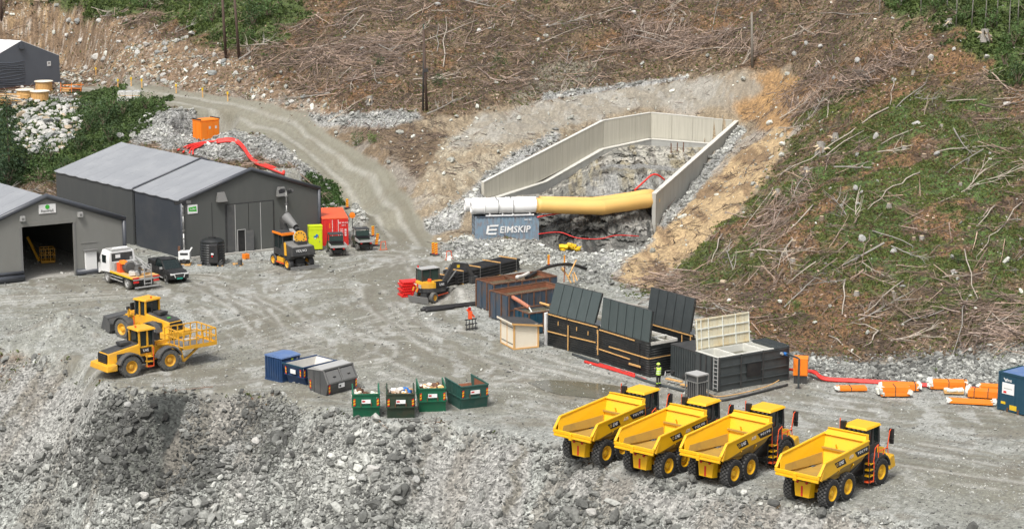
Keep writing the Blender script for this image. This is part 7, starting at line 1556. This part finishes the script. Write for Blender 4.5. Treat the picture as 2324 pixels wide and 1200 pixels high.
def grey(r_, n, lo, hi, warm=.97):
    v = lo+(hi-lo)*r_.random(n)**1.6; return np.stack([v, v*1.012, v*warm*.965], 1)
def stones(name, label, n, w, seed, s0, pw_, smax, lo, hi, tintmul=None, sink=.25, warm=.97):
    r_, P, g, i, j = sample(n, w, seed); s = np.clip(s0*r_.random(n)**(-1/pw_), 0, smax)
    az_ = r_.random(n)*6.28; rot = tilt(g, az_, r_.normal(size=(n,3))*.35); P[:,2] += s*.5*(.6-sink)
    t = grey(r_, n, lo, hi, warm)*(.72+.56*ss(.35,.65,fbm(P[:,0]*.28,P[:,1]*.28,3,seed+900)))[:,None]
    if tintmul is not None: t *= tintmul(i, j, r_)[:,None] if tintmul(i,j,r_).ndim == 1 else tintmul(i,j,r_)
    return scatter(name, label, 'stones', P, rot, np.stack([s*r_.uniform(.4,.62,n), s*r_.uniform(.35,.55,n), s*r_.uniform(.3,.55,n)],1), t, r_.integers(0,6,n), Crocks)
mudv = Z['mud']; darkz = zone([(330,893),(440,893),(410,960),(400,1060),(370,1080),(370,1000),(340,940)],5,9,115)
coarse = ss(.42,.62,fbm(XX*.22,YY*.22,3,301)); tipw = Z['tip']
tm = lambda i, j, r_: (1-.42*mudv[i,j])*(1-.72*darkz[i,j]*(r_.random(len(i)) < .85))
Z['right_green'] = Z['right_green']*(1-Z['soil'])*(1-Z['gravel2'])
stones('tip_rubble', 'grey crushed rock covering the tip slope in the foreground', 34000, tipw*(.25+.75*coarse+.6*mudv)*(1-.93*darkz)*(1-.8*Z['smooth']), 1, .13, 2.6, .8, .10, .40, tm)
stones('tip_boulder_field', 'larger broken slabs low on the tip slope', 1500, tipw*(1-.9*Z['smooth'])*(.15+mudv*.6+coarse)*ss(900,1150,PY)*(1-.9*darkz)+tipw*zone([(780,960),(900,950),(960,1010),(940,1200),(760,1200)],20,20,311)*2, 2, .28, 2.4, 1.3, .12, .42, tm)
stones('yard_gravel', 'loose grey gravel over the yard', 26000, Z['yard']*(1.0-.75*trk)*ss(166,150,YY), 3, .06, 3., .3, .17, .46)
stones('crushed_stone', 'coarse pale crushed stone on banks by the road and portal', 15000, Z['gravel2']*(1-Z['road']), 4, .16, 2.6, .8, .20, .48)
stones('yard_edge_stones', 'scattered stones on the far side of the yard', 9000, Z['yard']*(1-.9*trk)*ss(150,160,YY), 5, .09, 2.6, .4, .2, .48)
hillw = (1-Z['yard'])*(1-Z['tip'])*(1-Z['gravel2'])*(1-Z['road'])*(1-Z['soil'])*ss(100,140,YY)*(pdist(XX, YY, PIT) < -1)
stones('hill_stones', 'small pale stones in the brown soil above the road', 4200, (Z['rocky']*(.2+ss(.45,.6,n2))+.14*Z['soil']+.03*hillw)*(1-Z['road']), 6, .16, 2.1, 1.0, .25, .62, warm=.93)
slash = hillw*(1-.8*Z['rocky'])*(1-.75*Z['top_green'])*(1-.8*Z['corner_green'])*(1-.9*Z['left_green'])
clump = ss(.45,.62,fbm(XX*.13,YY*.13,4,321))
def woodtint(r_, n, lo=.07, hi=.36):
    v = lo+(hi-lo)*r_.random(n)**1.5; k = r_.random(n); return np.stack([v*1.05, v*(.74+.08*k), v*(.52+.18*k)], 1)
def sticks(name, label, n, w, seed, l0, l1, lo, hi, thick=1., lift=.05, dirbias=None):
    r_, P, g, i, j = sample(n, w, seed); L = l0*(l1/l0)**r_.random(n); base = (fbm(P[:,0]*.12,P[:,1]*.12,3,77)-.5)*9
    az_ = base+r_.normal(size=n)*.55; rot = tilt(g, az_, r_.normal(size=(n,3))*.16); P[:,2] += lift*L*r_.random(n)+.02
    scl = np.stack([L, L*r_.uniform(.8,1.6,n), L*r_.uniform(.8,1.8,n)], 1)*np.array([1,thick,thick])
    return scatter(name, label, 'branches', P, rot, scl, woodtint(r_, n, lo, hi), r_.integers(0,8,n), Csticks)
sticks('felling_slash', 'brown and grey twigs strewn over the cleared hillside', 40000, slash*(.3+1.0*clump)*(1-.7*Z['right_green']), 11, .35, 1.7, .03, .26, .6)
sticks('branch_litter', 'long pale branches strewn over the cleared hillside', 3000, slash*(.2+1.2*clump)*(1-.6*Z['right_green']), 12, 1.4, 4.2, .12, .46, .55, .05)
pile = zone([(1390,50),(1500,60),(1720,95),(1740,125),(1560,130),(1450,110)],10,12,351)+zone([(1760,230),(1860,160),(2000,130),(2120,110),(2110,150),(1900,230),(1800,270)],10,12,352)+zone([(1700,540),(1760,460),(1830,390),(1850,410),(1770,540),(1720,580)],6,8,353)*.6+zone([(2180,690),(2324,680),(2324,800),(2200,800)],10,12,354)*.8+zone([(640,150),(760,90),(960,80),(900,170),(700,230)],12,14,355)*.5+zone([(1440,600),(1560,640),(1600,690),(1500,680)],8,8,356)*.7
sticks('branch_heaps', 'tangled grey heaps of long thin branches on the hillside', 3400, pile, 15, 1.2, 3.8, .10, .42, .6, .16)
sticks('root_debris', 'broken roots and twigs in the dug soil', 2200, (1-Z['gravel2'])*(1-ss(5,3,rd))*Z['soil']*ss(.5,.6,n2)*(1-.8*Z['bench'])+zone([(700,295),(960,275),(1010,300),(950,400),(820,400)],10,10,331)*2*(1-ss(5,3,rd)), 13, .4, 1.6, .05, .25)
r_, P, g, i, j = sample(30000, slash*(1-.6*Z['right_green'])+.3*Z['rocky'], 14); n_ = len(P); s_ = r_.uniform(.08,.34,n_); P[:,2] += .02
tt = np.where((r_.random(n_) < .26)[:,None], woodtint(r_, n_, .2, .5), woodtint(r_, n_, .03, .16)*np.array([1.1,.85,.7]))
scatter('bark_litter', 'bark chips and dry litter on the hillside', 'litter', P, tilt(g, r_.random(n_)*6.28, r_.normal(size=(n_,3))*.3), s_, tt, r_.integers(0,4,n_), Cchips)
def tufts(name, label, n, w, seed, s0, s1, c0, c1):
    r_, P, g, i, j = sample(n, w, seed); s_ = r_.uniform(s0, s1, n); P[:,2] -= .1*s_; k = r_.random((n,1)); t = np.array(c0)*(1-k)+np.array(c1)*k
    t *= (.6+.8*fbm(P[:,0]*.5,P[:,1]*.5,3,seed))[:,None]
    return scatter(name, label, 'ground cover', P, tilt(g, r_.random(n)*6.28, r_.normal(size=(n,3))*.15), s_, t, r_.integers(0,5,n), Ctufts)
tufts('grass_cover', 'low green grass and heather on the right hillside', 42000, Z['right_green']*(.15+ss(.42,.60,n2))*(.3+.7*ss(.38,.55,fbm(XX*1.1,YY*1.1,3,361)))+.05*slash, 21, .12, .34, (.065,.095,.018), (.17,.20,.05))
tufts('dry_grass', 'dry brown grass tufts on the hillside', 14000, slash*.8+.8*Z['right_green'], 22, .15, .4, (.10,.068,.034), (.20,.135,.065))
tufts('bank_shrubbery', 'dense green shrubs on the bank left of the big hall', 7000, Z['left_green'], 23, .35, .8, (.04,.075,.018), (.09,.14,.035))
tufts('upper_undergrowth', 'green undergrowth along the top of the clearing', 10000, (Z['top_green']+Z['corner_green']*1.2)*(.2+ss(.4,.55,fbm(XX*.5,YY*.5,3,363))), 24, .3, .8, (.045,.075,.018), (.11,.155,.035))
tufts('bank_plants', 'young green plants on the bank beside the big hall', 900, Z['slope_green'], 25, .2, .5, (.03,.07,.015), (.07,.13,.03))

# boulders, logs, stumps, bushes
def tinted(name, c, rough=.88, amp=.5, scale=3.):
    return M(name, c, rough, dirt=amp, dcol=tuple(v*.5 for v in c), scale=scale, bump=.03)
for k, c in enumerate(((.46,.45,.42),(.36,.36,.34),(.42,.34,.24),(.24,.25,.24))): tinted(f'boulder_stone_{k}', c)
RM = []
for k in range(12):
    me = rock_mesh(100+k, 1, .62+.05*(k%4), 9); me.name = 'boulder'; me.materials.append(MATS[f'boulder_stone_{(0,0,1,2,0,3)[k%6]}']); RM.append(me)
def boulder(p, s, k, label, group, rr=None):
    o = bpy.data.objects.new('boulder', RM[k%12]); COL.objects.link(o); q = rr or random
    o.location = p+Vector((0,0,s*.12)); o.scale = (s*.5*q.uniform(.85,1.2), s*.5*q.uniform(.8,1.1), s*.5*q.uniform(.8,1.15)); o.rotation_euler = (q.uniform(-.4,.4), q.uniform(-.4,.4), q.uniform(0,6.28)); return tag(o, label, 'boulder', group)
rb = random.Random(11)
BOLD = [(218,132,26,'round white boulder on the brown slope, between scattered rocks'),(183,95,24,'pale boulder above the road near the blue-grey tent'),(152,85,22,'pale boulder upslope of the tent ridge'),(332,105,26,'large grey-white boulder on the rocky slope'),(376,115,24,'tall grey boulder in the rocky slope'),(270,97,16,'small white boulder on the rocky slope'),(157,50,20,'grey boulder high on the rocky slope'),(195,157,22,'flat white boulder uphill from the road bend'),(370,172,22,'white boulder right above the road'),(435,80,24,'grey boulder at the edge of the green scrub'),(1857,152,30,'pale boulder perched at the top of the ochre cut'),(1803,126,22,'white-topped boulder on the brown slope above the ochre cut'),(1864,108,22,'white boulder pair member above the ochre cut'),(1830,102,18,'low white boulder above the ochre cut'),(1217,184,16,'white stone standing in the cut bank above the portal'),(1310,176,12,'small white stone in the cut bank'),(1087,72,20,'grey boulder among felled branches'),(1243,62,16,'dark grey boulder among brown twigs'),(994,12,18,'grey boulder near the top edge of the clearing'),(1438,30,16,'white boulder high above the portal'),(1947,140,24,'white boulder on the right slope below the woods'),(2113,132,24,'broad grey boulder on the right slope'),(2238,132,24,'pale boulder below the wood at upper right'),(2165,114,18,'white boulder lying below the upper right scrub'),(1988,313,28,'white mossy boulder in the green slope'),(2127,352,22,'grey boulder with orange moss on the slope'),(2285,237,20,'white stone by a log at the right'),(1956,545,32,'rounded pale boulder in the middle of the green slope'),(2028,572,22,'grey boulder on the green slope right of the pale one'),(1890,842,20,'white boulder beside the red cable at the hill foot'),(2165,620,22,'brown-grey rock in the right slope'),(1955,438,14,'small white stone among slope stumps'),(275,312,30,'pale boulder on the rim of the stone mound'),(302,310,26,'second pale boulder on the rim of the stone mound'),(1378,655,20,'grey boulder at the foot of the crushed stone bank'),(1340,618,18,'white boulder in the crushed stone bank'),(855,262,22,'pale boulder at the start of the stone bench'),(1440,818,14,'white stone lying on yard gravel'),(850,1075,64,'big flat pale slab in the foreground rubble'),(825,1088,36,'white wedge-shaped block beside the big flat slab'),(1340,1165,46,'pale round boulder low in the foreground rubble'),(1265,1160,30,'grey block in the foreground rubble'),(325,1128,34,'light flat slab in the dark rubble'),(545,1128,30,'pale squarish block in the rubble slope'),(580,1003,32,'grey boulder on the right of the rubble bay'),(655,1035,22,'round pale boulder on the tip'),(290,920,28,'flat stone at the crest of the rubble bay'),(1052,1132,26,'grey block halfway down the smooth tip face'),(945,1095,34,'long pale slab in the foreground rubble')]
for k, (px, py, s, lab) in enumerate(BOLD):
    p = GTF(px, py); boulder(p, s/FPX*p.y*(1.02), (0,1,4,6,8,10,2)[k%7], lab, 'standout boulders', rb)
rip = zone([(35,232),(165,238),(182,300),(150,345),(60,352),(40,330)], 6, 8, 341); hb = Z['rocky']*.9+.06*slash+.05*Z['right_green']
for nm, w_, n_, s0, s1, lab, grp in (('rip', rip, 120, .75, 1.35, 'blocky pale boulder in the stone bank below the cable reels', 'stone bank boulders'),
     ('rip2', rip*ss(1,0,fbm(XX*.4,YY*.4,2,5)), 40, 1.0, 1.6, 'large pale boulder in the stone bank below the cable reels', 'large stone bank boulders'),
     ('hill', Z['rocky']*(.2+ss(.45,.6,n2)), 85, .6, 1.45, 'pale boulder lying in brown soil above the gravel road', 'boulders above the road'),
     ('slp', .5*slash+Z['right_green'], 16, .5, 1.0, 'weathered boulder among felled branches on the hillside', 'boulders on the hillside')):
    r_, P, g, i, j = sample(n_, w_*ss(0,1,w_*3), 400+n_)
    for q in range(n_):
        px_, py_q = proj(*P[q]); k_ = rb.randint(0,11); cn = ('white','white','light','tan','white','dark grey')[k_%6]
        boulder(Vector(P[q]), s0*(s1/s0)**rb.random()*(1.15 if nm=='rip' else 1), k_, lab if nm[:3] == 'rip' else cn+' boulder '+place(px_, py_q)+(' in bare soil' if nm == 'hill' else ' among branches'), grp, rb)
r_, P, g, i, j = sample(500, rip, 555); n_ = 500; s_ = r_.uniform(.3,.95,n_); P[:,2] += .05
scatter('stone_bank', 'smaller stones filling the stone bank below the reels', 'stones', P, tilt(g, r_.random(n_)*6.28, r_.normal(size=(n_,3))*.4), s_*.5, np.where((r_.random(n_) < .3)[:,None], np.array([.36,.29,.19]), grey(r_, n_, .22, .55)), r_.integers(0,6,n_), Crocks)

tinted('bark_pale', (.40,.35,.29), amp=.5); tinted('bark_brown', (.20,.15,.11), amp=.5); tinted('bark_grey', (.29,.27,.24), amp=.5); tinted('wood_cut', (.62,.50,.33), amp=.3)
LOGS = [[(1918,637),(1911,721)],[(2189,569),(2219,684)],[(2200,673),(2160,818)],[(2105,640),(2050,700),(1995,754)],[(1995,754),(1933,736)],[(1995,754),(1973,787)],[(1793,380),(1727,464),(1628,593)],[(1830,402),(1790,470),(1727,545)],[(1815,457),(1764,563)],[(1845,468),(1793,527)],[(1639,534),(1614,604)],[(2087,395),(2030,430),(1969,479)],[(1980,527),(2072,563)],[(1973,534),(1960,590),(1933,644)],[(2134,461),(2210,430),(2281,409)],[(2320,462),(2260,530),(2215,590)],[(2138,633),(2233,626)],[(2050,736),(2142,712)],[(1716,737),(1815,721)],[(1881,765),(1955,820)],[(2087,769),(2145,776)],[(2260,468),(2215,523)],
 [(1793,35),(1890,36),(1993,38)],[(2033,50),(2120,17)],[(2028,182),(2020,247)],[(2017,247),(1900,330),(1773,400)],[(2127,347),(2243,340)],[(2033,248),(2100,197)],[(1847,253),(1930,195),(1990,160)],[(2147,233),(2317,227)],[(1877,270),(1882,230)],[(1006,154),(1012,42)],[(992,120),(995,60)],[(1054,111),(1078,39)],[(937,105),(1084,51)],[(922,48),(988,12)],[(777,175),(801,117)],[(846,157),(855,193)],[(870,181),(952,148)],[(982,185),(1057,181),(1127,139)],[(928,125),(982,122)],[(1160,63),(1172,0)],[(1120,66),(1145,15)],
 [(1489,60),(1525,136)],[(1510,114),(1522,169)],[(1411,60),(1480,85),(1561,120)],[(1501,108),(1600,118),(1709,111)],[(1616,75),(1634,3)],[(1640,63),(1685,108)],[(1595,169),(1625,154)],[(1348,157),(1396,93)],[(1440,70),(1560,110)],[(1430,80),(1540,115)],[(1530,95),(1700,100)],[(1540,125),(1640,112)],[(2050,640),(1960,720)],[(1500,640),(1560,600)],[(1780,700),(1850,640)],[(1820,700),(1880,700)],[(2240,760),(2324,700)],[(2200,760),(2290,800)],[(2230,700),(2300,760)],[(2220,740),(2310,720)],[(1700,620),(1640,690)],[(2000,330),(2100,290)],[(1870,360),(1960,300)],[(700,120),(790,95)],[(640,180),(720,130)],[(650,220),(760,150)],[(880,120),(960,90)],[(1230,100),(1330,60)],[(1300,50),(1420,20)]]
for k, L in enumerate(LOGS):
    P_ = [GTF(*p) for p in L]; pts = []
    for a, b_ in zip(P_[:-1], P_[1:]):
        for t in (0,.25,.5,.75): q = a.lerp(b_, t); pts.append(q)
    pts.append(P_[-1]); ln_ = (pts[-1]-pts[0]).length; r0 = rb.uniform(.045,.085) if ln_ > 2.5 else .05
    rr_ = random.Random(k); out = []
    for q in range(len(pts)): out.append(pts[q]-pts[0]+Vector((rr_.uniform(-1,1),rr_.uniform(-1,1),0))*.02*ln_*(0 < q < len(pts)-1)+Vector((0,0,.12+.25*rr_.random()*(0 < q))))
    mt = ('bark_pale','bark_pale','bark_grey','bark_brown','bark_pale')[k%5]; o = MB().tube(out, [r0*(1-.6*q/len(out)) for q in range(len(out))], mt, 6)
    for b_ in range(rr_.randint(1,4)):
        q = rr_.randint(1, len(out)-1); d = (out[q]-out[q-1]).normalized(); sd_ = Vector((-d.y,d.x,.3))*rr_.choice((-1,1)); e_ = out[q]+(d*rr_.uniform(.3,1)+sd_*rr_.uniform(.3,.9))*rr_.uniform(.4,1.3); o.tube([out[q],(out[q]+e_)/2+Vector((0,0,.06)),e_],[r0*.4,r0*.3,r0*.15],mt,4)
    o = o.build('fallen_trunk', None, True); o.location = pts[0]
    mx_ = sum(p[0] for p in L)/len(L); my = sum(p[1] for p in L)/len(L)
    where = ('among the green ground cover' if mx_ > 1600 and 330 < my < 700 else 'in the brown slash at the foot of the right hill' if mx_ > 1500 and my >= 700 else 'high on the right hillside' if mx_ > 1750 else 'in the branch pile above the portal' if mx_ > 1300 else 'on the slope behind the double pole' if mx_ > 860 else 'on the slope right of the pole pair')
    tag(o, ('long ' if ln_ > 4 else 'short ')+{'bark_pale':'pale','bark_grey':'grey','bark_brown':'brown'}[mt]+' felled trunk '+place(mx_, my), 'log', 'felled trunks on the hillside')
BR_ = [stick_mb(200+k, br=8+k, thick=.013, m=('bark_pale','bark_grey','bark_brown')[k%3], bend=.07).mesh('branch') for k in range(6)]
r_, P, g, i, j = sample(130, slash*(.2+clump)+.5*Z['right_green'], 777)
az_ = (fbm(P[:,0]*.12,P[:,1]*.12,3,77)-.5)*9+r_.normal(size=130)*.5; ro = tilt(g, az_)
for q in range(130):
    o = bpy.data.objects.new('dead_branch', BR_[q%6]); COL.objects.link(o); L = r_.uniform(3.5,7); o.location = P[q]+np.array([0,0,.15]); o.rotation_euler = ro[q]; o.scale = (L,L,L*1.2)
    px_, py_q = proj(*P[q]); tag(o, ('pale','grey','brown')[q%3]+' dead branch '+place(px_, py_q), 'branch', 'dead branches on the hillside')
STUMP = []
for k in range(4):
    mb = MB(); mb.lathe((0,0,-.3),(0,0,1),[(0,.34),(.3,.27),(.55,.22),(.62,.215)],'bark_brown' if k%2 else 'bark_grey',9); mb.lathe((0,0,.32),(0,0,1),[(0,.001),(0,.205)],'wood_cut',9)
    for q in range(4): a = q*1.6+k; mb.tube([(.15*cos(a),.15*sin(a),.05),(.42*cos(a),.42*sin(a),-.08)],[.08,.03],'bark_brown',4)
    STUMP.append(mb.mesh('stump'))
for k, (px, py) in enumerate([(1707,580),(1757,600),(1799,593),(2074,545),(2092,543),(2101,527),(1944,668),(2200,519),(1718,426),(1819,388),(1779,578),(1802,554),(2052,339),(2107,334),(2137,287),(2097,355),(2073,165),(1947,215),(1549,47),(1402,50),(1742,404),(1865,500),(2026,665),(1730,612),(2018,470),(1650,560),(2180,420)]):
    o = bpy.data.objects.new('tree_stump', STUMP[k%4]); COL.objects.link(o); o.location = GTF(px, py); s = rb.uniform(.6,.95); o.scale = (s,s,s*rb.uniform(.8,1.3)); o.rotation_euler = (0,0,k)
    tag(o, ('brown','grey')[k%2 == 0]+' cut stump with pale top '+place(px, py), 'stump', 'cut stumps on the hillside')
def rootplate(px, py, s, lab):
    p = GTF(px, py); mb = MB(); q_ = random.Random(int(px)); mb.lathe((0,0,-.2),(0,.1,1),[(0,.6),(.4,.5),(.9,.4),(1.3,.36),(1.35,.01)],'bark_grey',10)
    for k in range(11):
        a = q_.uniform(0,6.28); e_ = Vector((cos(a),sin(a),q_.uniform(-.2,1)))*q_.uniform(.7,1.2); mb.tube([(.3*cos(a),.3*sin(a),q_.uniform(.1,.8)), e_*.7+Vector((0,0,.2)), e_],[.13,.08,.03],q_.choice(['bark_brown','bark_grey','wood_cut']),5)
    o = mb.build('uprooted_stump'); o.location = p; o.scale = (s,s,s); tag(o, lab, 'stump')
rootplate(1862,348,1.0,'big dark grey root stump standing at the edge of the green slope'); rootplate(1896,320,.7,'smaller torn root stump right of the big grey one'); rootplate(1830,395,.6,'torn stump with branches leaning on it in the green slope'); rootplate(2235,92,1.0,'large pale root stump below the upper right wood'); rootplate(840,236,.8,'root stump on the bank left of the double pole'); rootplate(1765,445,.6,'broken reddish stump in the green slope'); rootplate(2155,60,.7,'orange-brown torn stump high on the right')

for nm, c in (('bush_dark',(.036,.07,.02)),('bush_green',(.06,.11,.026)),('bush_light',(.11,.17,.04)),('spruce',(.024,.052,.02))): M(nm, c, .7, dirt=.5, dcol=tuple(v*2 for v in c), scale=5)
BUSH = []
for k in range(9):
    me = leaf_mesh(700+k, 520, 1., .075, .8+.15*(k%3)); me.name = 'foliage'; me.materials.append(MATS[('bush_dark','bush_green','bush_light')[k//3]]); BUSH.append(me)
mb = MB(); 
for k in range(7): a = k*.9; mb.tube([(0,0,-.1),(.2*cos(a),.2*sin(a),.5),(.5*cos(a),.5*sin(a),1.0)],[.03,.02,.008],'bark_brown',4)
STEM = mb.mesh('stem')
def bush(px, py, w, kind, lab, grp=None, hh=1.):
    p = GTF(px, py); t = thing('bush', lab, 'bush', p, rb.random()*6, grp); s = w/FPX*p.y/2/1.05; t.scale = (s,s,s*hh)
    for nm, me in (('foliage', BUSH[kind*3+rb.randint(0,2)]), ('stem', STEM)):
        o = bpy.data.objects.new(nm, me); COL.objects.link(o); o.parent = t
    return t
for (px, py, w, kd, lab) in [(215,262,52,1,'light-topped round shrub at the top of the green bank'),(250,255,58,1,'tall shrub at the top of the green bank near the white sacks'),(185,255,40,0,'dark shrub beside the stone bank'),(235,285,70,0,'large dark shrub in the middle of the green bank'),(280,262,60,0,'dark shrub on the green bank above the stone mound'),(330,250,56,1,'shrub at the right end of the green bank beside the road'),(355,243,36,1,'small shrub hugging the road edge'),(200,300,64,0,'dark shrub right of the stone bank'),(250,325,70,0,'dark shrub above the hall roof'),(180,345,60,0,'dark shrub close behind the hall roof corner'),(110,370,64,0,'dark shrub between stone bank and hall'),(60,385,70,0,'dark shrub at the left, below the stone bank'),(90,410,64,1,'green shrub just behind the light hall'),(20,420,80,0,'dark shrub at the left edge behind the light hall'),(150,395,56,0,'low dark shrub left of the big hall roof'),
   (1803,700,34,2,'yellow-green round bush alone in brown slash above the open tank'),(808,330,36,1,'green bush on the bank below the stone bench'),(848,322,34,2,'lighter green bush right beside its neighbour under the stone bench'),(735,455,36,1,'green bush right behind the big hall'),(722,430,28,1,'small green bush above the big hall corner'),(1135,150,36,0,'dark green young spruce-like bush above the cut bank'),(995,195,40,0,'dark green bush right of the double pole'),(860,155,34,0,'dark bush in the slash left of the double pole'),(575,60,70,0,'green scrub bush right of the pole pair'),(610,40,70,1,'tall green scrub bush near the top edge'),(480,50,64,1,'green scrub bush left of the pole pair'),(560,100,50,1,'green scrub bush below the pole pair'),(330,20,60,1,'green scrub bush near the top left'),(1240,10,16,1,'tiny green bush at the top of the clearing'),
   (2300,105,70,1,'dark leafy tree crown at the upper right edge'),(2250,60,70,1,'dark leafy bush at the wood corner'),(2190,50,60,1,'dark bush among thin birch stems'),(2310,190,70,0,'dark shrub at the right edge under the wood'),(2120,30,60,1,'green bush at the wood edge'),(2040,20,50,1,'green bush at the top right of the clearing'),(2280,150,60,1,'lighter shrub under the wood at right'),
   (1600,700,22,2,'little green bush behind the black tank lids'),(2120,842,16,2,'tiny green bush at the right hill foot'),(1975,600,20,1,'small dark bush on the green slope'),(2175,600,30,0,'dark bush in the green slope at right'),(1560,660,20,1,'small green bush low on the slope')]:
    bush(px, py, w, kd, lab)
for k, (px, py, h_) in enumerate([(1995,38,60),(2045,20,60),(2090,30,90),(2130,22,80),(2170,60,110),(2205,62,110),(2235,70,120),(2262,60,120),(2150,20,60),(2290,100,140),(2310,60,100)]):
    p = GTF(px, py); t = thing('birch_tree', 'thin pale birch stem with sparse leaves at the upper right wood', 'tree', p, k, 'thin birches at the wood edge'); h = h_/FPX*p.y
    MB().tube([(0,0,-.3),(.05,.02,h*.5),(.0+.1*(k%3),.1,h)],[.07,.05,.02],'bark_grey',5).build('trunk', t, True)
    o = bpy.data.objects.new('crown', BUSH[3+k%3]); COL.objects.link(o); o.parent = t; o.location = (0,0,h*.7); o.scale = (.8,.8,.9)
def spruce(px, py, h_px, lab):
    p = GTF(px, py); h = h_px/FPX*p.y; t = thing('spruce_tree', lab, 'tree', p, 0); MB().cyl((0,0,-.3),(0,0,h),.14,'bark_brown',6,.02).build('trunk', t)
    q_ = np.random.default_rng(int(abs(px))+3); v = []; f = []
    for k in range(3600):
        u = q_.random()**.7; z = h*(1-u*.95); rad = (.10+.20*u)*h*(.55+.45*abs(sin(z*5.5)))*q_.random()**.45; a = q_.random()*6.28
        c0 = np.array([rad*cos(a), rad*sin(a), z-rad*.28]); d = np.array([cos(a), sin(a), -.35+q_.normal()*.3]); s = q_.uniform(.08,.2); w = np.array([-sin(a), cos(a), q_.normal()*.4])*s*.35
        n0 = len(v); v += [tuple(c0-d*s), tuple(c0+w), tuple(c0+d*s), tuple(c0-w)]; f.append((n0,n0+1,n0+2,n0+3))
    me = bpy.data.meshes.new('crown'); me.from_pydata(v, [], f); me.materials.append(MATS['spruce']); o = bpy.data.objects.new('crown', me); COL.objects.link(o); o.parent = t
spruce(22,400,190,'dark young spruce at the left edge before the stone bank'); spruce(-20,430,200,'dark spruce mostly cut off by the left picture edge')
# puddle
w_ = MB(); pts = [(1195,868),(1240,862),(1310,866),(1390,874),(1450,886),(1462,898),(1400,908),(1330,902),(1270,896),(1230,884)]
P_ = [G(x,y,.0) for x, y in pts]; c_ = sum(P_, Vector())/len(P_)

M('puddle_mat', (.13,.12,.085), .12, dirt=.5, dcol=(.22,.2,.16), scale=.6)
w_.add([(p.x-c_.x,p.y-c_.y,0) for p in P_], [tuple(range(len(P_)))[::-1]], 'puddle_mat'); o = w_.build('puddle', kind='structure'); o.location = (c_.x,c_.y,.035); o.data.flip_normals()
